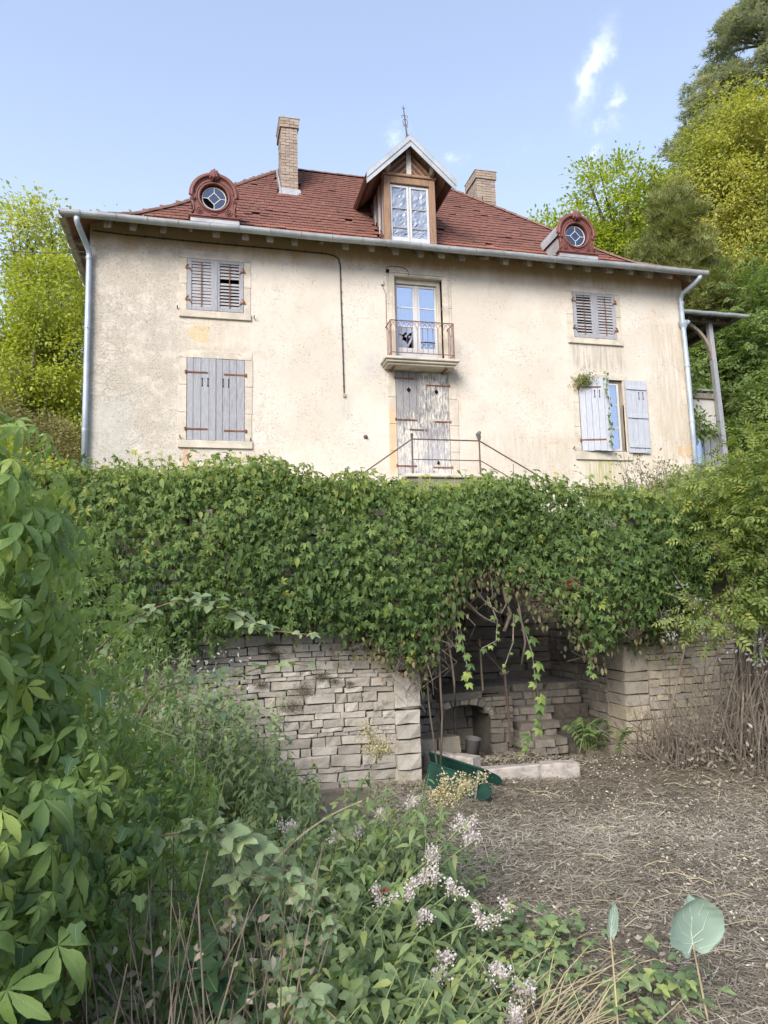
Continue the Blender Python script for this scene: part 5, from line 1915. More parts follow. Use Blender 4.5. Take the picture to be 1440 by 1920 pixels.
def crown_points(ells, n, gap=.0, gs=.5, shell=.55):
    """clump centres spread through ellipsoids (centre, radii), thinner where the noise says so"""
    out, outw = [], []
    vol = np.array([r[0] * r[1] * r[2] for c, r in ells]) ** .75
    for (c, r), k in zip(ells, (vol / vol.sum() * n).astype(int)):
        dd = rdir(k * 2)
        rad = shell + (1 - shell) * rng.uniform(size=(k * 2, 1)) ** .6
        rad *= 1 + .22 * wob(dd * 2.2 + np.array(c))[:, None]
        p = np.array(c) + dd * rad * np.array(r)
        ok = wob(p, gs) > gap - .6
        p, dd = p[ok][:k], dd[ok][:k]
        out.append(p)
        outw.append(dd)
    return np.concatenate(out), np.concatenate(outw)


def leaves_round(c, od, per, sig, flat=.6, droop=.35):
    n = len(c) * per
    cc = np.repeat(c, per, 0)
    oo = np.repeat(od, per, 0)
    off = rng.normal(size=(n, 3)) * sig * np.array([1, 1, flat])
    p = cc + off
    nr = norm(oo * .5 + np.array([0, 0, .75]) + rng.normal(size=(n, 3)) * .45)
    dr = norm(off / sig * .6 + oo * .7 + np.array([0, 0, -droop]) + rng.normal(size=(n, 3)) * .45)
    return p, nr, dr


def tree(name, label, cat, base, ells, n_clump, per, sig, leaf, mat, tpl=None, trunk_r=.22, limbs=24, gap=0., gs=.5, flat=.6, droop=.35, shell=.5, bark='bark', group=None, limb_r=.07, trunk_top=None, trunks=1, twig=0, tip_yellow=0.0):
    t = thing(name, label, cat, base, group)
    c, od = crown_points(ells, n_clump, gap, gs, shell)
    p, nr, dr = leaves_round(c, od, per, sig, flat, droop)
    size = leaf * rng.uniform(.7, 1.3, len(p))
    # colour runs in patches from clump to clump
    tint = np.clip(.5 + .28 * np.repeat(wob(c, .8), per) + rng.normal(size=len(p)) * .17, 0.01, .99)
    top = np.clip((p[:, 2] - np.percentile(p[:, 2], 55)) / 4.0, 0, 1) * tip_yellow  # upper crown leaves mixed towards the yellow-green
    scatter('crown', p, nr, dr, size, T_DIA if tpl is None else tpl, mat, t, tint, top)
    b = np.array(base, float)
    cen = np.mean([e[0] for e in ells], 0) if trunk_top is None else np.array(trunk_top, float)
    trs = []
    m = MB()
    for k in range(trunks):
        tp = cen + rng.normal(size=3) * np.array([.5, .5, .3]) * (trunks > 1)
        bend = rng.normal(size=3) * np.array([.25, .25, 0])
        path = [Vector(b + (tp - b) * s + bend * math.sin(s * 3.1) + np.array([.12 * k * (trunks > 1), 0, 0])) for s in np.linspace(0, 1, 9)]
        m.tube(path, [trunk_r * (1 - .75 * s) for s in np.linspace(0, 1, 9)], 8)
        trs.append(path)
    m.build('trunk', bark, t, smooth=True)
    m = MB()
    idx = rng.choice(len(c), min(limbs, len(c)), replace=False)
    for i in idx:
        path = trs[int(rng.integers(len(trs)))]
        s = float(np.clip((c[i][2] - b[2]) / max(.1, cen[2] - b[2]) * .62 - .05, .3, .95))
        k = s * 8
        a_ = path[int(k)].lerp(path[min(8, int(k) + 1)], k - int(k))
        e = Vector(c[i])
        mid = a_.lerp(e, .5) + Vector((0, 0, .12 * (e - a_).length)) + Vector(rng.normal(size=3) * .12)
        pts = bez(a_, mid, e, 7)
        r0 = limb_r * rng.uniform(.6, 1.3)
        m.tube(pts, [r0 * (1 - .85 * j / 7) for j in range(8)], 5)
        for _ in range(twig):
            j = int(rng.integers(3, 7))
            d_ = Vector(rng.normal(size=3) * .55 + np.array([0, 0, .2]))
            m.tube([pts[j], pts[j] + d_ * .5 + Vector((0, 0, .08)), pts[j] + d_], [r0 * .35, r0 * .22, r0 * .08], 4)
    o = m.build('limbs', bark, t, smooth=True)
    return t


# right-hand slope, from the house outwards
tree('maple_tree', 'bright yellow-green broad tree with dark forked limbs behind the right end of the roof', 'tree', (18.6, 28.5, 5.2),
     [((18.6, 28, 17.9), (3.5, 3.0, 3.3)), ((15.8, 28, 16.7), (2.2, 2.2, 2.0)), ((20.8, 29, 17.9), (2.6, 2.5, 3.4)), ((18.0, 28, 14.6), (3.8, 3, 3.0))],
     760, 64, .29, .18, 'leaf_maple', T_DIA, trunk_r=.36, limbs=70, gap=.14, gs=.9, trunk_top=(18.8, 28.0, 20.2), limb_r=.17, twig=2, tip_yellow=.35)
tree('yew_tree', 'dull olive fine-leaved evergreen between the bright tree and the big yellowing tree', 'tree', (16.6, 21.5, 4.4),
     [((16.6, 21.5, 14.4), (1.0, 1.0, 2.2)), ((16.5, 21.6, 11.8), (1.7, 1.6, 2.8)), ((16.9, 21.6, 9.0), (2.0, 1.8, 2.6))],
     520, 46, .20, .26, 'leaf_yew', T_TUFT, trunk_r=.16, limbs=14, gap=-.5, flat=1.0, droop=-.5, shell=.6)
tree('lime_tree', 'tall spreading tree with dense yellowing olive leaves at the right edge', 'tree', (23.4, 25, 6.2),
     [((23.0, 24, 18.0), (4.1, 3.6, 5.4)), ((21.0, 23.6, 15.6), (2.5, 2.2, 3.2)), ((23.8, 23.2, 12.8), (4.6, 3.4, 4.2)), ((25.6, 24.5, 20.5), (3.6, 3.4, 3.6)), ((20.0, 23.8, 17.6), (1.9, 1.6, 2.6)), ((21.6, 24, 20.6), (1.8, 1.6, 1.8))],
     1300, 84, .32, .145, 'leaf_olive', T_DIA, trunk_r=.42, limbs=30, gap=-.35, gs=.9, flat=.42, droop=.9, shell=.62, limb_r=.12, tip_yellow=.0)
tree('acacia_tree', 'deep green feathery tree behind the timber porch', 'tree', (18.6, 20.5, 4.6),
     [((18.3, 20.5, 10.4), (2.3, 1.9, 2.6)), ((17.2, 19.8, 8.4), (1.7, 1.5, 2.2)), ((19.3, 20, 7.6), (1.9, 1.6, 2.4))],
     340, 36, .30, .28, "leaf_fresh", T_PINN, trunk_r=.14, limbs=20, gap=-.3, droop=.5)
tree('hazel_bush', 'dark green bushy growth under the tall olive tree right of the porch post', 'bush', (18.2, 17.6, 4.4),
     [((17.0, 18.0, 6.6), (1.4, 1.2, 2.0)), ((18.9, 18, 6.4), (1.7, 1.3, 2.3)), ((15.6, 18.4, 5.6), (1.0, 1.0, 1.2))],
     420, 64, .24, .14, 'leaf_fresh', T_DIA, trunk_r=.06, limbs=24, gap=-.35, droop=.6, trunks=4, limb_r=.03)
tree('porch_creeper', 'leafy creeper hanging under the porch roof and over its rail', 'creeper', (12.9, 17.0, 4.6),
     [((12.9, 17.6, 7.6), (.7, .5, .55)), ((13.3, 17.0, 7.5), (.3, .25, .9)), ((12.5, 16.5, 6.6), (.32, .2, .8)), ((12.75, 16.45, 6.05), (.55, .2, .32))],
     120, 24, .13, .12, 'leaf_fresh', T_LEAF, trunk_r=.03, limbs=14, gap=-.4, droop=.9, limb_r=.012, bark='twig')

# cedar: tiers of long drooping branches with needle sprays
ce = thing('cedar_tree', 'tall blue-green cedar with drooping tiers rising above the yellowing tree', 'tree', (31.5, 32, 8.0))
m = MB().tube([(31.5, 32, 8), (31.6, 32, 24), (31.7, 32, 36.6)], [.6, .38, .06], 10)
m.build('trunk', 'bark', ce, smooth=True)
m = MB()
cp, cd = [], []
for z in np.arange(18.5, 36.4, 1.05):
    reach = float(np.interp(z, [18, 22, 25, 27.5, 30, 33, 35, 36.5], [9.8, 9.8, 8.9, 6.2, 5.1, 4.4, 2.8, .8]))
    for _ in range(9):
        a_ = rng.uniform(0, 6.283)
        if rng.uniform() < .45:
            a_ = rng.uniform(2.4, 4.9)
        L = reach * rng.uniform(.72, 1.08)
        u = Vector((math.cos(a_), math.sin(a_), 0))
        p0 = Vector((31.6, 32, z))
        pts = bez(p0, p0 + u * L * .55 + Vector((0, 0, .16 * L)), p0 + u * L + Vector((0, 0, -.06 * L)), 9)
        m.tube(pts, [.10 * (1 - .9 * j / 9) for j in range(10)], 5)
        k = int(L * 5)
        s = rng.uniform(.25, 1, k) ** .8
        q = np.array([pts[min(9, int(v * 9))].lerp(pts[min(9, int(v * 9) + 1)], v * 9 - int(v * 9)) for v in s])
        sd = np.array((-u.y, u.x, 0))
        q = q + sd * rng.normal(size=(k, 1)) * (.16 * L * (1.15 - s))[:, None] + np.array([0, 0, 1]) * (rng.normal(size=(k, 1)) * .07 - .25 * (s ** 2)[:, None])
        cp.append(q)
        cd.append(np.tile(np.array(u), (k, 1)) + sd * rng.normal(size=(k, 1)) * .6)
m.build('limbs', 'bark', ce, smooth=True)
cp, cd = np.concatenate(cp), np.concatenate(cd)
per = 10
n_ = len(cp) * per
off = rng.normal(size=(n_, 3)) * np.array([.26, .26, .07])
p = np.repeat(cp, per, 0) + off
dr = norm(np.repeat(cd, per, 0) + rng.normal(size=(n_, 3)) * .5 + np.array([0, 0, .1]))
nr = norm(np.array([0, 0, 1.]) + rng.normal(size=(n_, 3)) * .4)
scatter('crown', p, nr, dr, .27 * rng.uniform(.6, 1.3, n_), T_TUFT, 'needle', ce, np.clip(.5 + .3 * np.repeat(wob(cp, .9), per) + rng.normal(size=n_) * .15, .01, .99), wscale=1.6)

# left of the house
tree('walnut_tree', 'tall open tree with visible grey limbs and light green leaves, left of the house', 'tree', (-6.6, 27.5, 4.0),
     [((-5.8, 27, 13.4), (2.0, 1.9, 3.0)), ((-8.4, 27, 13.2), (2.0, 1.9, 2.8)), ((-6.4, 27, 10.0), (2.6, 2.0, 2.4)), ((-4.7, 27.5, 11.6), (1.4, 1.4, 2.4)), ((-9.6, 27, 9.8), (2.2, 2.0, 3.4))],
     520, 56, .30, .17, 'leaf_ash', T_DIA, trunk_r=.26, limbs=90, gap=.25, gs=.9, trunk_top=(-6.2, 27, 14.6), limb_r=.075, twig=3, shell=.35, droop=.6)
tree('robinia_tree', 'bright yellow-green sapling with slender stems left of the house', 'tree', (-3.9, 19.2, 3.6),
     [((-4.0, 19.0, 9.3), (1.1, .9, 1.5)), ((-3.9, 19.0, 7.7), (1.25, 1.1, 1.5)), ((-5.2, 19, 7.0), (1.3, 1.0, 1.9)), ((-3.3, 19.3, 6.4), (.9, .8, 1.4)), ((-5.6, 18.6, 5.4), (1.4, 1, 1.4))],
     520, 70, .22, .105, 'leaf_bright', T_DIA, trunk_r=.06, limbs=60, gap=.22, gs=1.6, trunks=3, limb_r=.022, droop=.3, tip_yellow=.3, twig=1)
tree('elm_tree', 'pale green tree whose twig tips show above the left eaves', 'tree', (-3.6, 31, 4.6),
     [((-4.0, 30, 16.4), (1.1, 1.2, 1.4)), ((-2.6, 30, 17.2), (.8, .8, .9)), ((-1.8, 30.5, 16.0), (1.4, 1.2, 1.5)), ((-3.4, 30, 14.0), (2.2, 2.0, 2.4)), ((.2, 30.4, 16.2), (1.2, 1.2, 1.2))],
     150, 44, .32, .16, 'leaf_ash', T_DIA, trunk_r=.24, limbs=60, gap=.3, gs=1.2, trunk_top=(-2.6, 30, 17.4), limb_r=.06, twig=2, shell=.3)
tree('clematis_shrub', 'hazy beige-green shrub overgrown with seeding climber at the left house corner', 'shrub', (-3.4, 16.4, 3.3),
     [((-3.2, 16.2, 4.7), (.75, .6, 1.0)), ((-4.2, 16.5, 4.9), (.9, .7, 1.2)), ((-2.95, 15.6, 4.2), (.55, .5, .7))],
     420, 60, .12, .07, 'leaf_beige', T_DIA, trunk_r=.04, limbs=20, gap=-.4, trunks=3, limb_r=.015, bark='twig', droop=.4)
tree('privet_bush', 'yellow-green bush in sunlight on the terrace left of the downspout', 'bush', (-4.6, 13.6, 3.1),
     [((-4.4, 14.0, 4.0), (1.3, .9, .9)), ((-3.2, 13.2, 3.7), (.7, .6, .55)), ((-5.8, 14.2, 4.6), (1.2, .9, 1.3))],
     420, 44, .15, .10, 'leaf_bright', T_DIA, trunk_r=.04, limbs=20, gap=-.3, trunks=3, limb_r=.02)

# woodland closing the view low down on both sides and behind
def wood(name, label, spots, mat, size=.34, dens=34):
    P_, N_, D_ = [], [], []
    for c, r in spots:
        cc, od = crown_points([(c, r)], dens, -.3, .4, .6)
        p, nr, dr = leaves_round(cc, od, 26, .5)
        P_.append(p); N_.append(nr); D_.append(dr)
    o = scatter(name, np.concatenate(P_), np.concatenate(N_), np.concatenate(D_), size * rng.uniform(.7, 1.3, sum(len(p) for p in P_)), T_DIA, mat, None, kind='stuff')
    tag(o, label, 'wood')


sp = []
for k in range(26):
    x = -30 + 20 * rng.uniform() if k % 2 else -13 + 5 * rng.uniform()
    sp.append(((x, 38 + 14 * rng.uniform(), 8 + 3 * rng.uniform()), (3.2, 3, 4.5)))
wood('left_wood', 'mixed green wood far behind the trees left of the house', sp, 'leaf_mid')
sp = []
for k in range(34):
    a_ = rng.uniform()
    sp.append(((22 + 30 * a_, 30 + 12 * rng.uniform(), 9 + 6 * rng.uniform()), (3.4, 3, 5)))
for k in range(8):
    sp.append(((20 + 10 * rng.uniform(), 22 + 3 * rng.uniform(), 7.5 + 2 * rng.uniform()), (2, 2, 3)))
wood('right_wood', 'dark green wood on the slope behind the trees at the right', sp, 'leaf_mid', dens=44)
# ------------------------------------------------------------------ creeper over the retaining wall
def to_mat(p, nr, dr, s):
    sx, dy, nz = frames(nr[None], dr[None])
    return frame_mat(p, sx[0], dy[0], nz[0], s, s, s)


def leaf_things(name, me, p, nr, dr, s, parent):
    for i in range(len(p)):
        piece(name, me, to_mat(p[i], nr[i], dr[i], float(s[i])), parent)


def tpl_mesh(name, t, mat):
    me = fast_mesh(name, t[0], t[1])
    me.materials.append(MATS[mat])
    return me


palm_far = tpl_mesh('creeper_leaf', T_PALM_FAR, 'leaf_ivy')
ZBX = [-2.8, -1.16, -.37, .4, .94, 1.4, 1.78, 2.0, 2.2, 2.42, 2.7, 2.9, 3.23, 3.43, 3.67, 3.9, 4.35, 4.6, 4.9, 5.3, 6.2]
ZBZ = [.9 + 0, 1.05, 1.12, 1.36, 1.33, 1.16, 1.02, 1.34, 1.50, 1.62, 1.34, 1.24, 1.18, 1.02, 1.28, 1.28, 1.12, 1.30, 1.75, 1.5, 1.2]


ZBZ = [v + .17 for v in ZBZ]
ZBZ[9] += .12; ZBZ[8] += .08; ZBZ[10] += .14; ZBZ[11] += .12; ZBZ[12] += .08
for _i, _d in ((8, .10), (9, .14), (10, .20), (11, .20), (12, .10)):
    ZBZ[_i] += _d


def ztop(x): return 2.76 - .034 * (x + 1.2) + .05 * np.sin(2.3 * x + 1) + .03 * np.sin(5.1 * x)


cw = thing('virginia_creeper', 'dense curtain of green creeper spilling over the top of the dry-stone retaining wall', 'creeper', (1.5, 6.6, 2.4))
nC = 3000
x = rng.uniform(-2.7, 6.0, nC)
f = rng.uniform(-.42, 1.0, nC)
zb_ = np.interp(x, ZBX, ZBZ) + rng.normal(size=nC) * .05
zt_ = ztop(x)
ybase = 6.24 + .2 * np.clip((x - 3.9) / .3, 0, 1)
q3 = np.stack([x * 1.5, f * 2.2, np.zeros(nC)], -1)
lump = np.clip(wob(q3, 1.7), -1, 1)
front = f > 0
z = np.where(front, zt_ - (zt_ - zb_) * f, zt_ + .10 * f)
bulge = .08 + .24 * (lump * .5 + .5) + .12 * np.sin(np.clip(f, 0, 1) * np.pi) ** .7 - .10 * np.clip(f - .6, 0, 1)
y = np.where(front, ybase - bulge, ybase - .12 - f * 2.2)
z = z + np.where(front, 0, .06 * lump)
x = np.where(~front & (f < -.12) & (x > 3.1) & (x < 3.95), x - 1.2, x)
cpos = np.stack([x, y, z], -1)
up = np.clip(1 - f * 3.2, 0, 1)[:, None]
cnrm = norm(np.array([0, -1, .35]) * (1 - up) + np.array([0, -.35, 1.0]) * up + rng.normal(size=(nC, 3)) * .22 + np.stack([-.6 * np.cos(x * 3.1 + f * 4), np.zeros(nC), .5 * lump], -1) * .6)
per = 12
n_ = nC * per
k = np.tile(np.arange(per), nC)
P_ = np.repeat(cpos, per, 0)
Nn = np.repeat(cnrm, per, 0)
fr = np.repeat(front, per)
off = rng.normal(size=(n_, 3)) * np.array([.075, .035, .05])
off[:, 2] -= np.where(fr, (k / per) * .10, 0)
P_ = P_ + off + Nn * rng.uniform(-.08, .05, (n_, 1))
Nl = norm(Nn + rng.normal(size=(n_, 3)) * .38)
dn = np.where(fr[:, None], np.array([0, -.25, -1.0]), np.array([0, -.7, -.25]))
Dl = norm(dn + rng.normal(size=(n_, 3)) * .45)
S = .032 + .042 * rng.uniform(size=n_) ** 1.6
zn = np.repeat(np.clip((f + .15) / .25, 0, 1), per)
tip_yellow = np.clip((1 - zn) * rng.uniform(-.2, .85, n_), 0, .8) + (rng.uniform(size=n_) < .02) * .5  # crest leaves yellowed: sunlit tips put into the leaf colour
tint = np.clip(.46 - .18 * np.repeat(np.clip(f, 0, 1), per) + .26 * np.repeat(wob(cpos, 2.2), per) + rng.normal(size=n_) * .2, .01, .99)  # tint darkens down the curtain: lit top and shaded hem as colour
outer = np.where(fr & (rng.uniform(size=n_) < .5) & (P_[:, 0] < 4.6) & (P_[:, 0] > -.9))[0]
outer = outer[np.argsort(P_[outer, 1])][:2400:8][:300]
mask = np.ones(n_, bool)
mask[outer] = False
sel_ = mask & (rng.uniform(size=n_) < .68)
scatter('foliage', P_[sel_], Nl[sel_], Dl[sel_], S[sel_], T_PALM_FAR, 'leaf_ivy', cw, tint[sel_], np.clip(tip_yellow[sel_], 0, 1), kind='stuff')
sel_ = mask & ~sel_
scatter('foliage', P_[sel_], Nl[sel_], norm(Dl[sel_] + np.array([0, 0, -.6])), S[sel_] * 1.3, T_LEAF, 'leaf_ivy', cw, tint[sel_], np.clip(tip_yellow[sel_], 0, 1), kind='stuff')
leaf_things('leaf', palm_far, P_[outer], Nl[outer], Dl[outer], S[outer] * 1.1, cw)
# sprigs standing up along the crest
ns = 150
sx_ = rng.uniform(-2.3, 4.9, ns)
sp_, sn_, sd_ = [], [], []
stem = MB()
for i in range(ns):
    b = Vector((sx_[i], 6.12 + rng.uniform(0, .9), float(ztop(sx_[i])) - .08))
    h = rng.uniform(.06, .2) * (1.5 if rng.uniform() < .12 else 1)
    t_ = b + Vector((rng.normal() * .06, -abs(rng.normal()) * .06, h))
    stem.tube([b, t_], [.004, .002], 3)
    for j in range(6):
        q = b.lerp(t_, (j + 1) / 6)
        sp_.append(q)
        d_ = Vector(rng.normal(size=3)); d_.z = abs(d_.z) * .2 - .15
        sd_.append(d_); sn_.append(Vector((0, -.4, 1)) + Vector(rng.normal(size=3) * .35))
sp_, sn_, sd_ = (np.array([tuple(v) for v in a]) for a in (sp_, sn_, sd_))
scatter('crest_shoots', sp_, norm(sn_), norm(sd_), rng.uniform(.03, .06, len(sp_)), T_PALM_FAR, 'leaf_ivy', cw, rng.uniform(.5, .95, len(sp_)), rng.uniform(.35, 1, len(sp_)), kind='stuff')  # fresh shoots, their yellow also standing for sunlight on the crest
stem.build('stems', 'green_stem', cw)
# leafy body behind the crest
nb_ = 9000
bx_ = rng.uniform(-2.7, 5.8, nb_)
bx_ = np.where((bx_ > 3.1) & (bx_ < 3.95), bx_ - 1.0, bx_)
bp_ = np.stack([bx_, rng.uniform(6.25, 7.1, nb_), ztop(bx_) - rng.uniform(.02, .36, nb_)], -1)
scatter('inner_foliage', bp_, norm(np.array([0, -.8, .6]) + rng.normal(size=(nb_, 3)) * .5), norm(np.array([0, -.3, -.8]) + rng.normal(size=(nb_, 3)) * .6), rng.uniform(.06, .10, nb_), T_PALM_FAR, 'leaf_ivy', cw, rng.uniform(.1, .7, nb_), kind='stuff')
# wilted, grey-brown leaves and bare stems hanging from the lower fringe
nW = 2100
x = np.concatenate([rng.normal(2.0, .35, nW // 3), rng.uniform(.6, 4.6, nW // 3), rng.normal(3.0, .35, nW - 2 * (nW // 3))])
zb_ = np.interp(x, ZBX, ZBZ)
z = zb_ + rng.normal(size=nW) * .15 - .04
y = 6.10 + rng.normal(size=nW) * .06 + .2 * np.clip((x - 3.9) / .3, 0, 1)
scatter('wilted_leaves', np.stack([x, y, z], -1), norm(np.array([0, -1, .2]) + rng.normal(size=(nW, 3)) * .6), norm(np.array([0, -.1, -1]) + rng.normal(size=(nW, 3)) * .35), rng.uniform(.03, .07, nW), T_LEAF, 'leaf_wilt', cw, kind='stuff')
m = MB()
for i in range(170):
    x0 = float(rng.normal(1.95, .22) if i < 75 else rng.uniform(1.2, 4.4))
    z0 = float(np.interp(x0, ZBX, ZBZ)) + .15
    L = rng.uniform(.2, .75) if i < 75 else rng.uniform(.12, .42)
    y0 = 6.12 + rng.uniform(-.05, .08)
    p = [Vector((x0 + rng.normal() * .02 * j, y0 + rng.normal() * .015 * j, z0 - L * j / 5)) for j in range(6)]
    m.tube(p, [.0045, .004, .0035, .003, .0025, .0015], 4)
o = m.build('hanging_stems', 'twig', cw)
o['kind'] = 'stuff'
# woody tangle in the mouth of the niche
m = MB()
for pts, r in (([(2.62, 6.2, 1.95), (2.60, 6.15, 1.62), (2.66, 6.12, 1.45), (2.58, 6.1, 1.3)], .017), ([(2.35, 6.2, 1.72), (2.42, 6.12, 1.52), (2.56, 6.1, 1.46), (2.66, 6.12, 1.6)], .009),
               ([(2.75, 6.2, 1.8), (2.74, 6.12, 1.5), (2.78, 6.1, 1.2), (2.74, 6.12, 1.0)], .010), ([(2.25, 6.2, 1.6), (2.36, 6.1, 1.42), (2.5, 6.08, 1.38)], .007),
               ([(2.05, 6.2, 1.5), (2.06, 6.1, 1.2), (2.10, 6.12, .9), (2.13, 6.2, .66)], .010), ([(2.0, 6.2, 1.4), (1.96, 6.1, 1.0), (1.99, 6.15, .6), (1.95, 6.15, .05)], .010),
               ([(1.9, 6.2, 1.35), (1.85, 6.2, .9), (1.9, 6.15, .45), (1.93, 6.1, .0)], .008)):
    m.tube(bez(pts[0], pts[1], pts[2], 6) + [Vector(pts[3])] if len(pts) > 3 else bez(*pts, 8), r, 5)
m.build('woody_stems', 'bark', cw, smooth=True)

P_ = np.concatenate([np.array(c) + rng.normal(size=(k_, 3)) * np.array([.03, .02, .04]) for c, k_ in (((3.14, 5.88, 1.72), 12), ((1.5, 5.95, 1.55), 2), ((1.75, 5.95, 1.35), 2))])
scatter('red_leaves', P_, norm(np.array([0, -1, .4]) + rng.normal(size=P_.shape) * .3), norm(np.array([0, -.2, -1]) + rng.normal(size=P_.shape) * .4), rng.uniform(.035, .06, len(P_)), T_LEAF, 'leaf_red', cw, kind='stuff')
palm_vine = tpl_mesh('vine_leaf', T_PALM, 'leaf_near')
VN = [('leafy green creeper strand trailing from the vault mouth down to the planted mound', [(2.74, 6.15, 1.5), (2.84, 6.1, 1.1), (2.92, 6.2, .72), (2.93, 6.3, .45), (2.84, 6.4, .12)], 15, .09),
      ('short creeper strand with wilted leaves hanging before the dark vault, left of its crown', [(2.16, 6.15, 1.55), (2.18, 6.1, 1.25), (2.22, 6.1, 1.0), (2.2, 6.1, .85)], 9, .07),
      ('creeper strand with small leaves hanging under the centre of the vault mouth', [(2.45, 6.15, 1.62), (2.52, 6.1, 1.4), (2.5, 6.1, 1.22), (2.36, 6.1, 1.16)], 9, .045),
      ('thin forked creeper strand hanging right of the vault centre', [(2.70, 6.15, 1.45), (2.66, 6.1, 1.2), (2.58, 6.1, 1.02), (2.54, 6.1, .95)], 5, .04),
      ('tuft of creeper hanging low before the right side wall of the niche', [(3.43, 6.2, 1.4), (3.46, 6.15, 1.15), (3.44, 6.15, .98), (3.43, 6.15, .86)], 9, .05)]
for lab, pts, nl, sz in VN:
    v = thing('hanging_vine', lab, 'vine', pts[0])
    MB().tube([Vector(p) for p in pts], [.007, .0065, .006, .005, .004][:len(pts)], 5).build('stem', 'twig', v, smooth=True)
    for i in range(nl):
        s = (i + .5) / nl * (len(pts) - 1.01)
        a_ = Vector(pts[int(s)]).lerp(Vector(pts[int(s) + 1]), s - int(s))
        dr = np.array([rng.normal() * .8, -.5, -.6 + .3 * rng.normal()])
        piece('leaf', palm_vine, to_mat(np.array(a_), np.array([rng.normal() * .3, -.8, .7]), norm(dr[None])[0], sz * rng.uniform(.7, 1.2)), v)

# white seed fluff of old man's beard in the right part of the curtain
cf = thing('clematis', 'old man\'s beard with silvery white seed heads trailing over the right end of the creeper', 'climber', (4.4, 6.0, 1.6))
P_ = []
for c, s, n_ in (((4.13, 6.1, 2.02), .07, 90), ((4.22, 6.1, 1.92), .06, 60), ((4.05, 6.1, 1.62), .05, 40), ((4.35, 6.05, 1.60), .05, 40), ((4.47, 6.0, 1.50), .05, 50), ((4.2, 6.1, 1.35), .04, 40), ((4.24, 6.05, 1.22), .04, 40),
                 ((4.25, 5.6, 1.28), .07, 70), ((4.45, 5.5, 1.22), .08, 90), ((4.7, 5.4, 1.22), .08, 90), ((4.62, 5.4, 1.05), .08, 80), ((-.1, 6.0, 1.15), .12, 110), ((.1, 6.0, 1.0), .1, 90)):
    P_.append(np.array(c) + rng.normal(size=(n_, 3)) * s * np.array([1, .6, 1.2]))
P_ = np.concatenate(P_)
scatter('seed_heads', P_, norm(rng.normal(size=P_.shape)), norm(rng.normal(size=P_.shape) + np.array([0, 0, -.6])), rng.uniform(.018, .042, len(P_)), T_LEAF, 'fluff', cf, kind='stuff')
m = MB()
for pts in (((4.1, 6.15, 2.2), (4.2, 6.0, 1.9), (4.5, 6.0, 1.45)), ((4.1, 6.1, 1.9), (4.1, 6.05, 1.5), (4.22, 6.05, 1.15)), ((4.2, 6.0, 1.6), (4.5, 5.6, 1.4), (4.75, 5.35, 1.1))):
    m.tube(bez(*pts, 8), .006, 4)
m.build('stems', 'twig', cf)

# ------------------------------------------------------------------ elder and undergrowth at the right edge
el = thing('elder_bush', 'elder bush with yellow-green feathery leaves at the right edge before the wall', 'bush', (4.9, 5.7, .1))
cc, od = crown_points([((4.98, 5.4, 2.35), (.42, .5, .55)), ((4.85, 5.3, 1.75), (.34, .4, .45)), ((4.36, 5.5, 1.42), (.26, .3, .18)), ((4.62, 5.6, 2.2), (.24, .3, .28)), ((5.05, 5.1, 1.4), (.36, .4, .4)), ((4.7, 5.9, 2.6), (.26, .3, .2)), ((5.2, 5.6, 2.85), (.36, .4, .3))], 300, -.4, .9, .35)
p, nr, dr = leaves_round(cc, od, 9, .10, .8, .55)
sz = rng.uniform(.09, .16, len(p))
tn = np.clip(.5 + .25 * np.repeat(wob(cc, 2.0), 9) + rng.normal(size=len(p)) * .18, .01, .99)
pin_me = tpl_mesh('elder_leaf', T_PINN, 'leaf_elder')
pick = np.argsort(p[:, 1] + .3 * p[:, 0])[::3][:240]
mask = np.ones(len(p), bool)
mask[pick] = False
scatter('foliage', p[mask], nr[mask], dr[mask], sz[mask], T_PINN, 'leaf_elder', el, tn[mask], kind='stuff', young_lit=np.clip(rng.normal(size=mask.sum()) * .25, 0, .6))
leaf_things('leaf', pin_me, p[pick], nr[pick], dr[pick], sz[pick], el)
m = MB()
for i in rng.choice(len(cc), 40, replace=False):
    b = Vector((4.85 + rng.normal() * .15, 5.75 + rng.normal() * .1, .1))
    e = Vector(cc[i])
    m.tube(bez(b, (b + e) / 2 + Vector((.1, .1, .35)), e, 8), [.016 * (1 - .8 * j / 8) for j in range(9)], 5)
m.build('branches', 'twig', el, smooth=True)
P_ = np.concatenate([np.array(c) + rng.normal(size=(30, 3)) * .025 for c in ((4.1, 5.3, 1.42), (4.3, 5.25, 1.62), (4.55, 5.1, 1.9), (4.2, 5.3, 1.95), (4.6, 5.0, 2.3))])
scatter('berries', P_, norm(rng.normal(size=P_.shape)), norm(rng.normal(size=P_.shape)), .012, T_IVY, 'iron', el, kind='stuff')

# round-leaved ivy patches near the pier
iv = thing('ivy_patch', 'dark round-leaved ivy climbing the pier right of the niche', 'ivy', (4.2, 6.4, 1.4))
n_ = 620
c = np.array([(4.30, 6.40, 1.65), (4.42, 6.36, 1.48), (4.1, 6.40, 1.42), (3.98, 6.42, 1.25), (4.35, 6.36, 1.28)])[rng.integers(0, 5, n_)]
p = c + rng.normal(size=(n_, 3)) * np.array([.12, .035, .10])
ivm = tpl_mesh('ivy_leaf', T_IVY, 'leaf_mid')
nr = norm(np.array([0, -1, .4]) + rng.normal(size=(n_, 3)) * .35)
dr = norm(np.array([0, 0, -1]) + rng.normal(size=(n_, 3)) * .5)
leaf_things('leaf', ivm, p[:130], nr[:130], dr[:130], rng.uniform(.035, .055, 130), iv)
scatter('foliage', p[130:], nr[130:], dr[130:], rng.uniform(.03, .05, n_ - 130), T_IVY, 'leaf_mid', iv, kind='stuff')

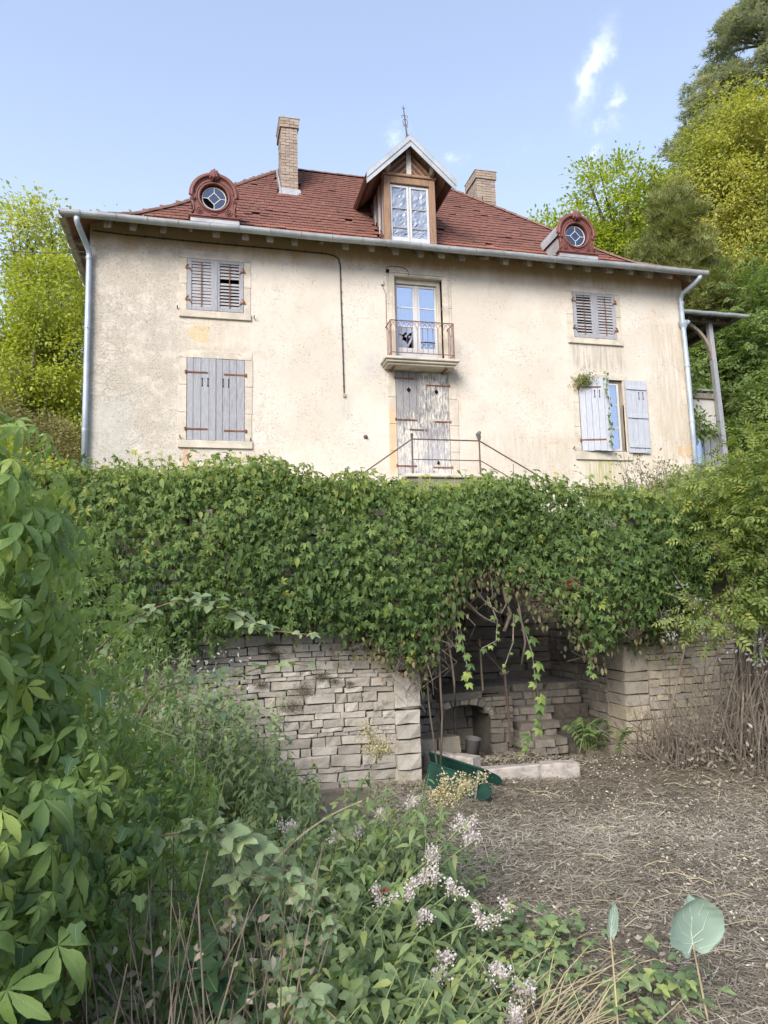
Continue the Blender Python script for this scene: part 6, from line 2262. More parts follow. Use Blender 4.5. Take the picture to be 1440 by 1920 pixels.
# dry brush heap
m = MB()
for i in range(760):
    x0 = rng.uniform(3.95, 5.9)
    y0 = rng.uniform(5.0, 6.35) if x0 > 4.4 else rng.uniform(5.7, 6.35)
    L = rng.uniform(.3, 1.15) * (1.0 if x0 > 4.3 else .6)
    d_ = Vector((rng.normal() * .45, rng.normal() * .35 - .1, abs(rng.normal()) * .5 + .55)).normalized()
    b = Vector((x0, y0, .02 + .1 * rng.uniform()))
    e = b + d_ * L
    mid = (b + e) / 2 + Vector(rng.normal(size=3) * .09)
    r = rng.uniform(.0025, .006)
    m.tube(bez(b, mid, e + Vector((0, 0, -.10 * rng.uniform())), 5), [r, r, r * .9, r * .8, r * .6, r * .3], 4)
    if rng.uniform() < .5:
        q = b.lerp(e, rng.uniform(.4, .8))
        m.tube([q, q + Vector(rng.normal(size=3) * .12 + np.array([0, 0, .06]))], [r * .6, r * .3], 3)
o = m.build('dry_brush', 'twig')
o['kind'] = 'stuff'
tag(o, 'heap of bare grey-brown brush and stalks at the foot of the right wall', 'brush')
tag(MB().tube([(4.02, 6.15, .05), (4.22, 6.1, .55), (4.46, 6.15, 1.12)], [.016, .014, .010], 6).build('dead_branch', 'twig'), 'long bare branch leaning against the pier right of the niche', 'branch')
n_ = 900
p = np.stack([rng.uniform(3.9, 5.8, n_), rng.uniform(5.1, 6.4, n_), rng.uniform(.03, .55, n_) * rng.uniform(.3, 1, n_)], -1)
o = scatter('dead_leaves', p, norm(rng.normal(size=(n_, 3)) + np.array([0, -.5, .8])), norm(rng.normal(size=(n_, 3))), rng.uniform(.025, .055, n_), T_LEAF, 'leaf_dry', None, rng.uniform(.01, .6, n_), kind='stuff')
tag(o, 'curled dead leaves caught in the brush heap', 'leaves')
fm = MB()
fe = thing('fern', 'small green ferns and weeds at the foot of the right niche wall', 'fern', (3.75, 6.6, .1))
p, nr, dr = [], [], []
for i in range(16):
    b = Vector((3.72 + rng.normal() * .13, 6.6 + rng.normal() * .14, .1))
    a_ = rng.uniform(0, 6.28)
    e = b + Vector((math.cos(a_) * .22, math.sin(a_) * .2 - .05, .14 + .15 * rng.uniform()))
    for j in range(9):
        q = bez(b, (b + e) / 2 + Vector((0, 0, .14)), e, 9)[j + 1]
        for s in (-1, 1):
            p.append(tuple(q)); nr.append((0, -.3, 1)); dr.append((-math.sin(a_) * s + .3 * math.cos(a_), math.cos(a_) * s, -.1))
    fm.tube(bez(b, (b + e) / 2 + Vector((0, 0, .14)), e, 8), .003, 3)
scatter('fronds', np.array(p), norm(np.array(nr, float) + rng.normal(size=(len(nr), 3)) * .1), norm(np.array(dr, float)), .075, T_LANCE, 'leaf_mid', fe, kind='stuff')
fm.build('stems', 'green_stem', fe)

# things growing on and by the house
mo = thing('moss_clump', 'clump of green moss on the top corner of the ajar shutter', 'moss', (8.22, 14.4, 6.3))
n_ = 700
p = np.array((8.30, 14.38, 6.45)) + rng.normal(size=(n_, 3)) * np.array([.085, .05, .085]) + np.array([1, 0, .45]) * rng.normal(size=(n_, 1)) * .10
scatter('foliage', p, norm(rng.normal(size=(n_, 3)) + np.array([0, -.8, .6])), norm(rng.normal(size=(n_, 3)) + np.array([0, -.2, .1])), .045, T_DIA, 'leaf_yew', mo, kind='stuff')
vs = thing('vine_strand', 'thin ivy strand hanging down the ajar shutter of the lower right window', 'vine', (8.75, 14.25, 6.5))
pts = [Vector((8.76 + .025 * math.sin(i * 1.3) + .07 * (i / 16), 14.22, 6.6 - 1.9 * i / 16)) for i in range(17)]
MB().tube(pts, .005, 4).build('stem', 'twig', vs)
ivm2 = tpl_mesh('ivy_leaf', T_IVY, 'leaf_ivy')
for i in range(30):
    q = pts[int(i / 30 * 16)]
    piece('leaf', ivm2, to_mat(np.array(q) + np.array([rng.normal() * .03, -.01, rng.normal() * .03]), np.array([rng.normal() * .3, -1, .3]), np.array([rng.normal() * .7, 0, -1.]), rng.uniform(.05, .085)), vs)
bs = thing('bare_shrub', 'sparse grey-green shrub with bare twigs before the right corner of the house', 'shrub', (6.6, 9.4, 2.7))
m = MB()
tips = []
for i in range(80):
    b = Vector((6.6 + rng.normal() * .25, 9.4 + rng.normal() * .15, 2.7))
    e = b + Vector((rng.normal() * .42, rng.normal() * .25, rng.uniform(.35, 1.0)))
    pp = bez(b, (b + e) / 2 + Vector((0, 0, .15)), e, 6)
    m.tube(pp, [.008, .007, .006, .005, .004, .003, .002], 4)
    tips += [tuple(q) for q in pp[3:]] * 3
m.build('twigs', 'twig', bs)
tips = np.array(tips) + rng.normal(size=(len(tips), 3)) * .05
scatter('foliage', tips, norm(rng.normal(size=tips.shape) + np.array([0, -.2, .8])), norm(rng.normal(size=tips.shape)), rng.uniform(.025, .06, len(tips)), T_LEAF, 'leaf_beige', bs, kind='stuff')
for i, (x, z, dx, h) in enumerate(((5.85, 2.9, -.14, .38), (6.05, 2.9, .22, .36), (6.2, 2.9, .12, .30))):
    lab = ('bare dark stick rising from the creeper, leftmost of three near the right house corner', 'bare dark stick leaning right, middle one of three near the right house corner', 'short bare dark stick, rightmost of three near the right house corner')[i]
    tag(MB().tube([(x, 9.0, z - .2), (x + dx, 9.0, z + h)], [.018, .008], 5).build('stick', 'bark'), lab, 'stick')
tb = thing('terrace_weeds', 'light green weeds and seedlings along the terrace below the right house corner', 'weeds', (6.5, 8.5, 2.7))
cc, od = crown_points([((6.4, 8.3, 2.85), (.9, .8, .25)), ((7.6, 9.5, 3.1), (1.0, .8, .4)), ((5.2, 7.6, 2.65), (.7, .6, .2)), ((9.0, 11, 3.4), (1.4, 1.0, .5))], 340, -.6, .8, .3)
p, nr, dr = leaves_round(cc, od, 14, .09)
scatter('foliage', p, nr, dr, rng.uniform(.06, .12, len(p)), T_PINN, 'leaf_elder', tb, kind='stuff')
# ------------------------------------------------------------------ creeper bush close on the left
nb = thing('creeper_bush', 'large five-fingered creeper leaves heaped close to the camera at the left edge', 'creeper', (-.6, 2.4, 0))
SPH = [((-1.0, 2.45, 1.62), .68), ((-.68, 2.55, 1.05), .56), ((-.36, 2.75, .82), .42), ((-.72, 2.0, .98), .40), ((-.80, 3.0, 1.55), .55), ((-.62, 3.5, 1.2), .5)]
WTS = [.30, .26, .17, .13, .08, .06]
nL = 4300
ci = rng.choice(6, nL, p=WTS)
C_ = np.array([s[0] for s in SPH])[ci]
Rr = np.array([s[1] for s in SPH])[ci]
dd = norm(rng.normal(size=(nL, 3)) + np.array([.45, -.55, .25]))
p = C_ + dd * (Rr * (1 + .16 * wob(C_ + dd * 1.2, 2.4)) * rng.uniform(.80, 1.04, nL))[:, None]
inside = np.zeros(nL, bool)
for (c, r) in SPH:
    inside |= np.linalg.norm(p - np.array(c), axis=1) < r * .74
keep = ~inside & (np.linalg.norm(p - np.array([0, 0, 1.6]), axis=1) > 1.5) & (p[:, 2] > .45)
p, dd = p[keep], dd[keep]
nL = len(p)
nr = norm(dd * .75 + np.array([0, -.25, .55]) + rng.normal(size=(nL, 3)) * .33)
dr = norm(np.array([.12, -.15, -1.0]) + dd * .35 + rng.normal(size=(nL, 3)) * .42)
S = (.040 + .058 * rng.uniform(size=nL) ** 1.6) * np.where(p[:, 1] < 2.4, 1.1, .85)
tint = np.clip(.48 + .2 * wob(p, 3.0) + rng.normal(size=nL) * .2, .01, .99)
dist = np.linalg.norm(p - np.array([0, 0, 1.6]), axis=1)
rim = (p[:, 0] / p[:, 1] > -.34)
S = S * np.where(p[:, 0] / p[:, 1] > -.16, .68, 1.0)
order = np.argsort(np.where(rim, dist, dist + 5))[:300]
mask = np.ones(nL, bool)
mask[order] = False
me_near = [tpl_mesh('creeper_leaf', T_PALM_NEAR, 'leaf_near')]
for v in range(3):
    tv = T_PALM_NEAR[0].copy()
    tv[:, 2] += .10 * np.sin(tv[:, 0] * 4 + v * 2) + .06 * np.sin(tv[:, 1] * 5 + v)
    tv[:, 0] *= 1 + .12 * (v - 1)
    me_near.append(tpl_mesh('creeper_leaf', (tv, T_PALM_NEAR[1]), 'leaf_near'))
for i in order:
    piece('leaf', me_near[int(rng.integers(4))], to_mat(p[i], nr[i], dr[i], float(S[i])), nb)
yg_ = np.clip(rng.normal(size=nL) * .3 - .25, 0, .8)
for tp_, mk in ((T_PALM_NEAR, mask & rim), (T_PALM, mask & ~rim)):
    scatter('foliage', p[mk], nr[mk], dr[mk], S[mk], tp_, 'leaf_near', nb, tint[mk], yg_[mk], kind='stuff')
m = MB()
for i in range(70):
    b = Vector((-.75 + rng.normal() * .3, 2.5 + rng.normal() * .35, .0))
    e = Vector(p[int(rng.integers(nL))]) - Vector(dd[0] * .05)
    m.tube(bez(b, (b + e) / 2 + Vector((-.1, .1, .45)), e, 8), [.010 * (1 - .75 * j / 8) for j in range(9)], 5)
m.build('stems', 'cane', nb, smooth=True)
# pale flowering tips poking out of the bush
m = MB()
for i in range(22):
    j = int(rng.integers(nL))
    b = Vector(p[j])
    m.tube([b, b + Vector((rng.normal() * .02, -.02, .05)), b + Vector((rng.normal() * .04, -.03, .11))], [.004, .003, .002], 4)
m.build('shoot_tips', 'green_stem', nb)

# glossy ivy low on the left
ig = thing('ivy_bush', 'dark glossy ivy leaves low on the left below the creeper bush', 'ivy', (-.6, 2.1, 0))
n_ = 420
p = np.array([-.58, 2.02, .92]) + rng.normal(size=(n_, 3)) * np.array([.17, .14, .16])
p = p[p[:, 1] > 1.75]
n_ = len(p)
nr = norm(np.array([.1, -.8, .55]) + rng.normal(size=(n_, 3)) * .4)
dr = norm(np.array([.1, -.2, -1]) + rng.normal(size=(n_, 3)) * .5)
ivm3 = tpl_mesh('ivy_leaf', T_IVY, 'leaf_dark')
leaf_things('leaf', ivm3, p[:200], nr[:200], dr[:200], rng.uniform(.03, .055, 200), ig)
MB().tube(bez((-.6, 2.1, 0), (-.65, 2.0, .6), (-.55, 2.0, 1.1), 8), .01, 5).build('stem', 'cane', ig)

# ------------------------------------------------------------------ brambles
br_me = tpl_mesh('bramble_leaf', T_BRAMBLE, 'leaf_bramble')
br_dark = tpl_mesh('bramble_leaf', T_BRAMBLE, 'leaf_dark')


def bramble(label, pts, n, size, me, r=.006, spread=.5):
    t = thing('bramble', label, 'bramble', pts[0])
    pts = [Vector(q) for q in pts]
    path = []
    for i in range(len(pts) - 1):
        a_ = pts[max(0, i - 1)]; b_ = pts[i]; c_ = pts[i + 1]; d_ = pts[min(len(pts) - 1, i + 2)]
        for j in range(6):
            u = j / 6
            path.append(.5 * ((2 * b_) + (c_ - a_) * u + (2 * a_ - 5 * b_ + 4 * c_ - d_) * u * u + (3 * b_ - a_ - 3 * c_ + d_) * u ** 3))
    path.append(pts[-1])
    k = len(path)
    MB().tube(path, [r * (1 - .7 * i / k) for i in range(k)], 6).build('cane', 'cane', t, smooth=True)
    for i in range(n):
        s = .25 + .75 * (i + .6) / n
        q = path[min(k - 1, int(s * k))]
        sg = (-1) ** i
        nr = np.array([rng.normal() * .3, -.45 + rng.normal() * .25, 1.0])
        dr = np.array([sg * .5 + rng.normal() * spread, -.25 + rng.normal() * spread, .45 - .5 * rng.uniform()])
        piece('leaf', me, to_mat(np.array(q), nr, dr, size * rng.uniform(.75, 1.2) * (1 - .45 * s * (s > .8))), t)


bramble('pale green bramble cane arching right across the creeper above the stone wall', [(-.7, 3.7, .3), (-.6, 3.65, 1.2), (-.36, 3.6, 1.52), (-.09, 3.6, 1.63), (.11, 3.6, 1.57), (.28, 3.6, 1.48), (.52, 3.6, 1.44)], 24, .075, br_me)
bramble('thin pale bramble tip reaching over the top of the bare stone wall', [(-.5, 3.9, .4), (-.3, 3.8, 1.1), (-.1, 3.7, 1.24), (.11, 3.6, 1.26), (.33, 3.6, 1.31), (.49, 3.6, 1.29)], 18, .055, br_me)
bramble('bramble cane with grey-green leaves crossing the foreground from the creeper bush', [(-.55, 2.45, .2), (-.45, 2.42, .7), (-.30, 2.4, .86), (-.18, 2.4, .90), (-.04, 2.4, .91), (.09, 2.4, .87), (.28, 2.45, .73), (.42, 2.5, .6)], 30, .066, br_me)
bramble('bramble spray with pale leaves in the middle of the foreground plants', [(.0, 2.6, .1), (.05, 2.55, .5), (.12, 2.5, .72), (.25, 2.45, .70), (.4, 2.4, .56)], 26, .062, br_me)
bramble('bramble low at the lower edge, under the tall herbs', [(.15, 2.3, .05), (.2, 2.2, .4), (.26, 2.15, .52), (.36, 2.1, .46)], 14, .055, br_me)
bramble('bramble with large dark leaves in the lower left corner', [(-.75, 2.0, .2), (-.6, 1.9, .62), (-.46, 1.85, .70), (-.36, 1.85, .60), (-.30, 1.85, .46)], 15, .085, br_dark)
bramble('dark bramble leaves in the shade at the bottom left', [(-.7, 1.9, .1), (-.52, 1.85, .5), (-.42, 1.8, .48), (-.36, 1.8, .36)], 9, .095, br_dark)
bramble('bramble with broad mid-green leaves between the dry stalks and the herbs', [(-.2, 2.3, .0), (-.14, 2.25, .4), (-.05, 2.2, .6), (.05, 2.2, .56), (.13, 2.2, .45)], 14, .075, br_dark)
bramble('bramble in front of the left part of the stone wall', [(-.3, 5.2, .1), (-.1, 5.1, .7), (.15, 5.0, .95), (.4, 4.9, .85), (.55, 4.9, .68)], 20, .06, br_me)
bramble('pale green bramble above the shaded weeds by the left wall foot', [(-.6, 4.4, .2), (-.4, 4.3, .85), (-.15, 4.2, 1.1), (.1, 4.2, 1.0), (.25, 4.2, .85)], 22, .065, br_me)

# ------------------------------------------------------------------ hemp agrimony
lance_me = tpl_mesh('agrimony_leaf', T_LANCE, 'leaf_herb')
HEADS = [((.93, 4.0, .76), 'c', 1.3), ((1.20, 3.8, .53), 'c', 1.0), ((1.31, 3.8, .56), 'c', 1.15),
         ((1.04, 3.7, .56), 'w', .9), ((.86, 3.7, .52), 'w', .8), ((.70, 3.6, .47), 'w', .8), ((.62, 3.6, .45), 'w', .8), ((.40, 3.7, .50), 'w', .9), ((1.25, 3.55, .47), 'w', 1.0), ((1.28, 3.5, .42), 'w', 1.0),
         ((.98, 3.3, .43), 'w', 1.0), ((.95, 3.2, .38), 'w', 1.0), ((.83, 3.1, .38), 'w', .8), ((.68, 3.0, .41), 'w', .9), ((1.02, 3.1, .36), 'w', .9), ((.86, 3.0, .30), 'w', .7),
         ((1.14, 3.0, .26), 'w', 1.1), ((.92, 2.9, .19), 'w', .8), ((.86, 2.8, .17), 'w', .9), ((1.10, 2.8, .14), 'w', 1.2), ((1.17, 2.75, .10), 'w', 1.0), ((1.05, 2.6, .10), 'w', 1.0), ((.74, 2.45, .15), 'w', .8)]
HL = {0: 'tall hemp agrimony with a big cream seed head rising before the stone wall', 1: 'leaning hemp agrimony with a cream seed head, nearer the middle', 2: 'leaning hemp agrimony with a cream seed head close to the green trough'}
WHERE = ['below the leaning cream heads', 'left of the leaning cream heads', 'in the middle of the tall herbs', 'beside the pale bramble leaves', 'on its own at the left before the wall foot', 'at the edge of the cut grass, upper one', 'at the edge of the cut grass, just under another',
         'in a double cluster, upper one', 'in a double cluster, lower one', 'right of the red-tinged flower', 'leaning at the middle of the herb bed', 'against the cut grass half way down', 'small, in the shade of its neighbours',
         'leaning out over the cut grass', 'low among the dark herbs', 'low and small among the herbs', 'large, near the lower right of the herbs', 'lowest but one along the cut grass', 'at the lower edge beside the straw stalks', 'smallest, at the lower edge']
GB = []
for i, (h, kind, sc) in enumerate(HEADS):
    h = Vector(h)
    lab = HL[i] if i in HL else 'white-flowered hemp agrimony %s' % WHERE[i - 3]
    ag = thing('hemp_agrimony', lab, 'flower', (h.x - .2, h.y + .05, 0), 'hemp agrimony in the foreground')
    root = Vector((h.x - .28 - .15 * rng.uniform(), h.y + rng.normal() * .08, -.02))
    mid = (root + h) / 2 + Vector((-.06, 0, .14))
    path = bez(root, mid, h, 14)
    MB().tube(path, [.0055 * (1 - .5 * j / 14) for j in range(15)], 5).build('stem', 'green_stem', ag, smooth=True)
    nl = 9 if h.z > .3 else 6
    for j in range(nl):
        s = .2 + .68 * j / nl
        q = path[int(s * 14)]
        a_ = rng.uniform(0, 6.28)
        for s2 in (0, math.pi):
            dr = np.array([math.cos(a_ + s2), math.sin(a_ + s2), -.25 + .2 * rng.normal()])
            piece('leaf', lance_me, to_mat(np.array(q), np.array([0, -.3, 1.0]) + rng.normal(size=3) * .2, dr, rng.uniform(.08, .14) * (1.1 - .4 * s)), ag)
    P_, D_ = [], []
    hs = MB()
    for k in range(int(9 * sc) if kind == 'c' else int(6 * sc)):
        o_ = Vector(rng.normal(size=3) * (.042 if kind == 'c' else .032) * sc)
        o_.z = abs(o_.z) * (1.5 if kind == 'c' else .9)
        hs.tube([h - Vector((0, 0, .03)), h + o_], .0015, 3)
        n_ = 80 if kind == 'c' else 48
        P_.append(np.array(h + o_ * (1 if kind == 'c' else .75)) + rng.normal(size=(n_, 3)) * (.017 if kind == 'c' else .013) * sc)
    P_ = np.concatenate(P_)
    hs.build('flower_stalks', 'green_stem', ag)
    scatter('flower_head', P_, norm(rng.normal(size=P_.shape) + np.array([0, -.4, .6])), norm(rng.normal(size=P_.shape) + np.array([0, 0, .5])), rng.uniform(.008, .014, len(P_)) * (1.15 if kind == 'c' else 1), T_DIA, 'flower_cream' if kind == 'c' else 'flower_white', ag, wscale=1.5)

# ------------------------------------------------------------------ herb layer
def xb(y): return 1.02 + (y - 2.9) * .27


P_, N_, D_, S_, Y_ = [], [], [], [], []
st_m = MB()
def herb(x, y, h, n, ls, lean=.15):
    b = Vector((x, y, 0))
    e = b + Vector((rng.normal() * lean + .06, rng.normal() * lean, h))
    mid = (b + e) / 2 + Vector((rng.normal() * .04, rng.normal() * .04, .06))
    pp = bez(b, mid, e, 6)
    st_m.tube(pp, [.004, .004, .0035, .003, .0025, .002, .0012], 3)
    a_ = rng.uniform(0, 6.28)
    for j in range(n):
        s = .15 + .85 * j / n
        k = s * 5.99
        q = pp[int(k)].lerp(pp[int(k) + 1], k - int(k))
        a_ += 2.4
        P_.append(tuple(q)); D_.append((math.cos(a_), math.sin(a_), rng.normal() * .25 - .1)); N_.append((rng.normal() * .25, -.25 + rng.normal() * .25, 1)); S_.append(ls * rng.uniform(.6, 1.2) * (1.15 - .5 * s)); Y_.append(max(0, (s - .7) * 1.2 * rng.uniform(-.3, 1)))


cnt = 0
while cnt < 900:
    y = rng.uniform(2.0, 5.3)
    x = rng.uniform(-.75, xb(y))
    if rng.uniform() > .35 + .65 * (y < 4.2):
        continue
    edge = min(1, (xb(y) - x) / .55)
    h = (.50 * min(1, max(.42, (5.6 - y) / 2.0))) * (.30 + .70 * edge) * rng.uniform(.6, 1.15)
    if y > 4.1 and x > .45:
        h *= .55
    if 3.4 < y < 4.1 and .4 < x < 1.0:
        h = max(h, rng.uniform(.4, .72))
    herb(x, y, h, int(9 + h * 14), .085 if y < 3.6 else .065)
    cnt += 1
for i in range(330):                                # taller weeds at the foot of the left wall
    x = rng.uniform(-1.4, .75)
    y = rng.uniform(4.3, 6.0)
    h = np.interp(x, [-1.4, -.2, .2, .5, .75], [1.5, 1.35, 1.05, .55, .3]) * rng.uniform(.55, 1.05)
    herb(x, y, float(h), int(12 + h * 22), .075, .1)
n_ = len(P_)
P_, N_, D_, S_, Y_ = map(np.array, (P_, N_, D_, S_, Y_))
w_ = np.clip(wob(P_, 1.4), -1, 1)
un = thing('herb_layer', 'tangled bed of nettles and soft green herbs filling the lower left foreground', 'herbs', (.2, 3.2, 0))
scatter('foliage', P_, norm(N_), norm(D_), S_, T_LANCE, 'leaf_herb', un, np.clip(.45 + .25 * w_ + rng.normal(size=n_) * .2, .01, .99), np.clip(Y_, 0, .8), kind='stuff', wscale=1.35)
o = st_m.build('stems', 'green_stem', un)
o['kind'] = 'stuff'
# creeper and bramble leaves mixed into the herbs
n_ = 620
y = rng.uniform(2.1, 4.0, n_)
x = -.35 + rng.uniform(size=n_) * (xb(y) - .15 + .35)
z = (.22 + .36 * rng.uniform(size=n_)) * np.clip((xb(y) - x) / .5, .3, 1)
p = np.stack([x, y, z], -1)
nr = norm(np.array([.1, -.4, 1.0]) + rng.normal(size=(n_, 3)) * .35)
dr = norm(rng.normal(size=(n_, 3)) + np.array([.2, -.3, -.35]))
leaf_things('leaf', br_me, p[:150], nr[:150], dr[:150], rng.uniform(.04, .065, 150), un)
leaf_things('leaf', me_near[0], p[150:260], nr[150:260], dr[150:260], rng.uniform(.035, .06, 110), un)
scatter('low_leaves', p[260:], nr[260:], dr[260:], rng.uniform(.04, .065, n_ - 260), T_BRAMBLE, 'leaf_herb', un, kind='stuff')

# dry stalks in the dark under the bush
m = MB()
for i in range(420):
    b = Vector((rng.uniform(-.75, .25), rng.uniform(1.9, 2.9), -.02))
    e = b + Vector((rng.normal() * .22 - .1, rng.normal() * .2, rng.uniform(.3, .95)))
    r = rng.uniform(.0016, .0036)
    m.tube(bez(b, (b + e) / 2 + Vector(rng.normal(size=3) * .05), e, 5), [r, r, r, r * .9, r * .7, r * .4], 4)
for i in range(70):
    b = Vector((rng.uniform(-.5, .1), rng.uniform(1.85, 2.3), rng.uniform(.2, .5)))
    e = b + Vector(rng.normal(size=3) * np.array([.3, .2, .22]))
    m.tube([b, (b + e) / 2 + Vector(rng.normal(size=3) * .03), e], [.003, .003, .0015], 4)
o = m.build('dry_stalks', 'twig')
o['kind'] = 'stuff'
tag(o, 'bare brown stalks standing in the shade under the creeper bush', 'stalks')
n_ = 500
p = np.stack([rng.uniform(-.5, .3, n_), rng.uniform(2.0, 2.7, n_), rng.uniform(.05, .75, n_)], -1)
o = scatter('withered_leaves', p, norm(rng.normal(size=(n_, 3)) + np.array([0, -.6, .3])), norm(rng.normal(size=(n_, 3)) + np.array([0, 0, -.8])), rng.uniform(.018, .04, n_), T_LEAF, 'leaf_dry', None, rng.uniform(0, .45, n_), kind='stuff')
tag(o, 'withered brown leaves hanging on the stalks under the creeper bush', 'leaves')
# two pale stems that stand out
tag(MB().tube([(-.15, 2.0, 0), (-.03, 2.05, .2), (-.05, 2.0, .36), (.0, 2.0, .55), (-.02, 2.05, .85)], [.004, .0038, .0035, .003, .002], 6).build('stalk', 'twig'), 'single pale kinked stalk standing before the dark undergrowth', 'stalk')
tag(MB().tube(bez((-.62, 1.95, .35), (-.57, 1.9, .9), (-.52, 1.9, 1.12), 10), .0045, 6).build('creeper_shoot', 'straw_stem'), 'yellowish creeper stem hanging at the left edge', 'stem')
tag(MB().tube(bez((.12, 3.2, .30), (.3, 3.3, .62), (.72, 3.5, .66), 12), .004, 5).build('pale_stem', 'straw_stem'), 'thin pale arching stem before the foot of the stone wall', 'stem')

# ------------------------------------------------------------------ cut grass on the ground
def on_ground(x, y): return ground_h(x, y)


n_ = 110000
y = 2.1 + 4.6 * rng.uniform(size=n_) ** .8
x = rng.uniform(.1, 1, n_) * (y * .95 + .5)
sel = (x > xb(y) - .55) & (x < 6.2)
x, y = x[sel], y[sel]
n_ = len(x)
cl_ = wob(np.stack([x, y, 0 * x], -1), 2.6)
z = on_ground(x, y) + .004 + .022 * rng.uniform(size=n_) * (1 + cl_)
a_ = rng.uniform(0, 6.283, n_) + .5 * cl_
dr = np.stack([np.cos(a_), np.sin(a_), rng.normal(size=n_) * .16 + .05], -1)
nr = np.stack([rng.normal(size=n_) * .3, rng.normal(size=n_) * .3, np.ones(n_)], -1)
o = scatter('cut_grass', np.stack([x, y, z], -1), norm(nr), norm(dr), rng.uniform(.02, .085, n_), T_BLADE, 'leaf_dry', None, np.clip(.38 + .34 * cl_ + rng.normal(size=n_) * .22, .01, .99), kind='stuff', wscale=1.7)
tag(o, 'dry cut grass and straw covering the ground in front of the niche', 'cut grass')
n_ = 15000
y = 2.1 + 4.5 * rng.uniform(size=n_)
x = rng.uniform(.1, 1, n_) * (y * .95 + .5)
sel = (x > xb(y) - .4) & (x < 6)
x, y = x[sel], y[sel]
cl_ = wob(np.stack([x, y, 0 * x], -1), 1.8) + .9 * np.exp(-((x - 3.2) ** 2 + (y - 4.3) ** 2) / .9)
sel = cl_ > rng.uniform(-.8, .6, len(x))
x, y, cl_ = x[sel], y[sel], cl_[sel]
n_ = len(x)
o = scatter('leaf_litter', np.stack([x, y, on_ground(x, y) + .012 + .015 * rng.uniform(size=n_)], -1), norm(np.array([0, -.2, 1.0]) + rng.normal(size=(n_, 3)) * .5), norm(rng.normal(size=(n_, 3)) * np.array([1, 1, .3])),
            rng.uniform(.010, .032, n_), T_LEAF, 'leaf_dry', None, np.clip(.5 + .3 * cl_ + rng.normal(size=n_) * .25, .01, .99), kind='stuff')
tag(o, 'pale curled dead leaves strewn over the cut grass', 'leaf litter')
n_ = 2600
p = np.stack([rng.normal(2.75, .30, n_), rng.normal(6.45, .16, n_), np.zeros(n_)], -1)
p[:, 2] = on_ground(p[:, 0], p[:, 1]) + .01 + .03 * rng.uniform(size=n_)
o = scatter('mound_debris', p, norm(np.array([0, -.2, 1.0]) + rng.normal(size=(n_, 3)) * .5), norm(rng.normal(size=(n_, 3)) * np.array([1, 1, .4])), rng.uniform(.015, .05, n_), T_LEAF, 'leaf_dry', None, rng.uniform(.01, .45, n_), kind='stuff')
tag(o, 'brown debris heaped on the mound behind the pale kerb', 'debris')
# longer straws lying at the lower right of the herbs
m = MB()
for i in range(90):
    b = Vector((rng.uniform(.8, 1.35), rng.uniform(2.1, 2.8), .03))
    a_ = rng.normal(.75, .35)
    L = rng.uniform(.2, .6)
    e = b + Vector((math.cos(a_) * L, math.sin(a_) * L * .8, rng.uniform(-.01, .16)))
    m.tube([b, (b + e) / 2 + Vector((0, 0, .03)), e], [.0024, .002, .0012], 4)
for i in range(130):
    b = Vector((rng.uniform(1.2, 5.0), rng.uniform(2.4, 5.8), 0))
    b.z = float(ground_h(np.array([b.x]), np.array([b.y]))[0]) + .015
    a_ = rng.uniform(0, 6.28)
    L = rng.uniform(.08, .28)
    e = b + Vector((math.cos(a_) * L, math.sin(a_) * L, rng.uniform(0, .07)))
    m.tube([b, (b + e) / 2 + Vector((0, 0, .02)), e], [.0022, .002, .0012], 3)
o = m.build('straw_stalks', 'straw_stem')
o['kind'] = 'stuff'
tag(o, 'long yellow straw stalks lying beside the herbs', 'straw')
# green regrowth in the cut grass
p, nr, dr = [], [], []
for c, k in (((1.45, 3.25), 90), ((1.25, 3.0), 110), ((1.75, 2.75), 40), ((1.5, 2.55), 40), ((1.05, 3.4), 80)):
    for i in range(k):
        p.append((c[0] + rng.normal() * .13, c[1] + rng.normal() * .13, .02 + .1 * rng.uniform())); nr.append((rng.normal() * .3, -.4, 1)); dr.append((rng.normal(), rng.normal(), .2))
o = scatter('green_regrowth', np.array(p), norm(np.array(nr)), norm(np.array(dr)), rng.uniform(.03, .06, len(p)), T_BRAMBLE, 'leaf_herb', None, kind='stuff')
tag(o, 'patches of fresh green seedlings at the edge of the cut grass', 'seedlings')


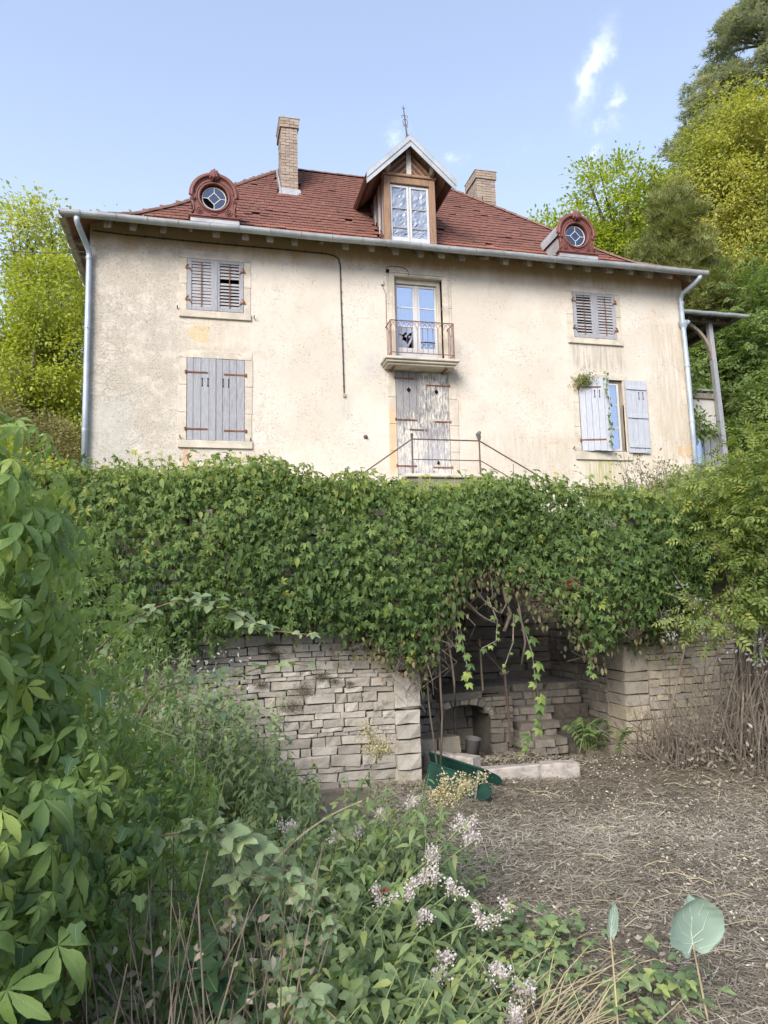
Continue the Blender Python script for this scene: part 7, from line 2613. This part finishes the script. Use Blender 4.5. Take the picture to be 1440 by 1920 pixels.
# ------------------------------------------------------------------ broad single leaves in the lower right
def broad_leaf(label, tip, base, root, width, lean):
    t = thing('broad_leaf_plant', label, 'plant', root)
    tip, base = Vector(tip), Vector(base)
    ax = tip - base
    L = ax.length
    v, f = [], []
    nr_, nc = 24, 12
    sd = Vector((1, lean, 0)).normalized()
    ou = ax.normalized().cross(sd)
    for i in range(nr_ + 1):
        u = i / nr_
        hw = width / 2 * float(np.interp(u, [0, .1, .25, .45, .65, .8, .9, .96, 1], [.56, .84, 1, .98, .84, .63, .42, .24, .03]))
        for j in range(nc + 1):
            s = j / nc * 2 - 1
            edge = 1 + .018 * math.sin(i * 1.7)
            back = -.16 * width * (1 - u) ** 3 * math.sin(math.pi * abs(s))          # heart-shaped base
            q = base + ax * u + sd * hw * s * edge + ou * (-.12 * width * s * s + .02 * width * math.sin(u * 9 + s * 5)) + ax.normalized() * back
            v.append(tuple(q))
    for i in range(nr_):
        for j in range(nc):
            a_ = i * (nc + 1) + j
            f.append((a_, a_ + 1, a_ + nc + 2, a_ + nc + 1))
    m = MB()
    m.v, m.f = v, f
    bl = m.build('blade', 'burdock', t, smooth=True)
    vm = MB()
    P3 = lambda u, s: Vector(v[int(round(u * nr_)) * (nc + 1) + int(round((s + 1) / 2 * nc))]) - ou * -.0015
    vm.tube([P3(u, 0) - ou * .002 for u in (0, .25, .5, .75, 1)], [.0026, .0022, .0018, .0013, .0006], 4)
    for u0, u1, s in ((0, .35, .8), (0, .35, -.8), (.08, .62, .6), (.08, .62, -.6), (.33, .83, .6), (.33, .83, -.6), (0, .1, .8), (0, .1, -.8)):
        vm.tube([P3(u0, 0) - ou * .002, (P3((u0 + u1) / 2, s / 2)) - ou * .002, P3(u1, s) - ou * .001], [.0016, .0012, .0006], 4)
    vm.build('veins', 'pale_vein', bl)
    MB().tube(bez(root, ((root[0] + base.x) / 2 + .01, root[1], base.z * .6), base, 8), [.005 - .0003 * i for i in range(9)], 6).build('petiole', 'straw_stem', t, smooth=True)


broad_leaf('single large blue-green leaf standing on a pale stalk in the cut grass', (1.75, 2.505, .485), (1.76, 2.52, .305), (1.83, 2.56, 0), .265, .12)
broad_leaf('small pale green leaf standing in the cut grass left of the large one', (1.43, 2.5, .50), (1.425, 2.52, .375), (1.45, 2.55, 0), .055, .2)

bf = thing('butterfly', 'small orange butterfly resting on a white flower head in the herbs', 'butterfly', (.69, 2.97, .45))
for sg in (-1, 1):
    MB().prism([(.69, 2.97, .45), (.69 + sg * .008, 2.966, .464), (.69 + sg * .017, 2.962, .462), (.69 + sg * .016, 2.964, .450), (.69 + sg * .009, 2.968, .441)], (0, .0008, 0)).build('wing', 'butterfly', bf)
MB().tube([(.69, 2.968, .433), (.69, 2.966, .452), (.69, 2.964, .462)], [.001, .0022, .0012], 6).build('body', 'dark', bf)
